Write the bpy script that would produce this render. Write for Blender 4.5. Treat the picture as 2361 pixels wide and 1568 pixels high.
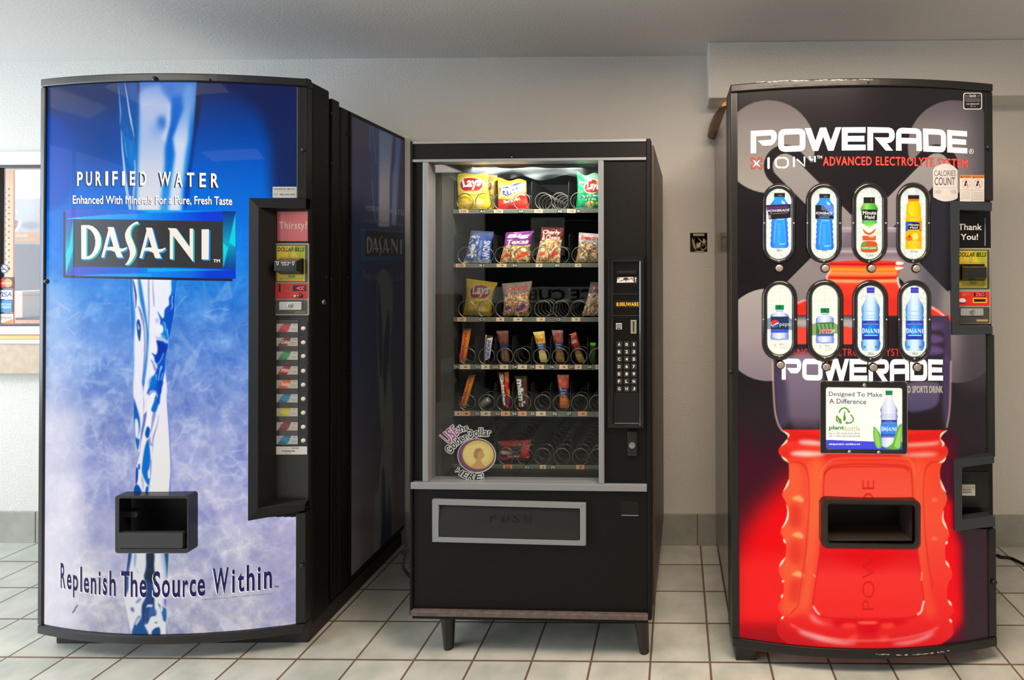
import bpy, bmesh, math, random
import numpy as np
from mathutils import Vector
from mathutils.geometry import tessellate_polygon

for _o in list(bpy.data.objects):
    bpy.data.objects.remove(_o, do_unlink=True)
SC = bpy.context.scene
COL = SC.collection
RW, RH = 2361, 1568

# ------------------------------------------------------------------ camera
CAM_H, FPX, CX, CY = 1.3553, 1265.9, 1543.2, 600.7
PITCH, ROLL, YAW = -0.00816, -0.00311, -0.0146
def _rot(a, b, c):
    ca, sa, cb, sb, cc, sc = math.cos(a), math.sin(a), math.cos(b), math.sin(b), math.cos(c), math.sin(c)
    rx = np.array([[1, 0, 0], [0, ca, -sa], [0, sa, ca]]); ry = np.array([[cb, 0, sb], [0, 1, 0], [-sb, 0, cb]])
    rz = np.array([[cc, -sc, 0], [sc, cc, 0], [0, 0, 1]])
    return ry @ rx @ rz
CM = _rot(PITCH, ROLL, YAW)              # world -> (right, forward, up)
EYE = np.array([0, 0, CAM_H])
cam = bpy.data.objects.new('camera', bpy.data.cameras.new('camera'))
COL.objects.link(cam)
from mathutils import Matrix
_r, _f, _u = CM[0], CM[1], CM[2]
cam.matrix_world = Matrix(((_r[0], _u[0], -_f[0], 0), (_r[1], _u[1], -_f[1], 0), (_r[2], _u[2], -_f[2], CAM_H), (0, 0, 0, 1)))
cam.data.sensor_fit = 'HORIZONTAL'; cam.data.sensor_width = 36.0
cam.data.lens = 36.0 * FPX / RW
cam.data.shift_x = (RW / 2 - CX) / RW
cam.data.shift_y = (CY - RH / 2) / RW
cam.data.clip_start = 0.02
SC.camera = cam

# ------------------------------------------------------------------ light and exposure
SC.view_settings.view_transform = 'Standard'
SC.view_settings.look = 'None'
SC.view_settings.gamma = 1.0
SC.view_settings.use_curve_mapping = False
SC.view_settings.exposure = 0.0
wd = bpy.data.worlds.new('sky'); SC.world = wd; wd.use_nodes = True
wd.node_tree.nodes['Background'].inputs[0].default_value = (0.78, 0.89, 1.0, 1)
wd.node_tree.nodes['Background'].inputs[1].default_value = 3.0
def area(name, loc, target, sx, sy, power, col):
    l = bpy.data.lights.new(name, 'AREA'); l.shape = 'RECTANGLE'; l.size = sx; l.size_y = sy
    l.energy = power; l.color = col
    o = bpy.data.objects.new(name, l); COL.objects.link(o); o.location = loc
    o.rotation_euler = (Vector(target) - Vector(loc)).to_track_quat('-Z', 'Y').to_euler()
    return o
area('daylight_left_window', (-4.88, 0.7, 1.37), (-1.0, 0.7, 1.37), 3.1, 1.65, 86, (0.66, 0.83, 1.0))
area('ceiling_fixture_light', (-4.05, 1.25, 2.34), (-4.05, 1.25, 0), 0.55, 1.15, 5, (1.0, 0.96, 0.90))
area('ceiling_fixture_light', (0.35, 1.0, 2.34), (0.35, 1.0, 0), 1.15, 0.55, 54, (1.0, 0.80, 0.62))
area('ceiling_fixture_light', (-2.75, 0.75, 2.34), (-2.75, 0.75, 0), 1.15, 0.55, 19, (1.0, 0.93, 0.86))  # added fill lamp for the floor in front, an unseen source
area('ceiling_fixture_light', (-3.0, -1.6, 2.34), (-3.0, -1.6, 0), 1.15, 0.55, 13, (1.0, 0.94, 0.87))  # added lamp that brightens the ice freezer for its mirror image
area('reception_light', (-3.6, 3.3, 2.3), (-3.6, 3.3, 0), 1.2, 0.7, 9, (1.0, 0.97, 0.93))

# ------------------------------------------------------------------ colour helpers
def lin1(c):
    c = np.asarray(c, float) / 255.0
    return np.where(c <= 0.04045, c / 12.92, ((c + 0.055) / 1.055) ** 2.4)
def L(r, g, b): 
    v = lin1((r, g, b)); return (float(v[0]), float(v[1]), float(v[2]), 1.0)
MATS = {}
def mat(name, col, rough=0.5, metal=0.0, emit=0.0, ecol=None, bump=0.0, bscale=200.0, coat=0.0, spec=0.5, mottle=0.0, mscale=6.0):
    if name in MATS: return MATS[name]
    m = bpy.data.materials.new(name); m.use_nodes = True; nt = m.node_tree; b = nt.nodes['Principled BSDF']
    b.inputs['Base Color'].default_value = col; b.inputs['Roughness'].default_value = rough
    b.inputs['Metallic'].default_value = metal; b.inputs['Specular IOR Level'].default_value = spec
    b.inputs['Coat Weight'].default_value = coat; b.inputs['Coat Roughness'].default_value = 0.04
    if emit:
        b.inputs['Emission Color'].default_value = ecol or col; b.inputs['Emission Strength'].default_value = emit
    tc = nt.nodes.new('ShaderNodeTexCoord')
    if bump:
        n = nt.nodes.new('ShaderNodeTexNoise'); n.inputs['Scale'].default_value = bscale; n.inputs['Detail'].default_value = 4
        bp = nt.nodes.new('ShaderNodeBump'); bp.inputs['Strength'].default_value = bump; bp.inputs['Distance'].default_value = 0.01
        nt.links.new(tc.outputs['Object'], n.inputs['Vector']); nt.links.new(n.outputs['Fac'], bp.inputs['Height'])
        nt.links.new(bp.outputs['Normal'], b.inputs['Normal'])
    if mottle:
        n = nt.nodes.new('ShaderNodeTexNoise'); n.inputs['Scale'].default_value = mscale; n.inputs['Detail'].default_value = 6
        r = nt.nodes.new('ShaderNodeValToRGB')
        r.color_ramp.elements[0].position = 0.3; r.color_ramp.elements[1].position = 0.7
        k0, k1 = 1 - mottle, 1 + mottle
        r.color_ramp.elements[0].color = (col[0] * k0, col[1] * k0, col[2] * k0, 1)
        r.color_ramp.elements[1].color = (min(1, col[0] * k1), min(1, col[1] * k1), min(1, col[2] * k1), 1)
        nt.links.new(tc.outputs['Object'], n.inputs['Vector']); nt.links.new(n.outputs['Fac'], r.inputs['Fac'])
        nt.links.new(r.outputs['Color'], b.inputs['Base Color'])
    MATS[name] = m; return m
def art(name, emit=0.0, rough=0.35, coat=0.0, base=1.0, spec=0.5, alpha=1.0):
    """printed surface: colour comes from the mesh's own colour attribute"""
    if name in MATS: return MATS[name]
    m = bpy.data.materials.new(name); m.use_nodes = True; nt = m.node_tree; b = nt.nodes['Principled BSDF']
    a = nt.nodes.new('ShaderNodeVertexColor'); a.layer_name = 'Col'
    mx = nt.nodes.new('ShaderNodeMix'); mx.data_type = 'RGBA'; mx.blend_type = 'MULTIPLY'; mx.inputs['Factor'].default_value = 1.0
    mx.inputs[7].default_value = (base, base, base, 1)
    nt.links.new(a.outputs['Color'], mx.inputs[6]); nt.links.new(mx.outputs[2], b.inputs['Base Color'])
    b.inputs['Roughness'].default_value = rough; b.inputs['Coat Weight'].default_value = coat; b.inputs['Coat Roughness'].default_value = 0.02
    b.inputs['Specular IOR Level'].default_value = spec
    if emit:
        nt.links.new(a.outputs['Color'], b.inputs['Emission Color']); b.inputs['Emission Strength'].default_value = emit
    if alpha < 1: b.inputs['Alpha'].default_value = alpha
    MATS[name] = m; return m
def glass_mat(name, tint=(1, 1, 1, 1), refl=1.0, rough=0.0):
    if name in MATS: return MATS[name]
    m = bpy.data.materials.new(name); m.use_nodes = True; nt = m.node_tree; nt.nodes.remove(nt.nodes['Principled BSDF'])
    t = nt.nodes.new('ShaderNodeBsdfTransparent'); t.inputs[0].default_value = tint
    g = nt.nodes.new('ShaderNodeBsdfGlossy'); g.inputs['Roughness'].default_value = rough
    f = nt.nodes.new('ShaderNodeFresnel'); f.inputs['IOR'].default_value = 1.5
    k = nt.nodes.new('ShaderNodeMath'); k.operation = 'MULTIPLY'; k.inputs[1].default_value = refl
    x = nt.nodes.new('ShaderNodeMixShader')
    ge = nt.nodes.new('ShaderNodeNewGeometry'); iv = nt.nodes.new('ShaderNodeMath'); iv.operation = 'SUBTRACT'; iv.inputs[0].default_value = 1.0
    k2 = nt.nodes.new('ShaderNodeMath'); k2.operation = 'MULTIPLY'
    nt.links.new(ge.outputs['Backfacing'], iv.inputs[1]); nt.links.new(f.outputs[0], k.inputs[0]); nt.links.new(k.outputs[0], k2.inputs[0]); nt.links.new(iv.outputs[0], k2.inputs[1]); nt.links.new(k2.outputs[0], x.inputs[0])
    nt.links.new(t.outputs[0], x.inputs[1]); nt.links.new(g.outputs[0], x.inputs[2])
    nt.links.new(x.outputs[0], nt.nodes['Material Output'].inputs[0])
    MATS[name] = m; return m

# ------------------------------------------------------------------ photo pixel <-> place
def ray(x, y):
    return np.array([(x - CX) / FPX, 1.0, -(y - CY) / FPX]) @ CM
def proj(P):
    q = (np.asarray(P, float) - EYE) @ CM.T
    return CX + FPX * q[..., 0] / q[..., 1], CY - FPX * q[..., 2] / q[..., 1]
def at(x, y, Y):
    """the point at depth Y seen at pixel x, y"""
    d = ray(x, y); return EYE + d * (Y / d[1])

class Surf:
    """a machine's frame: u along its front, d into its depth, z up; sag = how far the front bows out"""
    def __init__(s, a, b, sag=0.0, d0=0.0):
        a = np.array([a[0], a[1], 0.0]); b = np.array([b[0], b[1], 0.0])
        s.O = a; s.W = float(np.linalg.norm(b - a)); s.ux = (b - a) / s.W
        s.uy = np.array([-s.ux[1], s.ux[0], 0.0]); s.sag = sag; s.d0 = d0
    def front(s, u): 
        t = (np.asarray(u, float) - s.W / 2) / (s.W / 2); return s.d0 - s.sag * np.maximum(0, 1 - t * t)
    def P(s, u, d, z):
        u, d, z = np.broadcast_arrays(np.asarray(u, float), np.asarray(d, float), np.asarray(z, float))
        r = s.O + u[..., None] * s.ux + d[..., None] * s.uy; r = r.copy(); r[..., 2] = z; return r
    def on(s, u, z, off=0.0): return s.P(u, s.front(u) - off, z)
    def hit(s, x, y, off=0.0):
        """(u, d, z) where the line of sight through a pixel meets the front"""
        D = ray(x, y); du, dd = D @ s.ux, D @ s.uy; e = EYE - s.O; eu, ed = e @ s.ux, e @ s.uy
        t = (s.d0 - ed) / dd
        for _ in range(12 if s.sag else 1):
            u = eu + t * du; t = (float(s.front(u)) - off - ed) / dd
        return eu + t * du, ed + t * dd, CAM_H + t * D[2]
    def at(s, x, y, off=0.0):
        u, d, z = s.hit(x, y, off); return s.P(u, d, z)
    def flat(s, d0): 
        r = Surf.__new__(Surf); r.O, r.W, r.ux, r.uy, r.sag, r.d0 = s.O, s.W, s.ux, s.uy, 0.0, d0; return r

# ------------------------------------------------------------------ objects
ORG = {}
def tagit(o, label=None, cat=None, group=None, kind=None):
    if label: o['label'] = label
    if cat: o['category'] = cat
    if group: o['group'] = group
    if kind: o['kind'] = kind
    return o
def thing(name, label, cat, loc, group=None):
    o = bpy.data.objects.new(name, None); o.empty_display_size = 0.05; COL.objects.link(o)
    o.location = [float(c) for c in loc]; ORG[o.name] = np.array(loc, float)
    return tagit(o, label, cat, group)
class G:
    """collects shapes that become one mesh"""
    def __init__(s): s.v = []; s.f = []; s.n = 0; s.c = []
    def add(s, v, f, col=None):
        v = np.asarray(v, float).reshape(-1, 3); k = s.n
        s.v.append(v); s.f += [tuple(int(i) + k for i in q) for q in f]; s.n += len(v)
        if col is not None: s.c.append(np.asarray(col, float))
        return s
    def hexa(s, p):      # 8 corners: 4 near (ccw), 4 far
        return s.add(p, [(0, 1, 2, 3), (7, 6, 5, 4), (0, 4, 5, 1), (1, 5, 6, 2), (2, 6, 7, 3), (3, 7, 4, 0)])
    def box(s, S, u0, u1, d0, d1, z0, z1):
        return s.hexa([S.P(u0, d0, z0), S.P(u1, d0, z0), S.P(u1, d0, z1), S.P(u0, d0, z1), S.P(u0, d1, z0), S.P(u1, d1, z0), S.P(u1, d1, z1), S.P(u0, d1, z1)])
    def wbox(s, x0, x1, y0, y1, z0, z1):
        return s.hexa([(x0, y0, z0), (x1, y0, z0), (x1, y0, z1), (x0, y0, z1), (x0, y1, z0), (x1, y1, z0), (x1, y1, z1), (x0, y1, z1)])
    def bow(s, S, u0, u1, o0, o1, z0, z1, n=24):
        """bar following the bowed front, from o0 to o1 in front of it"""
        us = np.linspace(u0, u1, n + 1); v = []
        for u in us:
            v += [S.on(u, z0, o1), S.on(u, z1, o1), S.on(u, z1, o0), S.on(u, z0, o0)]
        f = [(0, 3, 2, 1)]
        for i in range(n):
            a, b = 4 * i, 4 * i + 4
            for k in range(4): f.append((a + k, b + k, b + (k + 1) % 4, a + (k + 1) % 4)[::-1])
        f.append((4 * n, 4 * n + 1, 4 * n + 2, 4 * n + 3))
        return s.add(v, f)
    def pxplate(s, S, poly, o0, o1):
        """solid plate over a pixel outline on a front, from o0 to o1 in front of it"""
        n = len(poly); fr = [S.at(x, y, o1) for x, y in poly]; bk = []
        for x, y in poly:
            u, d, z = S.hit(x, y, o1); bk.append(S.P(u, d + (o1 - o0), z))
        tri = tessellate_polygon([[Vector((x, -y, 0)) for x, y in poly]])
        f = [tuple(t) for t in tri] + [(i, (i + 1) % n, n + (i + 1) % n, n + i) for i in range(n)] + [(n + t[2], n + t[1], n + t[0]) for t in tri]
        return s.add(fr + bk, f)
    def pxface(s, S, loops, off):
        """flat printed shape (outline + holes, in pixels) lying on a front"""
        pts = [p for lp in loops for p in lp]
        tri = tessellate_polygon([[Vector((x, -y, 0)) for x, y in lp] for lp in loops])
        return s.add([S.at(x, y, off) for x, y in pts], [tuple(t) for t in tri])
    def loft(s, S, inner, outer, prof, close_in=False):
        """ring between two pixel loops with a height profile [(t, off)]"""
        n = len(inner); v = []; f = []
        for t, o in prof:
            v += [S.at(a[0] + (b[0] - a[0]) * t, a[1] + (b[1] - a[1]) * t, o) for a, b in zip(inner, outer)]
        for k in range(len(prof) - 1):
            for i in range(n):
                j = (i + 1) % n; f.append((k * n + i, k * n + j, k * n + n + j, k * n + n + i))
        if close_in: f.append(tuple(range(n)))
        return s.add(v, f)
    def tube(s, pts, r, n=8, closed=False, caps=True):
        pts = np.asarray(pts, float); m = len(pts); v = []; f = []
        rr = r if hasattr(r, '__len__') else [r] * m; up = None
        for i in range(m):
            if closed: t = pts[(i + 1) % m] - pts[i - 1]
            else: t = pts[min(i + 1, m - 1)] - pts[max(i - 1, 0)]
            t = t / (np.linalg.norm(t) + 1e-12)
            if up is None:
                up = np.array([0, 0, 1.0]) if abs(t[2]) < .9 else np.array([1.0, 0, 0])
            a = np.cross(t, up); a /= np.linalg.norm(a) + 1e-12; b = np.cross(a, t); up = b
            for k in range(n):
                q = 2 * math.pi * k / n; v.append(pts[i] + rr[i] * (math.cos(q) * a + math.sin(q) * b))
        for i in range(m if closed else m - 1):
            j = (i + 1) % m
            for k in range(n): f.append((i * n + k, i * n + (k + 1) % n, j * n + (k + 1) % n, j * n + k))
        if caps and not closed: f += [tuple(range(n))[::-1], tuple(range((m - 1) * n, m * n))]
        return s.add(v, f)
    def lathe(s, c, axis, prof, n=20):
        """prof = [(radius, height along axis)]"""
        ax = np.asarray(axis, float); ax /= np.linalg.norm(ax)
        a = np.cross(ax, [0, 0, 1.0] if abs(ax[2]) < .9 else [1.0, 0, 0]); a /= np.linalg.norm(a); b = np.cross(ax, a)
        v = []; f = []; m = len(prof); c = np.asarray(c, float)
        for r, h in prof:
            for k in range(n):
                q = 2 * math.pi * k / n; v.append(c + ax * h + r * (math.cos(q) * a + math.sin(q) * b))
        for i in range(m - 1):
            for k in range(n): f.append((i * n + k, i * n + (k + 1) % n, i * n + n + (k + 1) % n, i * n + n + k))
        f += [tuple(range(n))[::-1], tuple(range((m - 1) * n, m * n))]
        return s.add(v, f)
    def make(s, name, m, parent=None, smooth=False, bevel=0.0, label=None, kind=None, cols=None, loc=None, seg=2):
        me = bpy.data.meshes.new(name); v = np.concatenate(s.v) if s.v else np.zeros((0, 3))
        org = ORG[parent.name] if parent is not None else (np.array(loc, float) if loc is not None else np.zeros(3))
        me.from_pydata((v - org).tolist(), [], s.f); me.update()
        if m is not None: me.materials.append(m)
        if cols is None and s.c: cols = np.concatenate(s.c)
        if cols is not None:
            ca = me.color_attributes.new('Col', 'FLOAT_COLOR', 'POINT')
            c4 = np.ones((len(v), 4), np.float32); c4[:, :3] = cols; ca.data.foreach_set('color', c4.ravel())
        bm = bmesh.new(); bm.from_mesh(me); bmesh.ops.recalc_face_normals(bm, faces=bm.faces); bm.to_mesh(me); bm.free()
        if smooth: me.polygons.foreach_set('use_smooth', [True] * len(me.polygons))
        o = bpy.data.objects.new(name, me); COL.objects.link(o); ORG[o.name] = org
        if parent is not None: o.parent = parent
        elif loc is not None: o.location = [float(c) for c in loc]
        if bevel:
            b = o.modifiers.new('bevel', 'BEVEL'); b.width = bevel; b.segments = seg; b.limit_method = 'ANGLE'; b.angle_limit = math.radians(40)
        return tagit(o, label, None, None, kind)
def dup(o, parent, delta=(0, 0, 0), label=None):
    c = o.copy(); COL.objects.link(c); c.parent = parent; ORG[c.name] = ORG[o.name]
    c.location = Vector(o.location) + Vector([float(q) for q in delta])
    if label: c['label'] = label
    return c

# ------------------------------------------------------------------ lettering
TXT = {}
def glyphs(s, bold=0.0, space=1.0, line=1.0, italic=0.0, align='LEFT'):
    """triangles of a line of text, scaled to a unit box, y up"""
    key = (s, bold, space, line, italic, align)
    if key in TXT: return TXT[key]
    if bold > 0 and 'M' in s:      # wide strokes by overlaying shifted copies
        v, f = glyphs(s, 0.0, space, line, italic, align); wd = max(1, len(s)) * .62; b_ = bold / wd; V, Fc = [], []
        for dx, dy in ((0, 0), (b_, 0), (-b_, 0), (0, bold), (0, -bold)):
            Fc += [tuple(i + len(V) * len(v) for i in q) for q in f]; V.append(v + [dx, dy])
        TXT[key] = (np.concatenate(V), Fc); return TXT[key]
    cu = bpy.data.curves.new('t', 'FONT'); cu.body = s; cu.resolution_u = 3; cu.offset = bold; cu.space_character = space
    cu.space_line = line; cu.shear = italic; cu.align_x = align; cu.fill_mode = 'FRONT'
    ob = bpy.data.objects.new('t', cu); COL.objects.link(ob)
    dg = bpy.context.evaluated_depsgraph_get(); dg.update(); me = bpy.data.meshes.new_from_object(ob.evaluated_get(dg))
    v = np.array([p.co[:2] for p in me.vertices]); f = [tuple(p.vertices) for p in me.polygons]
    bpy.data.objects.remove(ob, do_unlink=True); bpy.data.curves.remove(cu); bpy.data.meshes.remove(me)
    lo, hi = v.min(0), v.max(0); v = (v - lo) / np.maximum(hi - lo, 1e-9); TXT[key] = (v, f); return v, f
def box_map(x0, y0, x1, y1, slope=0.0):
    return lambda v: [(x0 + (x1 - x0) * a, y1 + (y0 - y1) * b + slope * a) for a, b in v]
def text(g, S, s, fn, off=0.001, **kw):
    """lettering laid on a front; fn maps the unit text box to pixels"""
    v, f = glyphs(s, **kw); return g.add([S.at(x, y, off) for x, y in fn(v)], f)

# ------------------------------------------------------------------ print making: colours drawn with shapes
def smooth(p, closed=True, k=6):
    p = np.asarray(p, float); n = len(p); out = []
    rng = range(n) if closed else range(n - 1)
    for i in rng:
        if closed: a, b, c, d = p[i - 1], p[i], p[(i + 1) % n], p[(i + 2) % n]
        else: a, b, c, d = p[max(i - 1, 0)], p[i], p[i + 1], p[min(i + 2, n - 1)]
        for t in np.linspace(0, 1, k, endpoint=False):
            out.append(.5 * (2 * b + (c - a) * t + (2 * a - 5 * b + 4 * c - d) * t * t + (3 * b - a - 3 * c + d) * t ** 3))
    if not closed: out.append(p[-1])
    return np.array(out)
def gauss(a, s):
    if s <= 0: return a
    r = int(math.ceil(2.5 * s)); k = np.exp(-.5 * (np.arange(-r, r + 1) / s) ** 2); k /= k.sum()
    for ax in (0, 1):
        pad = [(0, 0)] * a.ndim; pad[ax] = (r, r); b = np.pad(a, pad, mode='edge'); o = np.zeros_like(a); n = a.shape[ax]
        for i, w in enumerate(k): o += w * (b[i:i + n] if ax == 0 else b[:, i:i + n])
        a = o
    return a
_PR = np.random.RandomState(7)
def noise2(h, w, cell, seed=0, octaves=3, stretch=(1, 1)):
    rs = np.random.RandomState(seed); out = np.zeros((h, w)); amp = 1.0; tot = 0
    for o in range(octaves):
        cy, cx = max(2, int(h / (cell * stretch[1])) + 3), max(2, int(w / (cell * stretch[0])) + 3)
        g = rs.rand(cy, cx); ys = np.linspace(0, cy - 2.001, h); xs = np.linspace(0, cx - 2.001, w)
        yi, xi = ys.astype(int), xs.astype(int); fy, fx = ys - yi, xs - xi
        fy = (fy * fy * (3 - 2 * fy))[:, None]; fx = (fx * fx * (3 - 2 * fx))[None]
        q = lambda a, b: g[np.ix_(yi + a, xi + b)]
        out += amp * ((q(0, 0) * (1 - fx) + q(0, 1) * fx) * (1 - fy) + (q(1, 0) * (1 - fx) + q(1, 1) * fx) * fy); tot += amp
        amp *= .55; cell = max(2, cell / 2.1)
    return out / tot
class Cv:
    """a sheet of colour; coordinates are those of the thing measured (x right, y down), k samples per unit"""
    def __init__(s, x0, y0, x1, y1, k=1.0, col=(0, 0, 0)):
        s.x0, s.y0, s.k = x0, y0, k; s.w = int(round((x1 - x0) * k)) + 1; s.h = int(round((y1 - y0) * k)) + 1
        s.a = np.zeros((s.h, s.w, 3)); s.a[:] = col
        s.X = x0 + np.arange(s.w) / k; s.Y = y0 + np.arange(s.h) / k
    def win(s, xa, ya, xb, yb):
        i0 = max(0, int((xa - s.x0) * s.k)); i1 = min(s.w, int((xb - s.x0) * s.k) + 2)
        j0 = max(0, int((ya - s.y0) * s.k)); j1 = min(s.h, int((yb - s.y0) * s.k) + 2)
        return i0, max(i0, i1), j0, max(j0, j1)
    def put(s, m, i0, i1, j0, j1, col, alpha):
        if m.size == 0: return
        m = (np.clip(m, 0, 1) * alpha)[..., None]
        c = col(s.X[None, i0:i1], s.Y[j0:j1, None]) if callable(col) else np.asarray(col, float)
        s.a[j0:j1, i0:i1] = s.a[j0:j1, i0:i1] * (1 - m) + c * m
    def inside(s, polys, i0, i1, j0, j1, ss=3):
        W, Hh = (i1 - i0) * ss, (j1 - j0) * ss
        xs = s.x0 + (i0 - .5 + (np.arange(W) + .5) / ss) / s.k; ys = s.y0 + (j0 - .5 + (np.arange(Hh) + .5) / ss) / s.k
        ins = np.zeros((Hh, W), bool)
        for p in polys:
            p = np.asarray(p, float)
            for (xa, ya), (xb, yb) in zip(p, np.roll(p, -1, 0)):
                if ya == yb: continue
                r = np.nonzero((ya > ys) != (yb > ys))[0]
                if len(r) == 0: continue
                xi = xa + (ys[r] - ya) * (xb - xa) / (yb - ya)
                ins[r] ^= xs[None] < xi[:, None]
        return ins.reshape(j1 - j0, ss, i1 - i0, ss).mean((1, 3))
    def fill(s, polys, col, blur=0.0, alpha=1.0, clip=None):
        if not isinstance(polys[0][0], (list, tuple, np.ndarray)): polys = [polys]
        al = np.concatenate([np.asarray(p, float) for p in polys]); e = 3 * blur + 2
        i0, i1, j0, j1 = s.win(al[:, 0].min() - e, al[:, 1].min() - e, al[:, 0].max() + e, al[:, 1].max() + e)
        if i1 <= i0 or j1 <= j0: return s
        m = s.inside(polys, i0, i1, j0, j1)
        if blur: m = gauss(m, blur * s.k)
        if clip is not None: m = m * s.inside(clip if isinstance(clip[0][0], (list, tuple, np.ndarray)) else [clip], i0, i1, j0, j1)
        s.put(m, i0, i1, j0, j1, col, alpha); return s
    def line(s, pts, w, col, blur=0.0, alpha=1.0, clip=None):
        pts = np.asarray(pts, float); n = len(pts); ws = np.broadcast_to(np.asarray(w, float), (n,)); e = 3 * blur + 2 + ws.max()
        i0, i1, j0, j1 = s.win(pts[:, 0].min() - e, pts[:, 1].min() - e, pts[:, 0].max() + e, pts[:, 1].max() + e)
        if i1 <= i0 or j1 <= j0: return s
        X, Y = s.X[None, i0:i1], s.Y[j0:j1, None]; m = np.zeros((j1 - j0, i1 - i0))
        for i in range(n - 1):
            a, b = pts[i], pts[i + 1]; d = b - a; q = d @ d + 1e-9
            t = np.clip(((X - a[0]) * d[0] + (Y - a[1]) * d[1]) / q, 0, 1)
            dist = np.hypot(X - a[0] - t * d[0], Y - a[1] - t * d[1])
            m = np.maximum(m, np.clip(((ws[i] + (ws[i + 1] - ws[i]) * t) / 2 - dist) * s.k + .5, 0, 1))
        if blur: m = gauss(m, blur * s.k)
        if clip is not None: m = m * s.inside([clip], i0, i1, j0, j1)
        s.put(m, i0, i1, j0, j1, col, alpha); return s
    def rect(s, xa, ya, xb, yb, col, **kw): return s.fill([(xa, ya), (xb, ya), (xb, yb), (xa, yb)], col, **kw)
    def oval(s, cx, cy, rx, ry, col, rot=0.0, **kw):
        q = np.linspace(0, 2 * math.pi, 40, endpoint=False); c, n = math.cos(rot), math.sin(rot)
        return s.fill(np.stack([cx + rx * np.cos(q) * c - ry * np.sin(q) * n, cy + rx * np.cos(q) * n + ry * np.sin(q) * c], 1), col, **kw)
    def text(s, t, fn, col, alpha=1.0, blur=0.0, **kw):
        v, f = glyphs(t, **kw); p = np.array(fn(v)); e = 2 + 3 * blur
        i0, i1, j0, j1 = s.win(p[:, 0].min() - e, p[:, 1].min() - e, p[:, 0].max() + e, p[:, 1].max() + e)
        if i1 <= i0 or j1 <= j0: return s
        ss = 3; W, Hh = (i1 - i0) * ss, (j1 - j0) * ss
        xs = s.x0 + (i0 - .5 + (np.arange(W) + .5) / ss) / s.k; ys = s.y0 + (j0 - .5 + (np.arange(Hh) + .5) / ss) / s.k
        ins = np.zeros((Hh, W), bool)
        for tri in f:
            q = p[list(tri)]
            a0, a1 = np.searchsorted(xs, q[:, 0].min()), np.searchsorted(xs, q[:, 0].max())
            b0, b1 = np.searchsorted(ys, q[:, 1].min()), np.searchsorted(ys, q[:, 1].max())
            if a1 <= a0 or b1 <= b0: continue
            X, Y = xs[None, a0:a1], ys[b0:b1, None]; sg = None; ok = np.ones((b1 - b0, a1 - a0), bool); ok2 = ok.copy()
            for i in range(len(q)):
                a, b = q[i], q[(i + 1) % len(q)]; cr = (b[0] - a[0]) * (Y - a[1]) - (b[1] - a[1]) * (X - a[0]); ok &= cr >= 0; ok2 &= cr <= 0
            ins[b0:b1, a0:a1] |= ok | ok2
        m = ins.reshape(j1 - j0, ss, i1 - i0, ss).mean((1, 3))
        if blur: m = gauss(m, blur * s.k)
        s.put(m, i0, i1, j0, j1, col, alpha); return s
    def get(s, x, y):
        """sRGB 0-255 colour at points -> linear"""
        fx = np.clip((np.asarray(x) - s.x0) * s.k, 0, s.w - 1.001); fy = np.clip((np.asarray(y) - s.y0) * s.k, 0, s.h - 1.001)
        i, j = fx.astype(int), fy.astype(int); a, b = (fx - i)[..., None], (fy - j)[..., None]
        c = (s.a[j, i] * (1 - a) + s.a[j, i + 1] * a) * (1 - b) + (s.a[j + 1, i] * (1 - a) + s.a[j + 1, i + 1] * a) * b
        return lin1(np.clip(c, 0, 255))
def grad(stops, axis='y'):
    xs = [a for a, _ in stops]; cs = np.array([c for _, c in stops], float)
    def fn(X, Y):
        t = (Y if axis == 'y' else X) + 0 * X + 0 * Y
        return np.stack([np.interp(t, xs, cs[:, i]) for i in range(3)], -1)
    return fn
def printed(g_name, S, cv, u0, u1, z0, z1, nu, nz, m, parent, off=0.0, holes=(), label=None):
    """printed sheet over a front: each point takes the colour the print has there"""
    us, zs = np.linspace(u0, u1, nu), np.linspace(z0, z1, nz); U, Z = np.meshgrid(us, zs)
    P = S.on(U, Z, off); x, y = proj(P); col = cv.get(x, y).reshape(-1, 3)
    idx = np.arange(nu * nz).reshape(nz, nu)
    F = np.stack([idx[:-1, :-1], idx[:-1, 1:], idx[1:, 1:], idx[1:, :-1]], -1).reshape(-1, 4)
    xc = (x[:-1, :-1] + x[1:, 1:]).ravel() / 2; yc = (y[:-1, :-1] + y[1:, 1:]).ravel() / 2; keep = np.ones(len(F), bool)
    for hx0, hy0, hx1, hy1 in holes: keep &= ~((xc > hx0) & (xc < hx1) & (yc > hy0) & (yc < hy1))
    F = F[keep]
    v = P.reshape(-1, 3) - ORG[parent.name]; me = bpy.data.meshes.new(g_name)
    me.vertices.add(len(v)); me.vertices.foreach_set('co', v.ravel().astype(np.float32))
    me.loops.add(F.size); me.loops.foreach_set('vertex_index', F.ravel().astype(np.int32))
    me.polygons.add(len(F)); me.polygons.foreach_set('loop_start', np.arange(0, F.size, 4, dtype=np.int32))
    me.update(calc_edges=True); me.validate()
    me.polygons.foreach_set('use_smooth', [True] * len(me.polygons))
    ca = me.color_attributes.new('Col', 'FLOAT_COLOR', 'POINT'); c4 = np.ones((len(v), 4), np.float32); c4[:, :3] = col
    ca.data.foreach_set('color', c4.ravel()); me.materials.append(m)
    o = bpy.data.objects.new(g_name, me); COL.objects.link(o); o.parent = parent; ORG[o.name] = ORG[parent.name]
    return tagit(o, label)
def stadium(x0, y0, x1, y1, n=14):
    r = (x1 - x0) / 2; cx = (x0 + x1) / 2; p = []
    for i in range(n + 1): a = math.pi + math.pi * i / n; p.append((cx + r * math.cos(a), y0 + r + r * math.sin(a)))
    for i in range(n + 1): a = math.pi * i / n; p.append((cx + r * math.cos(a), y1 - r + r * math.sin(a)))
    return p
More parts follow.
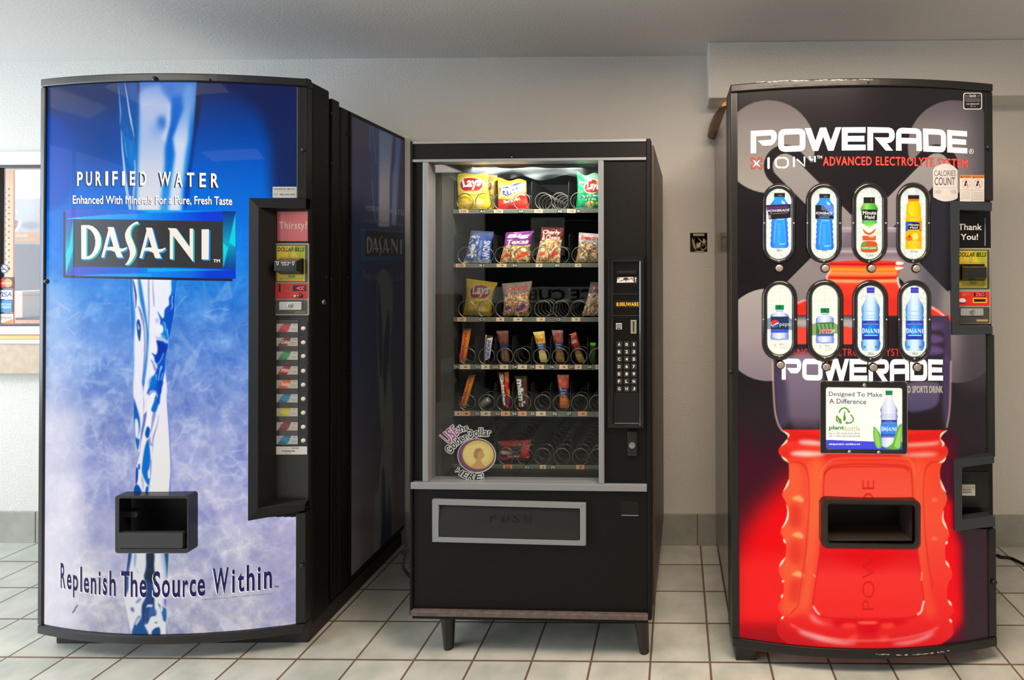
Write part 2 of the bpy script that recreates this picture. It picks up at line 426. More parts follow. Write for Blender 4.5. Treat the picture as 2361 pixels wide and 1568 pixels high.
def rrect(x0, y0, x1, y1, r, n=5, dy=0.0):
    """rounded rectangle; dy = how much lower its right end sits"""
    p = []
    for cx, cy, a0 in ((x1 - r, y0 + r, -90), (x1 - r, y1 - r, 0), (x0 + r, y1 - r, 90), (x0 + r, y0 + r, 180)):
        for i in range(n + 1):
            a = math.radians(a0 + 90 * i / n); x, y = cx + r * math.cos(a), cy + r * math.sin(a); p.append((x, y + dy * (x - x0) / (x1 - x0)))
    return p
# ================================================================== the room
YB, ZC, XL, XR, YF = 2.672, 2.376, -4.8, 2.7, -2.3
M_wall = mat('painted_plaster', L(216, 212, 205), 0.75, bump=0.35, bscale=110)
M_ceil = mat('ceiling_plaster', L(222, 219, 215), 0.8, bump=0.16, bscale=90)
M_black = mat('black_metal', L(11, 10, 9), 0.45, spec=.25, bump=0.05, bscale=600)
M_black2 = mat('black_plastic', L(9, 8, 8), 0.3, spec=.35)
M_dark = mat('dark_recess', L(9, 9, 9), 0.6)
M_alu = mat('brushed_aluminium', L(142, 146, 150), 0.42, 0.4, bump=0.03, bscale=900)
M_steel = mat('steel', L(175, 175, 175), 0.28, 0.9)
M_white = mat('white_plastic', L(225, 222, 216), 0.4)
M_text_black = mat('black_print', L(18, 18, 20), 0.5)
M_text_white = mat('white_print', L(228, 226, 220), 0.5)

def wall(name, axis, pos, thick, a0, a1, z0, z1, holes, m, splits=()):
    """wall slab with rectangular openings; axis 'y' = faces along Y at pos..pos+thick"""
    g = G(); A = sorted({a0, a1, *splits, *[h[0] for h in holes], *[h[1] for h in holes]}); Z = sorted({z0, z1, *[h[2] for h in holes], *[h[3] for h in holes]})
    for i in range(len(A) - 1):
        for j in range(len(Z) - 1):
            c, z = (A[i] + A[i + 1]) / 2, (Z[j] + Z[j + 1]) / 2
            if any(h[0] < c < h[1] and h[2] < z < h[3] for h in holes): continue
            if axis == 'y': g.wbox(A[i], A[i + 1], min(pos, pos + thick), max(pos, pos + thick), Z[j], Z[j + 1])
            else: g.wbox(min(pos, pos + thick), max(pos, pos + thick), A[i], A[i + 1], Z[j], Z[j + 1])
    o = g.make(name, m); o['kind'] = 'structure'
    bm = bmesh.new(); bm.from_mesh(o.data); bmesh.ops.remove_doubles(bm, verts=bm.verts, dist=1e-5)
    seen = {}
    for f in bm.faces: seen.setdefault(tuple(sorted(v.index for v in f.verts)), []).append(f)
    bmesh.ops.delete(bm, geom=[f for q in seen.values() if len(q) > 1 for f in q], context='FACES_ONLY')
    bmesh.ops.recalc_face_normals(bm, faces=bm.faces); bm.to_mesh(o.data); bm.free(); return o

WIN = (-4.15, -2.9, 1.060, 1.862)                       # reception window opening
JB = [at(1591, 537, YB), at(1631, 581, YB)]
JBH = (JB[0][0], JB[1][0], JB[1][2], JB[0][2])
wall('wall_back', 'y', YB, 0.14, XL, XR, 0, ZC, [WIN, JBH], M_wall)
wall('wall_left', 'x', XL, -0.14, YF, YB, 0, ZC, [(-.9, 2.3, 0.5, 2.25)], M_wall)
wall('wall_right', 'x', XR, 0.14, YF, YB, 0, ZC, [], M_wall)
wall('wall_front', 'y', YF, -0.14, XL, XR, 0, ZC, [], M_wall)
g = G().wbox(XL - .14, XR + .14, YF - .14, 4.7, ZC, ZC + .1); g.make('ceiling', M_ceil)['kind'] = 'structure'
s0 = at(1633, 97, 2.504)
g = G().wbox(s0[0], XR, 2.504, YB, 2.118, ZC); g.make('trim_1', M_wall, bevel=.006)['kind'] = 'structure'

# glazed floor tiles, 8 inch, brown grout
m = bpy.data.materials.new('glazed_floor_tiles'); m.use_nodes = True; nt = m.node_tree; bs = nt.nodes['Principled BSDF']
tc = nt.nodes.new('ShaderNodeTexCoord'); mp = nt.nodes.new('ShaderNodeMapping')
mp.inputs['Location'].default_value = (2.1281 + 40 * .2032, -2.69836 + 40 * .2032, 0)
br = nt.nodes.new('ShaderNodeTexBrick'); br.offset = 0.0; br.squash = 1.0
br.inputs['Scale'].default_value = 1.0; br.inputs['Brick Width'].default_value = .2032; br.inputs['Row Height'].default_value = .2032
br.inputs['Mortar Size'].default_value = .0042; br.inputs['Mortar Smooth'].default_value = 0.35; br.inputs['Bias'].default_value = 0.0
br.inputs['Color1'].default_value = L(188, 188, 180); br.inputs['Color2'].default_value = L(202, 201, 194); br.inputs['Mortar'].default_value = L(116, 93, 80)
nz = nt.nodes.new('ShaderNodeTexNoise'); nz.inputs['Scale'].default_value = 9; nz.inputs['Detail'].default_value = 5
rp = nt.nodes.new('ShaderNodeValToRGB'); rp.color_ramp.elements[0].position = .32; rp.color_ramp.elements[0].color = (.74, .78, .75, 1); rp.color_ramp.elements[1].position = .62; rp.color_ramp.elements[1].color = (1, 1, .98, 1)
mx = nt.nodes.new('ShaderNodeMix'); mx.data_type = 'RGBA'; mx.blend_type = 'MULTIPLY'; mx.inputs['Factor'].default_value = 1.0
n2 = nt.nodes.new('ShaderNodeTexNoise'); n2.inputs['Scale'].default_value = 120; n2.inputs['Detail'].default_value = 6
r2 = nt.nodes.new('ShaderNodeValToRGB'); r2.color_ramp.elements[0].position = .70; r2.color_ramp.elements[0].color = (1, 1, 1, 1); r2.color_ramp.elements[1].position = .78; r2.color_ramp.elements[1].color = (.45, .42, .40, 1)
mx2 = nt.nodes.new('ShaderNodeMix'); mx2.data_type = 'RGBA'; mx2.blend_type = 'MULTIPLY'; mx2.inputs['Factor'].default_value = .35
bp = nt.nodes.new('ShaderNodeBump'); bp.inputs['Strength'].default_value = .7; bp.inputs['Distance'].default_value = .004; bp.invert = True
n3 = nt.nodes.new('ShaderNodeTexNoise'); n3.inputs['Scale'].default_value = 14; n3.inputs['Detail'].default_value = 2
ad = nt.nodes.new('ShaderNodeMath'); ad.operation = 'MULTIPLY_ADD'; ad.inputs[1].default_value = -.22
lk = nt.links.new
lk(tc.outputs['Object'], mp.inputs['Vector']); lk(mp.outputs[0], br.inputs['Vector']); lk(tc.outputs['Object'], nz.inputs['Vector']); lk(tc.outputs['Object'], n2.inputs['Vector']); lk(tc.outputs['Object'], n3.inputs['Vector'])
lk(nz.outputs['Fac'], rp.inputs[0]); lk(br.outputs['Color'], mx.inputs[6]); lk(rp.outputs[0], mx.inputs[7])
lk(n2.outputs['Fac'], r2.inputs[0]); lk(mx.outputs[2], mx2.inputs[6]); lk(r2.outputs[0], mx2.inputs[7]); lk(mx2.outputs[2], bs.inputs['Base Color'])
lk(n3.outputs['Fac'], ad.inputs[0]); lk(br.outputs['Fac'], ad.inputs[2]); lk(ad.outputs[0], bp.inputs['Height']); lk(bp.outputs[0], bs.inputs['Normal'])
bs.inputs['Roughness'].default_value = .34
M_floor = m
g = G().wbox(XL - .14, XR + .14, YF - .14, YB + .14, -.1, 0); g.make('floor', M_floor)['kind'] = 'structure'

# tiled baseboard with upright joints
M_base = mat('baseboard_tile', L(158, 158, 148), 0.45, mottle=.12, mscale=14)
M_grout = mat('grout', L(120, 98, 84), 0.8)
g = G(); h = G(); x = .093 - 24 * .2032
while x < XR:
    a, b = max(x + .0022, XL), min(x + .2032 - .0022, XR)
    if b > a: g.wbox(a, b, YB - .010, YB, 0, .151)
    x += .2032
h.wbox(XL, XR, YB - .007, YB, 0, .150)
o = g.make('baseboard_back', M_base, bevel=.0015); o['kind'] = 'structure'
h.make('grout_joints', M_grout, o)
for nm, q in (('baseboard_left', (XL, XL + .01, YF, YB - .01)), ('baseboard_right', (XR - .01, XR, YF, YB - .01)), ('baseboard_front', (XL + .01, XR - .01, YF, YF + .01))):
    G().wbox(*q, 0, .151).make(nm, M_base)['kind'] = 'structure'

# --- daylight window in the left wall
M_wframe = mat('white_window_paint', L(228, 229, 230), .45)
w2 = G()
for q in ((-.9, -.85), (.67, .73), (2.25, 2.3)): w2.wbox(XL - .09, XL - .03, q[0], q[1], .5, 2.25)
for q in ((.5, .56), (2.19, 2.25)): w2.wbox(XL - .085, XL - .035, -.85, 2.25, q[0], q[1])
o = w2.make('window_2', M_wframe); o['kind'] = 'structure'
G().wbox(XL - .062, XL - .058, -.85, 2.25, .56, 2.19).make('window_glass', glass_mat('clear_glass'), o)

# --- reception window in the back wall
fr = G()
TRx = -2.9
fr.wbox(WIN[0], TRx, YB - .022, YB, WIN[3] - .002, 1.924)       # head
fr.wbox(WIN[0], TRx, YB - .022, YB, 1.022, WIN[2] + .003)         # sill rail
fr.wbox(TRx, TRx + .07, YB - .022, YB, 1.022, 1.924); fr.wbox(WIN[0] - .07, WIN[0], YB - .022, YB, 1.022, 1.924)
w1 = fr.make('window_1', M_wframe, bevel=.004); w1['kind'] = 'structure'
e = G(); t = .012; y0, y1 = YB + .01, YB + .035
e.wbox(WIN[0], WIN[1], y0, y1, WIN[3] - t, WIN[3]); e.wbox(WIN[0], WIN[1], y0, y1, WIN[2], WIN[2] + t)
e.wbox(WIN[0], WIN[0] + t, y0, y1, WIN[2], WIN[3]); e.wbox(WIN[1] - t, WIN[1], y0, y1, WIN[2], WIN[3])
xm = at(2, 500, YB + .02)[0]; e.wbox(xm - .016, xm + .004, y0, y1, WIN[2], WIN[3])
e.make('glazing_bar', mat('dark_aluminium', L(70, 68, 68), .4, .6), w1)
G().wbox(WIN[0], WIN[1], YB + .020, YB + .024, WIN[2] + .002, WIN[3] - .002).make('window_glass', glass_mat('clear_glass'), w1)
SW = Surf((-4.5, YB + .018), (-2.9, YB + .018))
def sticker(name, poly, m, parent, S, off=.0006): return G().pxface(S, [poly], off).make(name, m, parent)
cvc = Cv(-2, 600, 34, 752, 4, (238, 238, 236))
cvc.rect(-10, 600, 40, 637, (238, 238, 236)); cvc.rect(-10, 638, 31.5, 752, (52, 50, 60))
cvc.rect(-10, 641, 29, 665, (45, 42, 70)); cvc.oval(3, 652.5, 10, 10, (232, 60, 40)); cvc.oval(18, 652.5, 10, 10, (250, 150, 50)); cvc.fill(smooth([(10.5, 645.5), (14, 652.5), (10.5, 659.5), (7, 652.5)]), (250, 100, 45))
cvc.text('MasterCard', box_map(-4, 650, 25, 655), (250, 245, 240), bold=.01)
cvc.rect(-10, 669, 29, 690, (240, 240, 245)); cvc.text('VISA', box_map(-6, 673, 27.5, 684.5), (48, 52, 140), bold=.02, italic=.2)
cvc.rect(-10, 692, 27, 720, (40, 130, 205)); cvc.text('AMERICAN', box_map(-12, 699, 25, 704.5), (215, 232, 245), bold=.02); cvc.text('EXPRESS', box_map(-8, 706, 25, 711), (215, 232, 245), bold=.02)
cvc.rect(-10, 724, 31, 748, (244, 242, 240)); cvc.fill([(-4, 748), (30, 735), (30, 748)], (240, 130, 50)); cvc.text('DISCOVER', box_map(-13, 730, 27, 736), (60, 55, 60), bold=.015); cvc.oval(12, 733, 2.6, 3, (240, 130, 50))
def px_sheet(name, S, cv, x0, y0, x1, y1, nx, ny, m, parent, off=.0006, label=None, inside=None, quad=None):
    """printed sheet given by its pixel rectangle"""
    g = G(); X, Y = np.meshgrid(np.linspace(x0, x1, nx), np.linspace(y1, y0, ny))
    if quad is not None:
        s_, t_ = ((X - x0) / (x1 - x0))[..., None], ((Y - y0) / (y1 - y0))[..., None]; q_ = np.array(quad, float); Q_ = (q_[0] * (1 - s_) + q_[1] * s_) * (1 - t_) + (q_[3] * (1 - s_) + q_[2] * s_) * t_; X, Y = Q_[..., 0], Q_[..., 1]
    v = [S.at(a, b, off) for a, b in zip(X.ravel(), Y.ravel())]
    ix = np.arange(nx * ny).reshape(ny, nx); f = np.stack([ix[:-1, :-1], ix[:-1, 1:], ix[1:, 1:], ix[1:, :-1]], -1).reshape(-1, 4)
    if inside is not None:
        xc, yc = (X[:-1, :-1] + X[1:, 1:]).ravel() / 2, (Y[:-1, :-1] + Y[1:, 1:]).ravel() / 2; f = f[[inside(a, b) for a, b in zip(xc, yc)]]
    g.add(v, f); return g.make(name, m, parent, cols=cv.get(X.ravel(), Y.ravel()), label=label)
A_paper = art('printed_paper', rough=.5, base=.85)
A_gloss = art('printed_gloss', rough=.22, coat=.3, base=.68)
for nm, a, b in (('card_sticker', 639, 666), ('card_sticker', 667, 690), ('card_sticker', 691, 721), ('card_sticker', 722, 748)):
    px_sheet(nm, SW, cvc, 0, a, 31, b, 63, 56, A_paper, w1, label={639: 'red and orange circles payment sticker', 667: 'white payment sticker reading VISA', 691: 'blue payment sticker', 722: 'white payment sticker reading DISCOVER'}[a])
cvs = Cv(-2, 606, 24, 634, 5, (246, 246, 246)); cvs.oval(9.5, 619.5, 10.5, 10.5, (50, 60, 150)); cvs.oval(9.5, 619.5, 8, 8, (244, 244, 248))
cvs.line([(3, 621), (14, 621)], 2.4, (70, 60, 60)); cvs.line([(12, 617), (15, 614)], 1, (120, 120, 130)); cvs.line([(3.8, 613.8), (15.2, 625.2)], 2.4, (50, 60, 150))
px_sheet('no_smoking_sticker', SW, cvs, 0, 608.5, 20.5, 630.5, 50, 54, A_paper, w1, inside=lambda x, y: (x - 9.5) ** 2 + (y - 619.5) ** 2 < 111)

# ledge and wood apron under the window
q0, q1 = at(0, 783, YB - .07), at(0, 861, YB - .07)
t = thing('counter', 'pale wood counter front with white edge below the reception window', 'counter', (-3.5, YB - .035, 0))
G().wbox(-4.3, -2.75, YB - .068, YB - .001, q1[2], q0[2] - .02).make('apron', mat('pale_oak', L(190, 166, 140), .5, mottle=.12, mscale=30), t)
G().wbox(-4.3, -2.75, YB - .080, YB - .001, q0[2] - .019, q0[2]).make('edge', M_wframe, t, bevel=.003)
G().wbox(-4.3, -2.75, YB - .066, YB - .001, q0[2] + .001, 1.021).make('ledge', mat('honey_wood', L(222, 170, 84), .45), t)

# --- behind the reception window
YP = 3.8
M_cream = mat('cream_wall', L(226, 221, 212), .7)
for nm, q in (('wall_reception', (-6.2, -2.3, YP, YP + .1, 0, ZC)),):
    G().wbox(*q).make(nm, M_cream)['kind'] = 'structure'
G().wbox(-6.3, -6.2, YB + .14, YP, 0, ZC).make('wall_reception_left', M_cream)['kind'] = 'structure'
G().wbox(-2.3, -2.2, YB + .14, YP, 0, ZC).make('wall_reception_right', M_cream)['kind'] = 'structure'
G().wbox(-6.3, -2.2, YB + .14, YP, -.1, 0).make('floor_reception', mat('dull_carpet', L(120, 110, 100), .9))['kind'] = 'structure'
SP = Surf((-6, YP - .012), (-2.4, YP - .012))
cvp = Cv(-60, 440, 120, 570, 2, (225, 222, 220))
cvp.fill([(-60, 440), (120, 440), (120, 536), (-60, 536)], grad([(-20, (196, 190, 190)), (60, (222, 216, 214)), (100, (205, 198, 198))], 'x'))
cvp.oval(22, 509, 28, 30, (236, 234, 234)); cvp.oval(20, 510, 22, 25, (196, 120, 90)); cvp.oval(18, 512, 17, 20, (120, 60, 40), blur=2); cvp.line(smooth([(40, 500), (58, 488), (76, 482)], False), 17, (214, 216, 222)); cvp.oval(72, 520, 22, 9, (176, 168, 172), blur=3)
cvp.rect(-60, 536, 120, 559, (244, 176, 96)); cvp.text('& SMORE', box_map(27, 540, 64, 547), (255, 250, 244), bold=.02); cvp.text('warm drinks, baked fresh', box_map(27, 551, 80, 555), (255, 236, 210))
t = thing('poster', 'coffee cup poster with orange band seen through the reception window', 'poster', SP.at(50, 559))
px_sheet('print', SP, cvp, -20, 458, 92, 559, 150, 130, A_paper, t, off=.0085)
p0, p1 = SP.at(-21, 456, .0), SP.at(95, 562, .0)
G().wbox(p0[0], p1[0], YP - .016, YP - .003, p1[2], p0[2]).make('backing', M_white, t)
Cb = thing('cabinet', 'dark grey cabinet under the coffee poster behind the window', 'cabinet', (-4.0, YP - .2, 0))
c0, c1 = at(30, 563, YP - .4), at(103, 668, YP - .4)
G().wbox(-6.0, -2.5, YP - .4, YP - .02, c1[2] - .35, c0[2]).make('body', mat('slate_laminate', L(112, 108, 112), .35), Cb, bevel=.004)
G().wbox(-6.0, -2.5, YP - .38, YP - .04, 0, c1[2] - .352).make('plinth', mat('slate_laminate', L(112, 108, 112), .35), Cb)
for i in range(4):
    xx = -5.4 + i * .72; G().wbox(xx, xx + .004, YP - .403, YP - .399, c1[2] - .3, c0[2] - .03).make('door_joint', M_dark, Cb)
tb = thing('table', 'orange wood table behind the reception window glass', 'table', (-4.0, 3.05, 0))
tz = 1.05
G().wbox(-5.8, -2.5, YB + .17, 3.36, tz - .03, tz).make('table_top', mat('orange_laminate', L(222, 146, 86), .4, mottle=.08), tb, bevel=.004)
for xx in (-5.6, -2.6): G().wbox(xx, xx + .06, 2.95, 3.3, 0, tz - .031).make('leg', M_white, tb)
b0 = at(34, 672, 3.2); b1 = at(70, 690, 3.2)
t = thing('box', 'low white box on the orange table behind the window', 'box', (b0[0], 3.2, tz))
G().wbox(b0[0], b1[0], 3.16, 3.32, tz, b0[2]).make('carton', M_white, t, bevel=.003); G().wbox(b0[0] - .004, b1[0] + .004, 3.155, 3.325, b0[2] - .02, b0[2] + .003).make('lid', M_wframe, t, bevel=.002)
b0 = at(84, 672, 3.2)
t = thing('tray', 'dark tray beside the white box on the orange table', 'tray', (b0[0], 3.2, tz))
G().wbox(b0[0] - .03, b0[0] + .25, 3.12, 3.34, tz, tz + .012).make('base', M_black2, t, bevel=.003); G().wbox(b0[0] - .03, b0[0] + .25, 3.325, 3.34, tz + .013, tz + .06).make('back_rim', M_black2, t)
# orange perforated display strip just behind the glass
YD = 2.86
d0, d1 = at(4, 382, YD), at(29, 760, YD)
t = thing('display_stand', 'orange perforated display strip at the left of the window', 'display stand', ((d0[0] + d1[0]) / 2, YD, tz))
SD = Surf((-4.4, YD), (-2.9, YD))
G().wbox(d0[0], d1[0], YD, YD + .008, tz, d0[2] - .002).make('panel', mat('orange_card', L(226, 148, 76), .55), t, bevel=.002)
hg = G()
for i in range(28):
    y = 436 + i * 7.05; x = 21 if i % 2 == 0 else 12.2; c = SD.at(x, y, .0)
    hg.lathe(c + np.array([0, .002, 0]), (0, -1, 0), [(.0052, 0), (.0052, .0028)], 10)
hg.make('perforations', mat('hole_brown', L(46, 26, 14), .8), t)

# ---------------------------------------------------------------- what hangs on and lies by the back wall
t = thing('junction_box', 'open electrical box with loose tan wires in the wall between two machines', 'electrical box', ((JBH[0] + JBH[1]) / 2, YB, JBH[2]))
x0, x1, z0, z1 = JBH
g = G(); w = .003
g.wbox(x0, x1, YB + .055, YB + .058, z0, z1); g.wbox(x0, x0 + w, YB + .002, YB + .055, z0, z1); g.wbox(x1 - w, x1, YB + .002, YB + .055, z0, z1); g.wbox(x0, x1, YB + .002, YB + .055, z0, z0 + w); g.wbox(x0, x1, YB + .002, YB + .055, z1 - w, z1)
g.make('metal_box', mat('dull_steel_box', L(58, 50, 42), .6, .3), t)
M_tab = mat('tan_metal', L(176, 158, 138), .5)
G().wbox(x0 + .014, x1 - .014, YB - .002, YB + .004, z1 - .016, z1 - .004).make('mounting_tab', M_tab, t, bevel=.001)
G().wbox(x0 + .024, x1 - .018, YB - .002, YB + .004, z0 - .004, z0 + .006).make('mounting_tab', M_tab, t, bevel=.001)
W_ = x1 - x0; Hh_ = z1 - z0
def wirepath(p): return smooth([(x0 + a * W_, YB + c, z0 + b * Hh_) for a, b, c in p], False, 8) if False else np.array([(x0 + a * W_, YB + c, z0 + b * Hh_) for a, b, c in p])
def cr3(p, k=8):
    p = np.asarray(p, float); n = len(p); out = []
    for i in range(n - 1):
        a, b, c, d = p[max(i - 1, 0)], p[i], p[i + 1], p[min(i + 2, n - 1)]
        for s in np.linspace(0, 1, k, endpoint=False): out.append(.5 * (2 * b + (c - a) * s + (2 * a - 5 * b + 4 * c - d) * s * s + (3 * b - a - 3 * c + d) * s ** 3))
    out.append(p[-1]); return np.array(out)
for p in ([(.15, .75, .04), (.18, .4, .008), (.3, .15, .006), (.45, .2, .02)], [(.3, .8, .045), (.22, .5, .01), (.35, .2, .004), (.5, .35, .006)], [(.45, .82, .03), (.6, .6, .004), (.85, .4, .006), (.95, .3, .02)], [(.6, .25, .03), (.7, .12, .006), (.85, .15, .005), (.95, .25, .012)], [(.75, .85, .04), (.8, .55, .008), (.72, .3, .01)]):
    G().tube(cr3(wirepath(p)), .0032, 6).make('wire', mat('tan_wire', L(186, 166, 142), .45), t, smooth=True)
for a, b, r in ((.42, .45, .2), (.58, .5, -.3), (.8, .68, .1)):
    c = np.array([x0 + a * W_, YB + .004, z0 + b * Hh_]); G().lathe(c, (r, -.2, -1), [(.0045, 0), (.008, .01), (.0085, .02), (.007, .024)], 12).make('wire_nut', mat('beige_nut', L(200, 184, 160), .45), t, smooth=True)

# brown flared shade on the wall behind the right machine
yS = 2.60; cS = at(1694, 314, yS)
t = thing('wall_lamp', 'brown flared wall lamp shade mostly hidden behind the red drink machine', 'lamp', (cS[0], yS, cS[2]))
rb = cS[0] - at(1631, 314, yS)[0]; hh = at(1694, 252, yS)[2] - cS[2]
prof = [(rb * .93, 0), (rb, .003), (rb * .985, hh * .12), (rb * .92, hh * .42), (rb * .78, hh * .75), (rb * .60, hh), (rb * .56, hh), (rb * .73, hh * .74), (rb * .87, hh * .42), (rb * .93, hh * .1)]
sc_ = G()
for i_, (r_, h_) in enumerate(prof): pass
sc_.lathe(cS, (0, 0, 1), prof, 40).make('shade', mat('dark_brown_leather', L(84, 58, 40), .4, mottle=.3, mscale=20), t, smooth=True)
G().lathe(cS + np.array([0, 0, hh]), (0, 0, 1), [(rb * .5, .0), (rb * .45, hh * .2), (rb * .2, hh * .22)], 30).make('glass_top', mat('amber_glass', L(226, 170, 104), .3, emit=.35, ecol=L(250, 180, 100)), t, smooth=True)
G().wbox(cS[0] - .03, cS[0] + .03, yS + .02, YB, cS[2] + .02, cS[2] + hh * .7).make('wall_bracket', M_black, t)

# black cord on the floor at the right
p = [at(2285, 1262, 2.58), at(2305, 1268, 2.56), at(2330, 1270, 2.55), at(2361, 1278, 2.50), at(2420, 1300, 2.42)]
p = [np.array([1.115, 2.640, .007])] + [np.array([q[0], q[1], 0.007]) for q in p]
t = thing('power_cord', 'black cord lying on the tiles right of the red machine', 'cord', (p[0][0], p[0][1], 0))
g = G().tube(cr3(p + [np.array([1.9, 2.3, .007]), np.array([2.3, 2.45, .007])], 10), .0065, 8).make('cable', M_black2, t, smooth=True)

# ceiling fixtures, the last two added for fill (their lamps are set at the top)
M_diff = mat('lit_diffuser', L(250, 240, 225), .4, emit=3.0, ecol=L(255, 240, 220))
for (cx, cy, a, b, lab) in ((-4.05, 1.25, .32, .62, 'white ceiling light at far left before the reception window, mirrored in the blue machine'), (.35, 1.0, .62, .32, 'white ceiling light above the tiles in front of the snack machine'), (-2.75, .75, .62, .32, 'white ceiling light above the tiles in front of the blue water machine'), (-3.0, -1.6, .62, .32, 'white ceiling light between the left wall window and the ice freezer')):
    t = thing('ceiling_light', lab, 'ceiling light', (cx, cy, ZC))
    q = G()
    q.wbox(cx - a, cx + a, cy - b, cy - b + .03, ZC - .03, ZC); q.wbox(cx - a, cx + a, cy + b - .03, cy + b, ZC - .03, ZC); q.wbox(cx - a, cx - a + .03, cy - b + .03, cy + b - .03, ZC - .03, ZC); q.wbox(cx + a - .03, cx + a, cy - b + .03, cy + b - .03, ZC - .03, ZC)
    q.make('frame', M_wframe, t); G().wbox(cx - a + .03, cx + a - .03, cy - b + .03, cy + b - .03, ZC - .022, ZC - .002).make('diffuser', M_diff, t)

# ice freezer and notice across the room (seen mirrored in the snack glass)
t = thing('ice_freezer', 'white ice freezer with dark doors across the room, mirrored in the snack glass', 'freezer', (-1.55, YF + .2, 0))
G().wbox(-2.2, -.9, YF + .01, YF + .38, .06, .96).make('body', M_black, t, bevel=.01)
G().wbox(-2.2, -.9, YF + .01, YF + .40, .962, 1.13).make('sign_panel', mat('sign_white', L(222, 222, 224), .4), t, bevel=.004)
G().wbox(-2.2, -.9, YF + .01, YF + .38, 1.132, 1.95).make('upper_body', M_black, t, bevel=.01)
for i in range(2): G().wbox(-2.17 + i * .64, -1.57 + i * .64, YF + .382, YF + .40, .12, .93).make('door', M_black2, t, bevel=.005)
for sx in (-2.15, -1.0): G().wbox(sx, sx + .06, YF + .03, YF + .36, 0, .059).make('foot', M_black, t)
v, f = glyphs('ICE CUBES', bold=.03)
G().add([(-1.0 - .95 * (1 - a) * 1.0 + 0 - 0 if False else (-.98 - a * .95), YF + .4015, .985 + b * .12) for a, b in v], f).make('sign_lettering', M_text_black, t)
v, f = glyphs('BE\nCONSIDERATE\nPLEASE DO NOT', align='CENTER')
n_ = thing('notice', 'white paper notice on the ice freezer across the room', 'notice', (-1.52, YF + .385, 1.5))
G().wbox(-1.70, -1.34, YF + .381, YF + .384, 1.46, 1.86).make('sheet', M_white, n_)
G().add([(-1.37 - a * .3, YF + .3855, 1.6 + b * .22) for a, b in v], f).make('lettering', M_text_black, n_)
t = thing('chair', 'dark red leather chair across the room, mirrored in the snack glass', 'chair', (-2.75, YF + .5, 0))
M_leather = mat('oxblood_leather', L(86, 40, 34), .35)
G().wbox(-3.0, -2.5, YF + .3, YF + .78, .40, .48).make('seat', M_leather, t, bevel=.03); G().wbox(-3.0, -2.5, YF + .22, YF + .298, .45, 1.05).make('backrest', M_leather, t, bevel=.03)
for xx in (-2.99, -2.54):
    for yy in (YF + .31, YF + .73): G().wbox(xx, xx + .035, yy, yy + .035, 0, .399).make('leg', M_black, t)
# ================================================================== blue water machine
S1 = Surf((-2.258, 1.922), (-1.318, 1.937), .060)
W1 = S1.W; ZT1, ZB1 = 2.022, .064
V1 = thing('vending_machine', 'tall blue water vending machine with bowed lit front under the ceiling light, leftmost of three', 'vending machine', S1.P(W1 / 2, .35, 0))
M_screw = mat('dark_screw', L(46, 44, 44), .25, .6)
def screw(S, x, y, r, parent, m=None, off=.0, n=14, name='screw'):
    c = S.at(x, y, off); u, d, z = S.hit(x, y, off); nrm = -(S.uy)
    return G().lathe(c, nrm, [(r, 0), (r, r * .35), (r * .72, r * .75), (r * .2, r * .9)], n).make(name, m or M_screw, parent, smooth=True)
# carcass
G().box(S1, .004, W1 - .004, .205, .735, .075, 1.985).make('cabinet', M_black, V1, bevel=.006)
G().box(S1, .02, W1 - .012, .03, .72, 0, .058).make('base', mat('brown_black_metal', L(36, 30, 28), .5, bump=.05, bscale=400), V1, bevel=.004)
G().box(S1, .03, W1 - .02, .05, .70, .059, .0745).make('base_gap', M_dark, V1)
dr = G().box(S1, 0, W1, .026, .128, ZB1, ZT1).make('door', M_black, V1, bevel=.008)
G().box(S1, .01, W1 - .016, .129, .204, .075, 2.0).make('hinge_channel', mat('black_enamel_dull', L(16, 15, 15), .5), V1, bevel=.004)
hb = G().box(S1, W1 - .016, W1 - .004, .150, .196, .08, 2.0)
hb.make('side_post', M_black, V1, bevel=.003)
# rails round the front
M_rail = mat('black_satin_rail', L(30, 29, 28), .34, .25)
uL, uR = .020, W1 - .030
G().bow(S1, .0, W1, -.03, .012, 1.994, ZT1).make('top_rail', M_rail, V1, bevel=.004)
G().bow(S1, .0, W1, -.03, .012, ZB1, .094).make('bottom_rail', M_rail, V1, bevel=.004)
G().bow(S1, -.002, uL, -.03, .010, ZB1 + .0305, 1.9935, 4).make('side_rail', M_rail, V1, bevel=.004)
ug = S1.hit(583, 300)[0]
zc1, zc0 = S1.hit(650, 458)[2], S1.hit(650, 1186)[2]
for a, b in ((zc1, 1.9935), (ZB1 + .0305, zc0)):
    G().bow(S1, uR, W1 + .001, -.026, .008, a, b, 4).make('side_rail', M_rail, V1, bevel=.004)
for x, y in ((358, 182), (700, 345), (697, 1304), (109, 649), (484, 184)): screw(S1, x, y, .0085 if (x, y) != (484, 184) else .004, V1, off=.012)

# ---- printed front
c = Cv(95, 170, 725, 1480, 1.0)
bg = grad([(190, (26, 42, 92)), (240, (14, 52, 128)), (300, (0, 68, 164)), (380, (0, 92, 204)), (460, (0, 112, 226)), (560, (8, 122, 236)), (650, (36, 130, 228)), (740, (78, 138, 222)), (830, (104, 146, 220)), (920, (128, 152, 214)), (1010, (146, 158, 212)), (1100, (166, 172, 216)), (1190, (178, 178, 214)), (1300, (198, 196, 212)), (1400, (196, 193, 205)), (1470, (184, 179, 195))])
c.rect(90, 160, 740, 1490, bg)
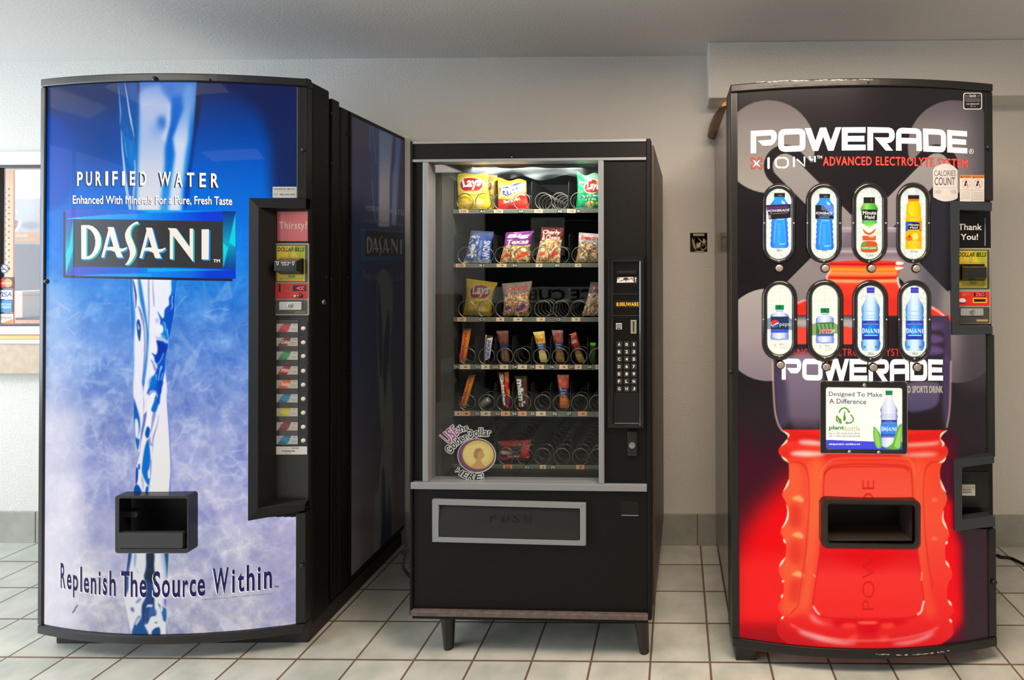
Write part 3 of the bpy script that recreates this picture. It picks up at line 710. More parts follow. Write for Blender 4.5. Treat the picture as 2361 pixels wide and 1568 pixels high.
# crumpled ice: soft facets getting stronger downwards
hh_, ww_ = c.h, c.w
rs = np.random.RandomState(3)
amp = np.clip((c.Y - 420) / 420, 0, 1)[:, None]
n1 = noise2(hh_, ww_, 70, 11, 4); n2_ = noise2(hh_, ww_, 26, 12, 3); n3_ = noise2(hh_, ww_, 120, 15, 3)
rid = 1 - np.abs(2 * noise2(hh_, ww_, 60, 21, 4) - 1) * 2.4
rid2 = 1 - np.abs(2 * noise2(hh_, ww_, 34, 22, 3) - 1) * 3.0
tex = (n1 - .5) * 84 + (n2_ - .5) * 48 + np.clip(rid, 0, 1) ** 3 * 26 + np.clip(rid2, 0, 1) ** 4 * 14 - 12
c.a += (tex * amp)[..., None] * np.array([1.0, .86, .42])
c.a += ((n3_ - .5) * 34 * np.clip((c.Y - 1000) / 250, 0, 1)[:, None])[..., None] * np.array([.9, .6, .5])
for _ in range(420):         # facets like torn clear ice
    cx, cy = rs.uniform(100, 700), rs.uniform(655, 1460); r = rs.uniform(7, 34); k = rs.randint(3, 6); a1 = rs.uniform(0, 3.14); el = rs.uniform(.22, .8); q_ = np.sort(rs.uniform(0, 6.28, k)); rr_ = r * rs.uniform(.6, 1.4, k)
    pol = [(cx + ra * (1.3 * math.cos(q) * math.cos(a1) - el * math.sin(q) * math.sin(a1)), cy + ra * (1.3 * math.cos(q) * math.sin(a1) + el * math.sin(q) * math.cos(a1))) for q, ra in zip(q_, rr_)]
    lt = rs.rand() < .6; t_ = np.clip((cy - 600) / 500, 0, 1)
    c.fill(pol, (214, 222, 250) if lt else (110 + 60 * t_, 120 + 50 * t_, 196), blur=rs.uniform(.4, 1.6), alpha=rs.uniform(.10, .36) * (.55 + .45 * t_))
for _ in range(46):
    cx, cy = rs.uniform(100, 700), rs.uniform(690, 1450); L_ = rs.uniform(20, 60); a0 = rs.uniform(-1, .6)
    p = smooth([(cx, cy), (cx + L_ * .5 * math.cos(a0), cy + L_ * .5 * math.sin(a0) - rs.uniform(-8, 8)), (cx + L_ * math.cos(a0), cy + L_ * math.sin(a0))], False)
    c.line(p, np.linspace(.8, 3.5, len(p)), (226, 230, 250) if rs.rand() < .7 else (120, 130, 200), blur=.8, alpha=.34)
# dark corners the backlight misses, painted into the print colour
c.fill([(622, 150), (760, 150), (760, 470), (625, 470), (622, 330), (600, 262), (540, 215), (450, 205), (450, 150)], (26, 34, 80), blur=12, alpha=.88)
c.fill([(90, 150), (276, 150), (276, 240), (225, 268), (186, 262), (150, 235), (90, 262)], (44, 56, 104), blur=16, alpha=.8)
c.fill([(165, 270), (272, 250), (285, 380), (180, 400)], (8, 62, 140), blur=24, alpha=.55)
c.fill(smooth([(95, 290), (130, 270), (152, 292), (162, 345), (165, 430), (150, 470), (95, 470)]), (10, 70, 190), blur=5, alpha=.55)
c.rect(90, 640, 170, 1470, (244, 244, 255), blur=26, alpha=.42); c.rect(90, 940, 190, 1470, (255, 250, 255), blur=18, alpha=.5)  # pale left edge: reflected daylight painted into the print
c.fill(smooth([(215, 1180), (330, 1130), (360, 1230), (300, 1330), (235, 1300)]), (150, 152, 196), blur=12, alpha=.5)
c.rect(620, 1200, 700, 1440, (150, 140, 190), blur=22, alpha=.5)
# --- upper glassy stream
def z5(p): return [(250 + a / 5.057, 180 + b / 5.057) for a, b in p]
c.fill(z5([(100, 40), (365, 40), (365, 500), (345, 1000), (330, 1560), (215, 1560), (180, 1200), (150, 800), (130, 500)]), grad([(190, (20, 62, 140)), (300, (0, 92, 180)), (400, (0, 96, 190)), (490, (0, 110, 210))]), blur=1.2)
c.fill(z5([(240, 60), (330, 60), (345, 600), (330, 1000), (310, 700), (250, 300)]), (0, 84, 170), blur=3, alpha=.8)
c.fill(z5([(205, 700), (300, 760), (330, 960), (290, 1110), (230, 1000)]), (0, 132, 224), blur=4, alpha=.8)
c.fill(z5([(330, 50), (365, 50), (362, 250), (345, 200)]), (40, 50, 90), blur=1.5, alpha=.7)
for p, w0, w1, cl in (([(190, 60), (215, 200), (245, 400), (275, 560), (300, 680)], 1.0, 3.4, (205, 222, 246)), ([(118, 90), (130, 250), (142, 420), (134, 540)], .8, 2.6, (120, 180, 240)), ([(150, 620), (160, 800), (180, 1000), (205, 1250), (240, 1450), (258, 1540)], 1.2, 6.5, (176, 206, 250)), ([(190, 760), (215, 920)], 1.0, 1.6, (120, 200, 250)), ([(305, 960), (312, 1080), (300, 1250), (290, 1440), (300, 1540)], 2.6, 5.0, (150, 180, 246)), ([(285, 560), (300, 760)], .8, 1.2, (80, 170, 240)), ([(215, 560), (225, 700), (235, 820)], 1, 4, (0, 110, 210)), ([(145, 600), (180, 690), (210, 800)], .8, 1.0, (90, 180, 240))):
    q = smooth(z5(p), False); c.line(q, np.interp(np.linspace(0, 1, len(q)), [0, .6, 1], [w0, w1, w0 if w1 < 4 else w1]), cl, blur=.7)
c.fill(z5([(365, 40), (1030, 40), (1010, 400), (990, 640), (940, 1000), (890, 1300), (850, 1560), (325, 1560), (345, 1000), (362, 500)]), grad([(190, (60, 118, 208)), (230, (96, 150, 224)), (300, (0, 116, 222)), (490, (0, 140, 240))]), blur=.8)
c.fill(z5([(365, 180), (420, 110), (600, 70), (640, 180), (735, 290), (725, 520), (690, 700), (665, 850), (660, 1050), (625, 1350), (610, 1560), (326, 1560), (345, 1000), (362, 500)]), grad([(190, (110, 150, 224)), (240, (182, 196, 232)), (320, (170, 194, 236)), (380, (208, 216, 236)), (490, (232, 234, 240))]), blur=4)
c.oval(250 + 620 / 5.057, 180 + 525 / 5.057, 10, 17, (30, 110, 204), blur=6); c.oval(250 + 560 / 5.057, 180 + 600 / 5.057, 14, 16, (120, 164, 232), blur=8, alpha=.6)
c.fill(z5([(700, 280), (735, 320), (720, 560), (660, 760), (620, 700), (680, 560)]), (206, 218, 244), blur=3, alpha=.9)
c.fill(z5([(640, 60), (760, 60), (790, 100), (740, 250), (690, 200)]), (40, 110, 206), blur=6, alpha=.8)
c.fill(z5([(905, 80), (985, 80), (975, 300), (945, 520), (935, 700), (900, 900), (860, 1250), (845, 1560), (690, 1560), (720, 1250), (770, 900), (740, 700), (800, 540), (870, 380)]), grad([(190, (84, 146, 222)), (270, (140, 180, 234)), (330, (212, 222, 246)), (490, (226, 232, 248))]), blur=4)
c.fill(z5([(735, 200), (850, 160), (865, 350), (790, 560), (745, 700), (765, 900), (720, 1150), (690, 1400), (670, 1560), (620, 1560), (645, 1300), (670, 1000), (665, 830), (700, 650), (730, 500)]), grad([(190, (30, 110, 214)), (300, (0, 88, 204)), (400, (0, 120, 220)), (490, (110, 170, 240))]), blur=3.5, alpha=.85)
c.fill(z5([(1035, 80), (1110, 90), (1075, 320), (1045, 560), (1015, 720), (985, 960), (960, 1200), (940, 1420), (885, 1560), (890, 1300), (940, 1000), (990, 640)]), grad([(190, (34, 44, 84)), (260, (30, 36, 60)), (330, (14, 48, 130)), (490, (0, 70, 200))]), blur=2.2, alpha=.9)
# --- lower stream
def z6(p): return [(290 + a / 6.031, 640 + b / 6.031) for a, b in p]
def z7(p): return [(290 + a / 5.807, 880 + b / 5.807) for a, b in p]
WH, BL, DB = (246, 244, 250), (10, 104, 214), (8, 60, 160)
body = z6([(45, 0), (720, 0), (690, 200), (680, 450), (610, 850), (550, 1150), (550, 1300), (575, 1568)]) + z7([(550, 120), (590, 600), (612, 1100), (600, 1510), (100, 1510), (140, 1150), (190, 950), (150, 900), (105, 650), (105, 250)]) + z6([(95, 1300), (100, 1000), (70, 500)])
c.fill(body, grad([(650, (244, 246, 255)), (900, (240, 238, 250)), (1150, (236, 232, 228))]), blur=.7)
F = lambda p, cl=BL, b=.8, a=1.0: c.fill(smooth(z6(p), True, 5), cl, blur=b, alpha=a, clip=body)
K = lambda p, cl=BL, b=.8, a=1.0: c.fill(smooth(z7(p), True, 5), cl, blur=b, alpha=a, clip=body)
F([(40, 0), (95, 0), (105, 250), (130, 560), (110, 900), (110, 1200), (90, 1500), (60, 700)], (20, 118, 216), 2.2)
F([(100, 40), (125, 100), (150, 240), (148, 330), (138, 440), (132, 300), (115, 140)], (20, 40, 130), .6)
F([(170, 30), (205, 40), (260, 360), (300, 640), (320, 800), (310, 1000), (290, 1240), (250, 1500), (228, 1440), (262, 1200), (285, 980), (280, 700), (240, 500), (195, 300)], (20, 128, 218), 1.6)
F([(170, 400), (215, 470), (255, 640), (272, 900), (262, 1180), (235, 1420), (240, 1300), (255, 1000), (245, 700)], (90, 90, 170), .9, .8)
F([(310, 30), (325, 30), (330, 500), (318, 800), (312, 600)], (110, 120, 200), .9, .8)
F([(370, 40), (378, 40), (400, 360), (388, 400), (375, 240)], (160, 170, 225), .8)
F([(150, 630), (180, 580), (210, 680), (205, 820), (190, 890), (165, 800)], (14, 70, 150), .7); F([(165, 640), (190, 700), (180, 730)], (220, 235, 250), .6)
F([(640, 40), (720, 20), (715, 150), (690, 230), (680, 460), (640, 700), (600, 900), (560, 1150), (545, 1300), (500, 1500), (480, 1620), (300, 1620), (340, 1500), (370, 1380), (440, 1250), (410, 1180), (390, 1100), (360, 1040), (430, 1070), (440, 960), (415, 870), (500, 880), (560, 830), (500, 780), (470, 700), (480, 590), (440, 470), (520, 570), (545, 440), (600, 380), (600, 280), (640, 200)], (0, 84, 206), .9)
F([(640, 30), (700, 30), (690, 180), (630, 260), (640, 160)], (0, 136, 236), 2.0, .8)
F([(610, 420), (660, 400), (640, 660), (570, 880), (560, 640)], (0, 76, 200), 2, .7)
F([(490, 620), (580, 700), (570, 860), (500, 840)], (0, 138, 222), 2, .8)
F([(420, 700), (470, 650), (520, 690), (510, 770), (450, 750)], WH, .6)
F([(405, 590), (450, 560), (465, 600), (430, 640)], (200, 206, 240), .8)
F([(400, 780), (420, 820), (500, 830), (585, 880), (580, 920), (500, 880), (420, 850)], (176, 200, 244), 1.2)
F([(350, 880), (400, 820), (430, 900), (440, 1030), (420, 1070), (380, 1050), (345, 1020)], WH, .8)
F([(440, 880), (560, 930), (570, 1000), (520, 1060), (440, 1180), (410, 1120), (450, 1000)], (0, 52, 176), 1.6)
F([(345, 1180), (370, 1130), (410, 1240), (410, 1320), (370, 1380), (340, 1280)], WH, .8)
F([(345, 1150), (370, 1150), (420, 1250), (435, 1270), (400, 1300), (370, 1200)], (120, 130, 210), .8, .8)
for p, w in (([(650, 260), (640, 330), (650, 400), (630, 440)], 2.0), ([(420, 1190), (450, 1200), (500, 1120), (520, 1050)], 1.6), ([(525, 620), (545, 640), (552, 740)], 1.8), ([(575, 720), (590, 860), (570, 900)], 2.2), ([(500, 1230), (470, 1330), (455, 1430)], 1.8), ([(420, 1350), (425, 1420)], 3), ([(520, 1330), (490, 1420)], 1.6), ([(495, 1240), (480, 1280)], 4.0)): c.line(smooth(z6(p), False), w, (150, 200, 248), blur=.7)
F([(330, 1420), (420, 1360), (430, 1500), (340, 1560)], (0, 120, 214), 2.5, .8)
K([(300, 190), (320, 120), (400, 120), (430, 200), (400, 170), (330, 170)], (150, 170, 230), 1.4)
K([(310, 230), (340, 160), (400, 150), (395, 220), (340, 350), (370, 430), (360, 560), (320, 650), (300, 600), (265, 560), (280, 400)], WH, .7)
K([(400, 180), (440, 260), (430, 330), (395, 420), (370, 410), (340, 380), (380, 260)], (0, 110, 210), 1.0)
K([(430, 0), (500, 0), (470, 130), (450, 300), (425, 260), (430, 120)], (0, 72, 196), 1.2)
K([(105, 240), (120, 250), (185, 480), (190, 640), (160, 760), (185, 780), (155, 930), (115, 700), (100, 480)], (8, 96, 196), 1.0); K([(125, 500), (160, 520), (175, 640), (165, 740), (135, 750), (120, 640)], (236, 236, 244), 1.4)
K([(225, 0), (250, 0), (235, 140), (245, 300), (230, 520), (200, 700), (185, 1000), (205, 800), (260, 560), (280, 400), (240, 430), (238, 250)], (80, 100, 190), .8, .85)
K([(260, 680), (290, 600), (325, 640), (315, 720), (290, 760), (265, 730)], (0, 84, 178), .8)
K([(300, 770), (320, 880), (330, 1050), (310, 1170), (290, 1220), (320, 1280), (300, 1390), (230, 1260), (215, 1160), (240, 960), (265, 840)], (0, 108, 206), 1.0)
K([(360, 420), (400, 440), (370, 560), (335, 700), (300, 800), (350, 860), (360, 740), (420, 560), (445, 420), (430, 560), (380, 740), (365, 870), (345, 1090), (355, 880), (330, 740)], (120, 130, 205), .9, .8)
K([(135, 1150), (165, 1170), (160, 1320), (130, 1380), (130, 1260)], (8, 70, 170), .7); K([(165, 1120), (185, 1100), (190, 1170), (170, 1170)], (10, 80, 190), .6)
K([(130, 1380), (180, 1400), (215, 1480), (220, 1520), (90, 1520)], (0, 80, 180), .8); K([(260, 1520), (270, 1420), (300, 1400), (295, 1480)], (0, 90, 190), .8); K([(210, 1260), (240, 1330), (235, 1470), (215, 1360)], (170, 180, 226), 1.2)
K([(330, 1050), (345, 1080), (335, 1250), (300, 1500), (285, 1510), (320, 1300)], (90, 120, 210), .8, .8); K([(300, 1230), (325, 1270), (300, 1300)], WH, .7)
K([(560, 180), (600, 700), (615, 1150), (600, 1510), (580, 1510), (600, 1150), (580, 700), (550, 250)], (40, 84, 190), 1.2, .85)
# --- strands below the delivery port
def z8(p): return [(280 + a / 7.131, 1260 + b / 7.131) for a, b in p]
low = z8([(115, 100), (780, 100), (755, 600), (745, 1000), (765, 1480), (170, 1480), (90, 1100), (55, 900), (80, 400)])
c.fill(low, (222, 222, 226), blur=1)
Q = lambda p, cl, b=1.2, a=1.0: c.fill(smooth(z8(p), True, 5), cl, blur=b, alpha=a, clip=low)
Q([(110, 100), (170, 100), (150, 260), (120, 420), (110, 700), (75, 760), (80, 400)], (36, 72, 136), 1.5)
Q([(415, 100), (535, 100), (535, 330), (550, 480), (520, 620), (540, 760), (545, 1000), (560, 1130), (480, 1160), (430, 1270), (400, 1250), (410, 1000), (440, 960), (510, 960), (500, 1000), (420, 1000), (400, 1100), (390, 1280), (340, 1250), (335, 980), (400, 830), (410, 640), (370, 500), (400, 330)], (34, 66, 120), 1.2)
Q([(420, 120), (525, 120), (530, 320), (535, 470), (500, 600), (440, 560), (395, 480), (420, 320)], (36, 46, 66), 1.5)
Q([(700, 100), (775, 100), (765, 400), (750, 540), (735, 440), (720, 280)], (30, 70, 110), 2.0); Q([(640, 110), (700, 110), (740, 460), (720, 600), (690, 400)], (150, 176, 220), 2.5, .7)
Q([(240, 150), (280, 110), (380, 160), (385, 420), (290, 420), (220, 340)], (216, 220, 220), 3, .6); Q([(215, 120), (245, 150), (230, 350), (290, 430), (260, 420), (205, 300)], (110, 140, 190), 1.6, .8)
Q([(155, 1010), (190, 1010), (205, 1080), (170, 1060)], (50, 60, 130), 2); Q([(240, 920), (300, 850), (320, 870), (260, 930)], (90, 100, 170), 2)
Q([(215, 1270), (300, 1140), (380, 1300), (440, 1480), (180, 1490)], (30, 82, 142), 1.4); Q([(230, 1240), (300, 1150), (310, 1200), (240, 1300)], (190, 196, 214), 1)
Q([(500, 1400), (560, 1340), (630, 1340), (630, 1480), (510, 1480)], (28, 74, 132), 1); Q([(545, 1250), (590, 1240), (570, 1270)], (70, 90, 160), 1); Q([(570, 1030), (580, 1100), (560, 1160)], (80, 96, 160), 1)
Q([(600, 940), (640, 960), (690, 1000), (740, 1040), (735, 1220), (690, 1220), (650, 1050)], (44, 96, 160), 1.2); Q([(635, 950), (680, 1020), (660, 1080)], (226, 226, 230), .8); Q([(460, 1010), (540, 1020), (560, 1090), (470, 1160), (440, 1230)], (60, 100, 166), 1.4, .9)
Q([(695, 870), (750, 860), (745, 1000), (700, 960)], (120, 120, 190), 2); Q([(735, 1200), (765, 1480), (740, 1480)], (110, 110, 180), 1)
c.line([(168, 1413), (178, 1396)], 2, (50, 52, 60), blur=.6)
A_lit1 = art('backlit_print_blue', emit=.90, rough=.35, coat=.05, base=.04, spec=.03)
z_b, z_t = .0945, 1.9935
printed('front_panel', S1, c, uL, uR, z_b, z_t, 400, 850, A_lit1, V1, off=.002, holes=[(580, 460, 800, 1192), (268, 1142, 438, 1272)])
FP1 = [o for o in COL.objects if o.name.startswith('front_panel')][-1]

# ---- logo plate and lettering (prints on the lit panel)
def lit(name, rgb, e=.85): return mat(name, tuple(list(np.array(L(*rgb)[:3]) * .1) + [1]), .4, emit=e, ecol=L(*rgb), spec=.1)
pl = Cv(140, 475, 550, 655, 3, (40, 40, 44))
pl.rect(130, 470, 560, 660, (44, 48, 62))
pl.fill([(151, 481), (514, 486), (514, 510), (151, 505.5)], grad([(151, (66, 84, 214)), (200, (40, 90, 216)), (300, (0, 110, 225)), (360, (0, 130, 240)), (430, (0, 90, 236)), (470, (0, 62, 224)), (514, (2, 58, 222))], 'x'))
pl.fill([(153, 504), (175, 501.5), (250, 495), (350, 491.5), (350, 506), (160, 504.6)], grad([(153, (120, 226, 250)), (200, (0, 184, 250)), (290, (0, 158, 248)), (350, (0, 140, 244))], 'x'), alpha=.95)
pl.fill([(300, 482), (514, 486.4), (500, 487.2), (345, 491)], (0, 180, 252), alpha=.9, blur=.5)
pl.fill([(151, 505.5), (169.7, 505.7), (168, 636), (151, 636)], grad([(505, (62, 90, 190)), (545, (30, 130, 190)), (575, (0, 190, 214)), (600, (20, 140, 190)), (636, (62, 80, 180))]))
pl.fill([(168, 507), (168.5, 575), (151.5, 634), (150.8, 585), (160, 570)], (20, 224, 240), blur=.7, alpha=.9)
pl.fill([(513.8, 486), (543.5, 487.4), (543.5, 642), (513.8, 618)], grad([(486, (2, 50, 140)), (520, (0, 110, 170)), (560, (0, 170, 205)), (600, (0, 100, 170)), (642, (0, 40, 140))]))
pl.fill([(542.8, 491), (543.3, 570), (529, 560), (514.5, 618), (514, 560), (526, 570)], (0, 226, 236), blur=.6, alpha=.92)
pl.fill([(168, 615), (513.8, 618.6), (543.5, 621), (543.5, 643), (168, 636)], grad([(168, (66, 74, 212)), (215, (50, 84, 216)), (300, (0, 104, 224)), (360, (0, 140, 246)), (440, (0, 110, 240)), (480, (0, 62, 222)), (543, (0, 58, 214))], 'x'))
pl.fill([(172, 635), (250, 632), (350, 630), (350, 639), (200, 636.5)], (0, 168, 250), alpha=.9, blur=.4); pl.fill([(340, 618.6), (540, 622), (450, 624), (340, 627)], (0, 184, 252), alpha=.9, blur=.4)
pl.fill([(169.7, 505.7), (513.8, 510), (513.8, 618.4), (169.7, 614.8)], grad([(170, (66, 66, 68)), (330, (58, 58, 60)), (513, (54, 52, 56))], 'x'))
A_lit1b = art('backlit_print_plate', emit=.88, rough=.3, coat=.08, base=.06, spec=.05)
def inpoly(p):
    p = np.asarray(p, float)
    def fn(x, y):
        r = False
        for (xa, ya), (xb, yb) in zip(p, np.roll(p, -1, 0)):
            if (ya > y) != (yb > y) and x < xa + (y - ya) * (xb - xa) / (yb - ya): r = not r
        return r
    return fn
o_pl = px_sheet('logo_plate', S1, pl, 151, 481, 543.5, 643, 260, 110, A_lit1b, V1, off=.0034, quad=[(151, 481), (543.5, 487.4), (543.5, 643), (151, 636)], label='dark plate with blue bevelled border')
px_sheet('plate_shadow', S1, Cv(140, 480, 545, 655, 1, (34, 40, 60)), 146, 489, 536, 648, 60, 6, A_lit1b, o_pl, off=.0029, quad=[(146, 488.5), (536, 495), (536, 648.5), (146, 640.5)])
def zA(p): return [(140 + a / 8.252, 470 + b / 8.252) for a, b in p]
def zB(p): return [(340 + a / 8.2545, 470 + b / 8.2545) for a, b in p]
lt_D = [smooth(zA([(388, 405), (540, 405), (620, 430), (690, 490), (740, 570), (765, 660), (765, 760), (745, 850), (700, 930), (640, 1000), (570, 1040), (510, 1050), (392, 1050)]), True, 1), zA([(490, 455), (560, 490), (610, 550), (645, 620), (660, 700), (655, 790), (630, 880), (590, 950), (540, 990), (490, 1005)])]
A_o = [(893, 440), (1010, 443), (1120, 845), (1160, 850), (1220, 840), (1258, 818), (1268, 838), (1240, 870), (1200, 897), (1140, 910), (1187, 1022), (1070, 1020), (1030, 915), (960, 885), (890, 878), (858, 890), (825, 1022), (770, 1020), (905, 500)]
A_i = [(938, 600), (1005, 820), (950, 814), (900, 824), (880, 832)]
lt_A1 = [zA(A_o), zA(A_i)]; lt_A2 = [zA([(a + 727, b + 12) for a, b in A_o]), zA([(a + 727, b + 12) for a, b in A_i])]
lt_S = [smooth(zA([(1470, 340), (1430, 345), (1370, 375), (1300, 430), (1250, 500), (1225, 570), (1225, 630), (1240, 700), (1275, 790), (1305, 870), (1316, 930), (1312, 1000), (1280, 1080), (1240, 1140), (1222, 1160), (1290, 1152), (1350, 1090), (1400, 1010), (1428, 930), (1425, 860), (1405, 790), (1365, 690), (1335, 620), (1328, 550), (1340, 480), (1375, 420), (1430, 385), (1472, 380)]), True, 2)]
lt_N = [zB([(387, 460), (548, 468), (803, 825), (803, 470), (868, 472), (868, 1105), (487, 600), (487, 1050), (425, 1050), (425, 520)])]
lt_I = [zB([(1030, 485), (1170, 485), (1165, 1060), (1030, 1058)])]
lt_all = [lt_D, lt_A1, lt_S, lt_A2, lt_N, lt_I]
def letters(S, groups, fn, off, dx=0, dy=0):
    g = G()
    for lp in groups: g.pxface(S, [[(fn(x, y)[0] + dx, fn(x, y)[1] + dy) for x, y in q] for q in lp], off)
    return g
ident = lambda x, y: (x, y)
M_cream_l = lit('lit_cream', (244, 238, 226), .9)
for k_, lp in enumerate(lt_all):
    m_ = lit('lit_teal', (44, 190, 196), .8) if k_ in (0, 2, 4) else lit('lit_azure', (14, 146, 236), .8)
    for o_, dx, dy in ((.0040, 3.7, 2.9), (.0043, 1.9, 1.5)): letters(S1, [lp], ident, o_, dx, dy).make('letter_edge', m_, o_pl)
g = letters(S1, lt_all, ident, .0048); text(g, S1, 'TM', box_map(492, 598, 507, 605), .0048, bold=.03); g.make('brand_lettering', M_cream_l, o_pl)
M_shadow_l = lit('lit_charcoal', (40, 42, 58), .5)
CAP_W = lit('lit_white', (252, 246, 238), .95)
def arc_text(items, S, m, parent, name, off, **kw):
    g = G()
    for s, fn in items: text(g, S, s, fn, off, **kw)
    return g.make(name, m, parent)
pw = []
for s, x0, x1 in (('P', 178, 191), ('U', 198.5, 212), ('R', 220.5, 234), ('I', 243, 249.5), ('F', 259, 271.5), ('I', 281.5, 288), ('E', 299.5, 312), ('D', 323, 337.5), ('W', 367, 394), ('A', 404, 421), ('T', 431, 448), ('E', 460, 475), ('R', 486.5, 504)):
    k = (x0 - 178) / 326.0; y0 = 396 + 0 - 1.2 * math.sin(math.pi * min(1, k * 1.6)) + 4 * max(0, k - .55) / .45; pw.append((s, x0, x1, y0, y0 + 33))
for s, a, a1, b, b1 in pw:
    arc_text([(s, box_map(a - 3.2, b + 2.6, a1 - 3.2, b1 + 2.6))], S1, M_shadow_l, FP1, 'letter_shadow', .0030, bold=.02)
    arc_text([(s, box_map(a, b, a1, b1))], S1, CAP_W, FP1, 'letter', .0036, bold=.022)
tg = lambda dx, dy: (lambda v: [(168 + dx + 367 * a, 451 + dy + 21.5 * (1 - b) + .6 * math.sin(a * 6) + 3.5 * a * a) for a, b in v])
arc_text([('Enhanced With Minerals For a Pure, Fresh Taste', tg(-1.5, 1.2))], S1, M_shadow_l, FP1, 'lettering_shadow', .0030, bold=.02)
arc_text([('Enhanced With Minerals For a Pure, Fresh Taste', tg(0, 0))], S1, CAP_W, FP1, 'lettering', .0036, bold=.025)
# slogan along a sagging line, letter shapes tall and narrow
def slog(v_, w0, w1, top, bot):
    return [(w0 + (w1 - w0) * a, bot(w0 + (w1 - w0) * a) + (top(w0 + (w1 - w0) * a) - bot(w0 + (w1 - w0) * a)) * b) for a, b in v_]
base = lambda x: np.interp(x, [138, 190, 220, 270, 330, 370, 400, 430, 470, 500, 540, 600, 628], [1354, 1365, 1370, 1375, 1377.5, 1378, 1378, 1377, 1375, 1371, 1367, 1361, 1357])
def words(dx, dy):
    it = []
    for s, x0, x1, asc, dsc in (('R', 139.5, 151, 58, 0), ('e', 154, 165, 36, 0), ('p', 168, 180, 36, 16), ('l', 185, 189.5, 58, 0), ('e', 193, 205.5, 36, 0), ('n', 209, 222, 38, 0), ('i', 227, 232, 54, 0), ('s', 237, 247, 40, 0), ('h', 252, 267, 58, 0), ('T', 279, 299, 59, 0), ('h', 301, 317, 59, 0), ('e', 321.5, 338, 41, 0), ('S', 352, 370, 61, 0), ('o', 373, 392, 41, 0), ('u', 397, 415, 40, 0), ('r', 421, 434, 39, 0), ('c', 437, 452, 40, 0), ('e', 455, 473, 40, 0), ('W', 490.5, 527.5, 59, 0), ('i', 535, 541.5, 54, 0), ('t', 548, 563, 45, 0), ('h', 568.5, 587, 60, 0), ('i', 594, 601, 54, 0), ('n', 608.5, 627, 40, 0)):
        b = float(base((x0 + x1) / 2)); it.append((s, box_map(x0 + dx, b - asc + dy, x1 + dx, b + dsc + dy, slope=float(base(x1) - base(x0)) * .8)))
    return it
arc_text(words(-1.5, 1.8), S1, lit('lit_white', (252, 246, 238), .95), FP1, 'slogan_halo', .0030, bold=.015)
arc_text(words(0, 0), S1, lit('lit_indigo', (42, 36, 98), .62), FP1, 'slogan_lettering', .0036, bold=.022)
g = G(); text(g, S1, 'TM', box_map(632, 1350.5, 642, 1355), .0036, bold=.03); text(g, S1, '©1999 The Coca-Cola Company. "DASANI" is a trademark of The Coca-Cola Company', box_map(466, 1381.5, 629, 1385.5, slope=-15), .0036); g.make('small_print', lit('lit_indigo', (46, 38, 106), .62), FP1)

# ---- delivery port
u0, _, z1 = S1.hit(266, 1141); u1, _, z0 = S1.hit(441, 1276)
PT = Surf(S1.P(u0, S1.front(u0), 0)[:2], S1.P(u1, S1.front(u1), 0)[:2], .004); wP = PT.W
SF = PT.flat(-.042)
dp = G().loft(SF, rrect(276, 1150, 431, 1264, 4, 5), rrect(265, 1142, 435, 1276, 7, 5), [(0, -.10), (0, -.004), (.12, 0), (.9, 0), (1, -.006)])
o_i = rrect(265, 1142, 435, 1276, 7, 5)
v = []; n = len(o_i)
pts0 = [SF.at(x, y, -.006) for x, y in o_i]; pts1 = [p + SF.uy * .055 for p in pts0]
dp.add(pts0 + pts1, [(i, (i + 1) % n, n + (i + 1) % n, n + i) for i in range(n)])
port = dp.make('delivery_port', mat('port_plastic', L(26, 27, 28), .3), V1, smooth=False)
pb = SF.flat(.07); q0, q1 = SF.at(272, 1146, 0), SF.at(433, 1268, 0)
G().box(SF, -.0, wP, .075, .08, SF.hit(350, 1272)[2], SF.hit(350, 1144)[2]).make('recess_back', M_dark, port)
G().pxplate(SF, rrect(270, 1228, 421, 1264, 3, 3), -.012, .001).make('lower_lip', mat('port_grey', L(40, 41, 41), .45, bump=.04, bscale=500), port)
G().pxplate(SF.flat(-.01), [(279, 1180), (314, 1180), (318, 1186), (314, 1193), (279, 1193)], -.03, 0).make('latch', mat('port_grey', L(40, 41, 41), .45, bump=.04, bscale=500), port)

# ---- control column, set back on the right
CS = S1.flat(.012)
FB = S1.flat(-.018)
bz = G()
uo, ui = S1.hit(578, 800)[0], S1.hit(603, 800)[0]
zt_o, zt_i, zb_i, zb_o = S1.hit(640, 458)[2], S1.hit(640, 480)[2], S1.hit(620, 1166)[2], S1.hit(590, 1197)[2]
fd = float(S1.front(uo)) - .010; ff = float(S1.front(W1 - .002)) - .008; bd = .008
uc = S1.hit(622, 800)[0]
def q4(a, b, c_, d_): bz.add([a, b, c_, d_], [(0, 1, 2, 3)])
P1 = S1.P
q4(P1(uo, fd, zb_o), P1(ui, fd, zb_i), P1(ui, fd, zt_i), P1(uo, fd, zt_o)); q4(P1(ui, fd, zb_i), P1(uc, bd, zb_i + .012), P1(uc, bd, zt_i - .004), P1(ui, fd, zt_i))
zb_r = S1.hit(712, 1160)[2]
q4(P1(uo, fd, zt_o), P1(ui, fd, zt_i), P1(W1, ff, zt_i - .0), P1(W1, ff, zt_o)); q4(P1(ui, fd, zt_i), P1(uc, bd, zt_i - .004), P1(W1, bd, zt_i - .004), P1(W1, ff, zt_i))
q4(P1(uo, fd, zb_o), P1(W1 - .004, ff, zb_o + .018), P1(W1, ff, zb_r), P1(ui, fd, zb_i)); q4(P1(ui, fd, zb_i), P1(W1, ff, zb_r), P1(W1, bd, zb_r + .012), P1(uc, bd, zb_i + .012))
q4(P1(uo, fd, zb_o), P1(uo, fd, zt_o), P1(uo, .02, zt_o), P1(uo, .02, zb_o))
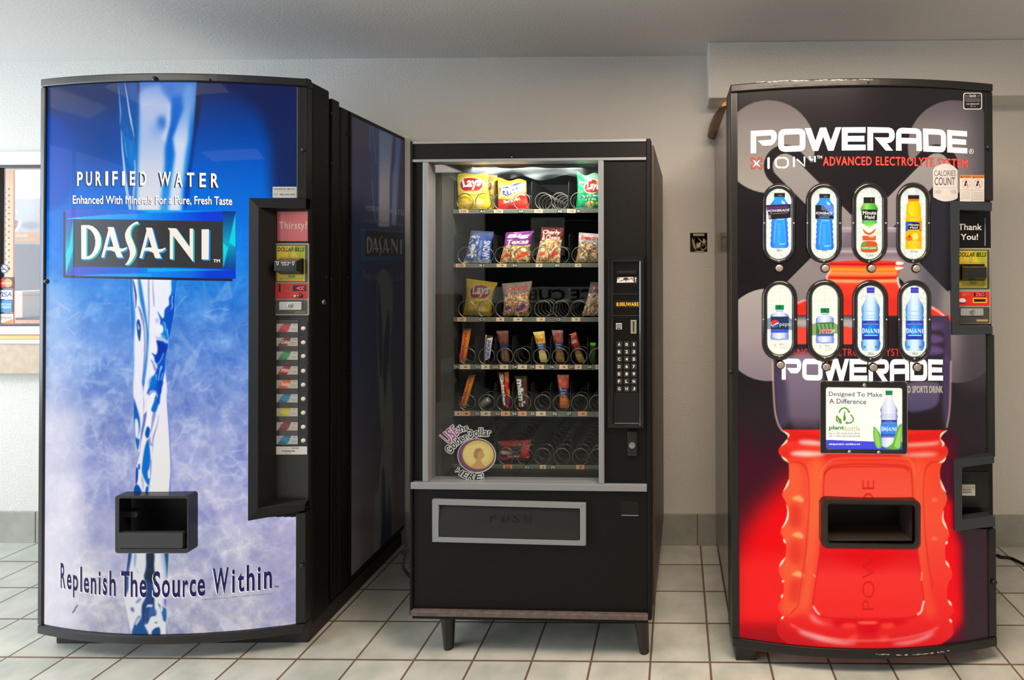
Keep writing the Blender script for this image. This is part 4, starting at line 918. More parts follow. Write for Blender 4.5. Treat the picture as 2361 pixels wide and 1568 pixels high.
q4(P1(uo, fd, zt_o), P1(W1, ff, zt_o), P1(W1, .02, zt_o), P1(uo, .02, zt_o)); q4(P1(uo, fd, zb_o), P1(uo, .02, zb_o), P1(W1, .02, zb_o + .018), P1(W1, ff, zb_o + .018))
bz.make('control_bezel', mat('satin_bezel', L(13, 13, 14), .5, spec=.3), V1)
G().box(S1, uc - .02, W1 - .001, .009, .024, zb_i, zt_i).make('control_panel', mat('control_grey', L(26, 26, 25), .42, bump=.05, bscale=700), V1)
CP = S1.flat(.009)
for y in (541, 738, 1022, 1140): screw(CP, 622, y, .004, V1, M_steel, off=0.002, n=10)
def pxbox(S, x0, y0, x1, y1, o0, o1, m, parent, name, r=0, bevel=0, label=None):
    p = rrect(x0, y0, x1, y1, r, 3) if r else [(x0, y0), (x1, y0), (x1, y1), (x0, y1)]
    return G().pxplate(S, p, o0, o1).make(name, m, parent, bevel=bevel, label=label)
# Thirsty sign
tsn = pxbox(CP, 633, 485, 711, 561, 0, .003, M_black2, V1, 'thirsty_sign', 2)
ct = Cv(634, 484, 712, 560, 4, (206, 100, 106)); ct.rect(630, 480, 648, 570, (176, 66, 76), blur=2); ct.rect(646, 480, 655, 570, (196, 120, 140), blur=2, alpha=.8); ct.rect(655, 515, 711, 540, (214, 112, 116), blur=10)
ct.text('Thirsty?', lambda v: [(644 + 64 * a, 533 - 22 * b) for a, b in v], (232, 206, 200), bold=.01, space=1.15)
px_sheet('print', CP, ct, 639, 488, 709.5, 556, 90, 90, art('sign_print', emit=.10, rough=.3, coat=.3, base=.6), tsn, off=.0034, label='pink sign reading Thirsty?')
# coin mechanism plate
def coin_unit(S, parent, x0, y0, x1, y1, left_hidden=False):
    w, h = x1 - x0, y1 - y0; X = lambda a: x0 + w * a; Y = lambda b: y0 + h * b
    pl_ = pxbox(S, x0, y0, x1, y1, 0, .004, mat('warm_grey_plate', L(150, 148, 138), .45), parent, 'coin_plate', 2, .001)
    pxbox(S, X(.035), Y(.02), X(.965), Y(.54), .0042, .0052, mat('dark_grey_inset', L(62, 62, 60), .45), pl_, 'inset', 2)
    cy = Cv(X(.08), Y(.02), X(.92), Y(.55), 4, (236, 206, 40))
    cy.fill([(X(.5), Y(.03)), (X(.9), Y(.03)), (X(.9), Y(.5)), (X(.78), Y(.5)), (X(.72), Y(.2))], (150, 186, 40), blur=2, alpha=.7); cy.rect(X(.42), Y(.10), X(.50), Y(.2), (150, 190, 80), blur=1, alpha=.8); cy.rect(X(.42), Y(.44), X(.62), Y(.475), (70, 160, 80), blur=.5, alpha=.8)
    cy.text('DOLLAR BILLS', box_map(X(.12), Y(.055), X(.88), Y(.115)), (46, 34, 16), bold=.035, italic=.15)
    for yy in (.195, .485, .50, .515): cy.line([(X(.17), Y(yy)), (X(.83), Y(yy))], .9, (110, 90, 20), alpha=.8)
    px_sheet('label_print', S, cy, X(.10), Y(.035), X(.90), Y(.525), 66, 90, A_gloss, pl_, off=.0058, label='yellow label reading DOLLAR BILLS')
    sl = G().pxplate(S, [(X(.16), Y(.21)), (X(.84), Y(.21)), (X(.84), Y(.43)), (X(.16), Y(.43))], .006, .012)
    bill = sl.make('bill_acceptor', M_black2, pl_, bevel=.002)
    SS_ = S.flat(S.d0 - .040)
    a = [S.at(X(.16), Y(.215), .012), S.at(X(.82), Y(.215), .012), S.at(X(.82), Y(.42), .012), S.at(X(.16), Y(.42), .012)]
    b_ = [SS_.at(X(.02), Y(.245), 0), SS_.at(X(.66), Y(.245), 0), SS_.at(X(.66), Y(.385), 0), SS_.at(X(.02), Y(.385), 0)]
    return pl_, bill, a, b_, X, Y
pl_, bill, a, b_, X, Y = coin_unit(CP, V1, 630, 561, 711.5, 727)
G().hexa([b_[3], b_[2], b_[1], b_[0], a[3], a[2], a[1], a[0]]).make('bill_slot_housing', mat('slot_plastic', L(34, 33, 34), .3), pl_, bevel=.002)
SSl = CP.flat(CP.d0 - .0405)
g = G(); text(g, SSl, 'INSERT BILL', box_map(648, 604.5, 670.5, 607.3), .0006, bold=.02); text(g, SSl, 'FACE UP', box_map(651, 609, 666, 611.8), .0006, bold=.02)
for xx in (640, 676):
    for p, q in (((-3, 0), (3, 0)), ((3, 0), (0, 8)), ((0, 8), (-3, 0))): 
        dx, dy = q[0] - p[0], q[1] - p[1]; l_ = math.hypot(dx, dy); nx, ny = -dy / l_ * .45, dx / l_ * .45
        g.pxface(SSl, [[(xx + p[0] + nx, 604 + p[1] + ny), (xx + q[0] + nx, 604 + q[1] + ny), (xx + q[0] - nx, 604 + q[1] - ny), (xx + p[0] - nx, 604 + p[1] - ny)]], .0006)
g.make('lettering', M_text_white, pl_)
pxbox(SSl, 636, 616, 677, 620, -.001, .0008, M_dark, pl_, 'bill_slot')
rp_ = pxbox(CP, 632, 653, 709, 689, .0042, .0052, mat('red_panel', L(168, 30, 34), .35, coat=.3), pl_, 'red_panel', 2)
pxbox(CP, 643, 655, 646.5, 674, .0052, .0058, M_dark, pl_, 'coin_slot')
pxbox(CP, 675, 658, 705, 671, .0052, .006, M_dark, pl_, 'display')
g = G()
for i, s in enumerate(('C', 'C')): pass
text(g, CP, '<CC', box_map(684, 660.5, 701.5, 668.5), .0066, bold=.02); g.make('display_digits', mat('red_digits', L(255, 50, 60), .4, emit=2.2, ecol=L(255, 40, 60)), pl_)
G().lathe(CP.at(691.5, 682, .005), -CP.uy, [(.0085, 0), (.008, .006), (.005, .008)], 16).make('coin_return', mat('dark_chrome', L(110, 90, 80), .2, .8), pl_, smooth=True)
G().lathe(CP.at(681, 682.5, .005), -CP.uy, [(.004, 0), (.0035, .004), (.001, .005)], 12).make('coin_return_lever', M_white, pl_, smooth=True)
g = G()
for yy in (661, 664, 675, 678): text(g, CP, 'EXACT CHANGE' if yy < 670 else 'COIN RETURN', box_map(655, yy, 667, yy + 1.6), .0056)
g.make('small_print', mat('dim_print', L(120, 30, 24), .5), pl_)
pxbox(CP, 632, 691.5, 708, 724, .0042, .0052, mat('dark_grey_inset', L(62, 62, 60), .45), pl_, 'inset', 2)
lk_ = pxbox(CP, 643.5, 696, 695, 714.5, .0054, .008, mat('satin_steel', L(196, 196, 194), .3, .7), pl_, 'lock_plate', 1.5, .0006)
G().lathe(CP.at(669.5, 705, .008), -CP.uy, [(.0088, 0), (.0085, .003), (.0062, .0035), (.0058, .0012), (.003, .0012), (.003, .004), (.001, .0042)], 20).make('lock', M_steel, pl_, smooth=False)
g = G(); text(g, CP, 'COINCO', box_map(680, 718, 704, 721), .0056, bold=.02); g.make('maker_lettering', mat('gold_print', L(170, 150, 80), .4), pl_)
# nine product labels and their buttons
rows = [756, 788.5, 820, 854, 886, 918.5, 950.5, 983, 1014.5]
prints = [((190, 60, 80), (214, 218, 220), ''), ((120, 60, 66), (200, 190, 186), 'Coke'), ((60, 140, 90), (206, 214, 206), ''), ((160, 46, 50), (206, 200, 194), 'Pibb'), ((232, 100, 50), (206, 200, 190), 'Fanta'), ((40, 120, 160), (200, 206, 206), ''), ((196, 186, 60), (206, 206, 196), ''), ((120, 44, 56), (206, 200, 194), ''), ((30, 110, 160), (200, 208, 210), '')]
M_btn_plate = mat('button_plate', L(36, 36, 36), .4)
M_btn = mat('white_button', L(212, 208, 200), .35)
G().pxplate(CP, [(632, 738), (688, 738), (687, 1027), (630, 1027)], 0, .0012).make('label_window', mat('label_strip', L(58, 56, 58), .25, coat=.5), V1)
names_l = ['red', 'dark red and white', 'green', 'red diamond', 'orange', 'blue', 'yellow', 'maroon', 'blue']
for i, (yy, (c1_, c2_, w_)) in enumerate(zip(rows, prints)):
    cl = Cv(634, yy - 12, 690, yy + 12, 4, (196, 192, 188))
    cl.fill([(640, yy + 9), (655, yy - 10), (672, yy - 10), (660, yy + 11)], c1_, blur=.5); cl.fill(smooth([(646, yy), (656, yy - 8), (668, yy - 2), (660, yy + 7)]), tuple(min(255, q + 26) for q in c1_), blur=1)
    cl.fill([(672, yy - 12), (690, yy - 12), (690, yy + 12), (664, yy + 12)], c2_, blur=.8)
    if w_: cl.text(w_, box_map(648, yy - 4, 667, yy + 4), (244, 240, 236), bold=.03, italic=.2)
    cl.line([(677, yy - 6), (684, yy - 6)], 1.3, (90, 84, 84)); cl.line([(672, yy + 2), (684, yy + 2)], .9, (150, 144, 140)); cl.line([(674, yy + 5), (684, yy + 5)], .9, (150, 144, 140))
    px_sheet('product_label', CP, cl, 637.5, yy - 9.5, 686.5, yy + 9.5, 46, 22, A_gloss, V1, off=.0018, label='%s product label beside its button' % names_l[i])
    pxbox(CP, 689.5, yy - 15, 708.5, yy + 14, .0, .0016, M_btn_plate, V1, 'button_plate', 1)
    G().lathe(CP.at(700, yy + 1, .0016), -CP.uy, [(.0078, 0), (.0076, .003), (.0058, .0058), (.002, .0068)], 16).make('select_button', M_btn, V1, smooth=True)
cb = Cv(628, 1028, 710, 1050, 4, (214, 212, 208))
rs2 = np.random.RandomState(5)
for xa, xb, ya, yb in ((672, 689, 1032, 1035), (650, 680, 1038.5, 1042)):
    x_ = xa
    while x_ < xb: w_ = rs2.choice([.5, .8, 1.1]); cb.rect(x_, ya, x_ + w_, yb, (60, 58, 58)); x_ += w_ + .6
cb.line([(646, 1034), (668, 1034)], .7, (150, 148, 148)); cb.text('890-4301', box_map(658, 1043.5, 671, 1046), (80, 80, 80))
px_sheet('barcode_sticker', CP, cb, 630, 1029.5, 708, 1048, 120, 30, A_paper, V1, off=.0015, label='white barcode sticker')
cr = Cv(625, 426, 690, 460, 4, (206, 208, 208)); cr.text('FOR REPAIR SERVICE', box_map(631.5, 434, 680.5, 438.5), (60, 62, 66), bold=.01); cr.line([(639, 442.5), (672, 442.5)], .6, (130, 130, 134)); cr.text('PLEASE', box_map(631, 446, 641, 448), (90, 90, 94)); cr.text('CALL', box_map(633, 449, 641, 451), (90, 90, 94)); cr.text('900-659-4395', box_map(645, 446.5, 680, 451), (50, 52, 56), bold=.02)
px_sheet('repair_sticker', S1, cr, 628.5, 430.5, 685.5, 456, 110, 54, A_paper, V1, off=.0035, label='white sticker reading FOR REPAIR SERVICE')

# ---- right side of the cabinet
SR = Surf(S1.P(W1 - .004, .205, 0)[:2], S1.P(W1 - .004, .735, 0)[:2])      # u runs back along the side
sp = Cv(795, 220, 960, 1420, 1.5)
sp.rect(780, 200, 980, 1430, grad([(230, (38, 42, 84)), (330, (34, 42, 96)), (500, (28, 46, 104)), (620, (20, 48, 110)), (760, (28, 46, 104)), (900, (52, 62, 104)), (1050, (84, 82, 104)), (1200, (112, 104, 112)), (1390, (138, 122, 132))]))
def zs(p): return [(800 + a / 3.267, 220 + b / 3.267) for a, b in p]
sp.fill(zs([(165, 150), (240, 180), (240, 960), (210, 960), (180, 600)]), (22, 60, 130), blur=1.5, alpha=.9)
for p in ([(190, 170), (205, 350), (222, 520)], [(175, 170), (172, 420)], [(185, 640), (200, 800), (215, 960)]): sp.line(smooth(zs(p), False), 1.1, (120, 150, 210), blur=.5)
sp.fill(zs([(242, 180), (350, 230), (340, 400), (325, 620), (322, 990), (238, 990)]), grad([(270, (70, 110, 180)), (340, (110, 140, 196)), (420, (172, 182, 206)), (530, (176, 182, 200))]), blur=1.6)
sp.fill(zs([(370, 240), (410, 270), (395, 500), (370, 980), (335, 980), (340, 600), (360, 500)]), grad([(290, (60, 110, 190)), (400, (100, 130, 200)), (520, (140, 156, 206))]), blur=2)
sp.fill(zs([(105, 1000), (440, 1020), (440, 1230), (105, 1250)]), (14, 84, 140)); sp.fill(zs([(135, 1018), (420, 1036), (420, 1205), (135, 1215)]), (26, 28, 34))
ref_x = lambda x: 836 + (x - 151) * (933 + 0 - 836 + 8) / (543.5 - 151) * 1.0
def side_map(x, y):
    k = (x - 151) / 392.5; xs_ = 836 + 108 * k; return xs_, (528 + (y - 481) * .476) + 3 * k
for lp in lt_all: sp.fill([[side_map(a, b) for a, b in q] for q in lp], (196, 204, 196), alpha=.9)
sp.text('PURIFIED WATER', lambda v: [(844 + 92 * a, 486 + 13 * a - 13 * b) for a, b in v], (180, 180, 184), bold=.01, space=1.3, alpha=.9)
sp.text('Enhanced With Minerals For a Pure, Fresh Taste', lambda v: [(840 + 104 * a, 512 + 14 * a - 9 * b) for a, b in v], (130, 132, 144), bold=.02, alpha=.9)
sp.text('Replenish The Source Within', lambda v: [(838 + 110 * a, 650 + 6 * a - 26 * b) for a, b in v], (124, 128, 136), bold=.0, alpha=.8)
def zr(p): return [(800 + a / 2.063, 640 + b / 2.063) for a, b in p]
sp.fill(smooth(zr([(145, 0), (215, 20), (210, 300), (205, 420), (218, 600), (215, 900), (210, 1330), (140, 1400), (128, 1150), (145, 950), (160, 800), (150, 500)])), grad([(650, (110, 120, 130)), (900, (130, 136, 140)), (1300, (140, 138, 142))]), blur=1.5)
for p in ([(195, 150), (205, 300), (190, 480), (175, 700), (160, 850), (150, 980), (142, 1020), (155, 850), (180, 620), (170, 420)], [(150, 20), (170, 300), (160, 480), (148, 250)], [(175, 900), (190, 1200), (185, 1380), (150, 1400), (165, 1200), (165, 1000)], [(200, 1000), (212, 1150), (208, 1330), (190, 1240)], [(150, 600), (160, 760), (150, 700)]): sp.fill(smooth(zr(p)), (24, 36, 78), blur=1.3)
n_ = noise2(sp.h, sp.w, 40, 9, 4); sp.a += ((n_ - .5) * 36 * np.clip((sp.Y - 900) / 300, 0, 1)[:, None])[..., None]
u_a = SR.hit(809, 600)[0]
sp_o = printed('side_panel', SR, sp, u_a, .515, .10, 1.965, 110, 400, art('side_print', rough=.32, coat=.35, base=.85), V1, off=.0025)
G().box(SR, u_a - .012, u_a, -.004, 0, .08, 1.98).make('side_panel_edge', M_black, V1)
for y in (310, 425, 515, 640, 860, 1080): 
    c_ = SR.at(802, y, .001); G().lathe(c_, S1.ux, [(.005, 0), (.004, .003), (.001, .0035)], 10).make('screw', M_screw, V1, smooth=True)
SD1 = Surf(S1.P(W1 - .004, .150, 0)[:2], S1.P(W1 - .004, .735, 0)[:2])
for y0_ in (258, 373, 640): 
    for x_ in (750, 763): 
        c_ = SD1.at(x_, y0_ + (x_ - 750) * .3, .001); G().lathe(c_, S1.ux, [(.0055, 0), (.0045, .004), (.001, .005)], 10).make('screw', M_screw, V1, smooth=True)
lk2 = SD1.at(729, 699, .012)
G().lathe(S1.P(W1, .09, lk2[2]), S1.ux, [(.010, 0), (.010, .004), (.006, .006)], 14).make('door_lock', M_steel, V1, smooth=True)
# top corner cap
G().lathe(S1.P(W1 - .016, .02, ZT1), (0, 0, 1), [(.014, 0), (.013, .006), (.006, .009)], 14).make('corner_stud', M_black, V1, smooth=True)
G().lathe(S1.P(.03, .02, ZT1), (0, 0, 1), [(.014, 0), (.013, .006), (.006, .009)], 14).make('corner_stud', M_black, V1, smooth=True)
# ================================================================== snack machine
S2 = Surf((-.926, 1.890), (-.081, 1.873))
W2 = S2.W; V2 = thing('vending_machine', 'lower black snack machine with glass front on short legs, between the two drink machines', 'vending machine', S2.P(W2 / 2, .4, 0))
ZT2, ZB2 = float(S2.hit(1216, 322.5)[2]), .150
M_blk = mat('black_vinyl_steel', L(9, 8, 7), .5, spec=.22, bump=.12, bscale=700)
u_, z_ = (lambda x, y: S2.hit(x, y)[0]), (lambda x, y: S2.hit(x, y)[2])
uGl, uGr = u_(988, 740), u_(1380, 740)                 # glass opening
zGt, zGb = z_(1180, 371), z_(1180, 1113)
uIl = u_(1045, 487) - .02
IL = float((at(1044, 640, 2.035) - S2.O) @ S2.ux); IR = u_(1398, 700)
SB = S2.flat(0)
# cabinet shell, hollow behind the glass
g = G()
cz0, cz1, cd = .165, ZT2 - .010, .735
g.box(S2, .006, IL - .004, .055, cd, cz0, cz1); g.box(S2, IR + .004, W2 - .002, .055, cd, cz0, cz1)
cab = g.make('cabinet_side', mat('brown_black_wrinkle', L(58, 48, 41), .38, bump=.15, bscale=500), V2, bevel=.003)
G().box(S2, IL - .0035, IR + .0035, .055, cd, zGt + .006, cz1).make('cabinet_top', M_blk, V2)
G().box(S2, IL - .0035, IR + .0035, .055, cd, cz0, zGb - .006).make('cabinet_bottom', M_blk, V2)
M_in = mat('interior_grey', L(52, 54, 54), .6)
G().box(S2, IL - .0035, IR + .0035, .60, cd, zGb - .005, zGt + .005).make('interior_back', mat('interior_dark', L(30, 31, 31), .6), V2)
# interior side linings
G().box(S2, IL - .0038, IL - .0002, .056, .599, zGb - .004, zGt + .004).make('interior_wall', M_in, V2)
G().box(S2, IR + .0002, IR + .0038, .056, .599, zGb - .004, zGt + .004).make('interior_wall', mat('interior_dark', L(30, 31, 31), .6), V2)
# door: posts, header, strips
def pl2(name, x0, y0, x1, y1, o0, o1, m, bev=.0015, dy=0.0, par=None):
    return G().pxplate(S2, [(x0, y0), (x1, y0 + dy), (x1, y1 + dy), (x0, y1)], o0, o1).make(name, m, par or V2, bevel=bev)
zb_p = z_(946, 1412)
G().box(S2, -.001, u_(952, 1000), -.004, .054, ZB2, ZT2).make('door_post', M_blk, V2, bevel=.004)
G().box(S2, u_(1491, 700), W2 - .009, -.004, .054, ZB2, ZT2).make('door_post', M_blk, V2, bevel=.004)
uL2, uR2 = u_(952, 1000) + .0005, u_(1491, 700) - .0005
hz0, hz1 = z_(1216, 365), z_(1216, 329.5)
G().box(S2, uL2, uR2, .002, .054, hz0, hz1).make('header_panel', M_blk, V2)
for a, b in ((hz1 + .0003, ZT2 - .001), (z_(1216, 371.5), hz0 - .0003)): G().box(S2, uL2 - .012, uR2, -.002, .054, a, b).make('silver_trim', M_alu, V2, bevel=.001)
zt2 = z_(1216, 371.5) - .0005
G().box(S2, uL2, u_(975, 740), .008, .054, zGb, zt2).make('left_strip', M_blk, V2)
G().box(S2, u_(975, 740) + .0003, uGl, -.004, .054, zGb, zt2).make('silver_trim', M_alu, V2, bevel=.0025)
G().box(S2, uGr, u_(1392.5, 740), -.004, .054, zGb, zt2).make('silver_trim', M_alu, V2, bevel=.0025)
G().box(S2, u_(1392.5, 740) + .0003, uR2, .006, .054, zGb, zt2).make('control_column', M_blk, V2)
zs0, zs1 = z_(1216, 1129.5), zGb - .0004
G().box(S2, uL2 - .006, uR2, -.006, .054, zs0, zs1).make('silver_trim', M_alu, V2, bevel=.002)
G().box(S2, uL2, uR2, .004, .054, z_(1216, 1409), zs0 - .0004).make('lower_door', M_blk, V2, bevel=.001)
G().box(S2, uL2 - .003, uR2 + .003, -.012, .054, z_(1216, 1421), z_(1216, 1409.5)).make('kick_ledge', mat('scuffed_brown_edge', L(92, 80, 76), .5, mottle=.3, mscale=60), V2, bevel=.002)
G().box(S2, uL2 - .003, uR2 + .003, .0, .054, ZB2 - .012, z_(1216, 1421) - .0004).make('bottom_lip', M_blk, V2, bevel=.002)
gl = G().box(S2, uGl - .004, uGr + .004, .024, .028, zGb - .003, zt2 + .003).make('display_glass', glass_mat('display_glass', (.93, .95, .94, 1), 1.0), V2)
for (x, y) in ((1180, 362),): screw(S2.flat(.002), x, y, .002, V2, M_steel, n=8)
# legs
M_leg = mat('black_leg', L(30, 28, 27), .4)
for x, y, dpt in ((1015, 1420, .06), (1474, 1432, .06), (1015, 1420, .66), (1474, 1432, .66)):
    c_ = S2.P(u_(x, 1400), dpt, ZB2 - .012)
    dx_ = .012 if x > 1200 else .004
    g = G(); v = []; h_ = ZB2 - .012
    for k in range(9):
        t_ = k / 8; r = .027 - .010 * t_; q = c_ + np.array([dx_ * t_, 0, -h_ * t_])
        v.append((q, r))
    g.tube([q for q, r in v], [r for q, r in v], 14); g.make('leg', M_leg, V2, smooth=True)
# delivery door
zf = .004
fr2 = G()
oq = [(996, 1152), (1350.5, 1161), (1350.5, 1259), (996.5, 1250)]; iq = [(1011, 1164.5), (1337, 1173), (1337, 1247), (1011, 1238.5)]
for i in range(4):
    j = (i + 1) % 4; p = [oq[i], oq[j], iq[j], iq[i]]
    G().pxplate(S2.flat(zf), p, 0, .012).make('delivery_frame', M_alu, V2, bevel=.0012)
G().pxplate(S2.flat(zf), iq, .0003, .0008).make('delivery_recess', M_dark, V2)
fl = G(); a_ = S2.flat(zf)
cr_ = []
for k in range(9):
    t_ = k / 8; o_ = .002 + .011 * math.sin(t_ * 2.1) ; ya, yb = 1167 + 70 * t_, 1175 + 70 * t_
    xi = 5 * math.sin(t_ * 3.0)
    cr_ += [a_.at(1016 - xi, ya, o_), a_.at(1334 + xi * .4, yb, o_)]
fl.add(cr_, [(2 * k, 2 * k + 1, 2 * k + 3, 2 * k + 2) for k in range(8)])
flap = fl.make('delivery_flap', mat('flap_vinyl', L(22, 21, 22), .42, bump=.1, bscale=500), V2, smooth=True)
g = G(); sf = S2.flat(zf - .0128)
for s, x0, x1 in (('P', 1128, 1141), ('U', 1156, 1171), ('S', 1181, 1196), ('H', 1207, 1222)): text(g, sf, s, box_map(x0, 1187 + (x0 - 1128) * .025, x1, 1205 + (x0 - 1128) * .025), 0)
g.make('push_lettering', mat('flap_print', L(12, 11, 12), .3), flap)
pxq = S2.flat(.004)
G().pxplate(pxq, [(1432, 1155), (1472.5, 1156), (1472.5, 1190), (1432, 1189)], 0, .0015).make('square_plate', M_black2, V2, bevel=.0006)
G().pxplate(pxq, [(1433, 1187.5), (1472, 1188.5), (1472, 1190), (1433, 1189)], .0016, .003).make('plate_edge', M_alu, V2)
# keypad module
K0 = S2.flat(.006)
bz = G().loft(K0, rrect(1413, 603, 1474, 979, 1, 2), rrect(1401, 591, 1486, 988, 2, 2), [(0, .001), (0, .010), (.25, .014), (.85, .014), (1, .010), (1, .0)])
kp = bz.make('keypad_bezel', mat('gloss_black_bezel', L(13, 13, 14), .22, coat=.3), V2)
G().pxplate(K0, [(1412.5, 602), (1474.5, 602), (1474.5, 979), (1412.5, 979)], .0002, .002).make('keypad_panel', M_black2, kp)
KP = K0.flat(.004)
def kp_box(name, x0, y0, x1, y1, o1, m, bev=.0006, par=None): return G().pxplate(KP, [(x0, y0), (x1, y0), (x1, y1), (x0, y1)], 0, o1).make(name, m, par or kp, bevel=bev)
for y in (677, 727): kp_box('panel_joint', 1413.5, y, 1474, y + 1.2, .0008, mat('joint_grey', L(50, 50, 50), .4), 0)
kp_box('bill_slot', 1421, 621, 1469.5, 633, .008, M_blk, .002); kp_box('bill_mouth', 1424, 625.5, 1466, 628.5, .0086, M_dark, 0)
cl = Cv(1420, 636, 1470, 655, 5, (20, 20, 20)); cl.fill([(1424, 640), (1460, 638.5), (1462, 651), (1422, 652)], (214, 212, 206)); 
for q in range(9): cl.line([(1425 + q * 4, 641 + (q * 7) % 8), (1428 + q * 4, 643 + (q * 5) % 7)], 1.8, (60, 60, 58))
cl.oval(1443, 643, 6, 3, (40, 40, 40)); cl.line([(1465.5, 640), (1465.5, 651)], 1.4, (220, 220, 214)); cl.fill([(1463, 643), (1465.5, 638.5), (1468, 643)], (220, 220, 214))
px_sheet('bill_picture', KP, cl, 1421, 637, 1469.5, 653.5, 90, 34, A_paper, kp, off=.0008)
kp_box('display', 1415.5, 693, 1473, 710, .0012, mat('display_window', L(20, 15, 8), .15, coat=.5), 0)
g = G(); text(g, KP, '8:00UWARE', lambda v: [(1421.5 + 51 * a, 706 - 9 * b) for a, b in v], .0016, bold=.01, space=1.1); g.make('display_digits', mat('amber_digits', L(220, 150, 40), .4, emit=.75, ecol=L(255, 176, 50)), kp)
cp = kp_box('coin_return', 1420, 745.5, 1433.5, 759.5, .003, mat('pale_grey', L(196, 196, 190), .4)); kp_box('coin_return_button', 1422, 748, 1431.5, 757.5, .0045, M_blk, .0004, cp)
g = G(); text(g, KP, 'COIN', box_map(1423.5, 749.5, 1430, 752), .0048, bold=.02); text(g, KP, 'RETURN', box_map(1423, 753, 1430.5, 755.5), .0048, bold=.02); g.make('lettering', M_text_white, cp)
cp = kp_box('coin_slot', 1454, 738, 1467.5, 769.5, .004, mat('satin_gold_steel', L(170, 164, 140), .35, .6), .001); kp_box('coin_mouth', 1459.3, 741, 1462.4, 765, .0044, M_dark, 0, cp)
M_key = mat('key_black', L(44, 43, 42), .35)
kl = ['A01', 'B23', 'C45', 'D67', 'E89', 'FLN', 'GHJ']
k0 = None
for r, s in enumerate(kl):
    for q, ch in enumerate(s):
        x, y = (1427.8, 1445, 1461.6)[q], 794.3 + 17.05 * r
        k = G().pxplate(KP, rrect(x - 6.3, y - 6.8, x + 6.3, y + 6.6, 1.2, 2), 0, .003).make('key', M_key, V2, bevel=.0008)
        g = G(); text(g, KP, ch, box_map(x - (1.4 if ch == '1' else 2.9), y - 3.6, x + (1.2 if ch == '1' else 2.6), y + 3.2), .0034, bold=.02); g.make('key_letter', M_text_white, k)
kp_box('change_tray', 1415.5, 906, 1473, 977, .0009, mat('tray_dark', L(14, 14, 14), .35), .0005)
kp_box('tray_edge', 1416, 975.5, 1473, 978, .004, mat('joint_light', L(90, 90, 88), .35), .0005)
lkp = G().pxplate(S2.flat(.006), [(1447, 995), (1469, 995), (1468.5, 1052), (1446.5, 1052)], 0, .012).make('lock_plate', mat('gloss_black_bezel', L(13, 13, 14), .22, coat=.3), V2, bevel=.004)
c_ = S2.flat(.006).at(1457.5, 1026.5, .012); G().lathe(c_, -S2.uy, [(.011, 0), (.0105, .003), (.008, .0035), (.0078, .0015), (.0035, .0015), (.0035, .004), (.001, .0042)], 20).make('lock', M_steel, lkp)
# cable loop hanging behind the left side
p = [at(933, 1315, 2.3), at(930, 1298, 2.3), at(934, 1282, 2.3), at(942, 1270, 2.3)]
f_ = p[0]; p = [np.array([f_[0] + .30, 2.58, .008]), np.array([f_[0] + .12, 2.44, .008]), np.array([f_[0] + .04, 2.34, .012])] + p + [S2.P(.05, .44, p[-1][2] + .03), S2.P(.09, .47, cz0 + .01)]
G().tube(cr3(p, 8), .006, 8).make('power_cable', mat('grey_cable', L(60, 60, 58), .5), V2, smooth=True)
# the lamp over the shelves and the crumpled film under it
lt = bpy.data.lights.new('display_lamp', 'AREA'); lt.shape = 'RECTANGLE'; lt.size = .40; lt.size_y = .03; lt.energy = 2.6; lt.color = (1.0, .97, .88)
lo = bpy.data.objects.new('display_lamp', lt); COL.objects.link(lo); lo.location = S2.P((IL + IR) / 2, .075, zGt - .012); lo.rotation_euler = (math.radians(26), 0, 0)
M_film = bpy.data.materials.new('clear_film'); M_film.use_nodes = True; _b = M_film.node_tree.nodes['Principled BSDF']; _b.inputs['Base Color'].default_value = L(214, 224, 230); _b.inputs['Roughness'].default_value = .25; _b.inputs['Alpha'].default_value = .06
g = G(); nn = 60; fh = noise2(9, nn + 1, 6, 31, 2); v = []
for j in range(9):
    for i in range(nn + 1):
        a = i / nn; hgt = (.034 + .020 * fh[0, i] + .008 * math.sin(a * 23)) * (j / 8.0)
        v.append(S2.P(IL + .012 + (IR - IL - .024) * a, .060 + .035 * fh[j, i] + .02 * j / 8, zGt - .002 - hgt))
g.add(v, [(j * (nn + 1) + i, j * (nn + 1) + i + 1, (j + 1) * (nn + 1) + i + 1, (j + 1) * (nn + 1) + i) for j in range(8) for i in range(nn)]); g.make('plastic_film', M_film, V2, smooth=True)

# ---- trays, coils, tags
RS = S2.flat(.150)                                   # plane of the tray fronts
M_rail2 = mat('tray_rail', L(106, 110, 100), .4, .2); M_tray = mat('tray_metal', L(34, 36, 35), .45, .3)
M_coil = mat('coil_wire', L(120, 118, 112), .28, .85)
M_div = mat('divider_sheet', L(44, 46, 46), .35, .4)
railY = [(482.5, 492), (607.5, 617), (731.5, 742), (840.5, 852), (948, 960), (1071.5, 1084)]
coil_x = [[1071, 1114, 1156, 1202, 1252, 1290, 1334, 1379], [1073, 1117.5, 1158.6, 1205, 1246, 1292.5, 1337, 1376], [1074, 1119, 1160, 1204, 1250.5, 1293, 1334, 1378.6],
          [1076, 1120.6, 1163, 1202, 1247, 1291, 1334, 1377], [1076, 1120.6, 1163, 1204, 1250, 1293, 1336, 1377], [1076, 1118, 1165, 1209, 1250, 1295, 1337.6, 1378.6]]
TRAYZ = []; DIVU = []
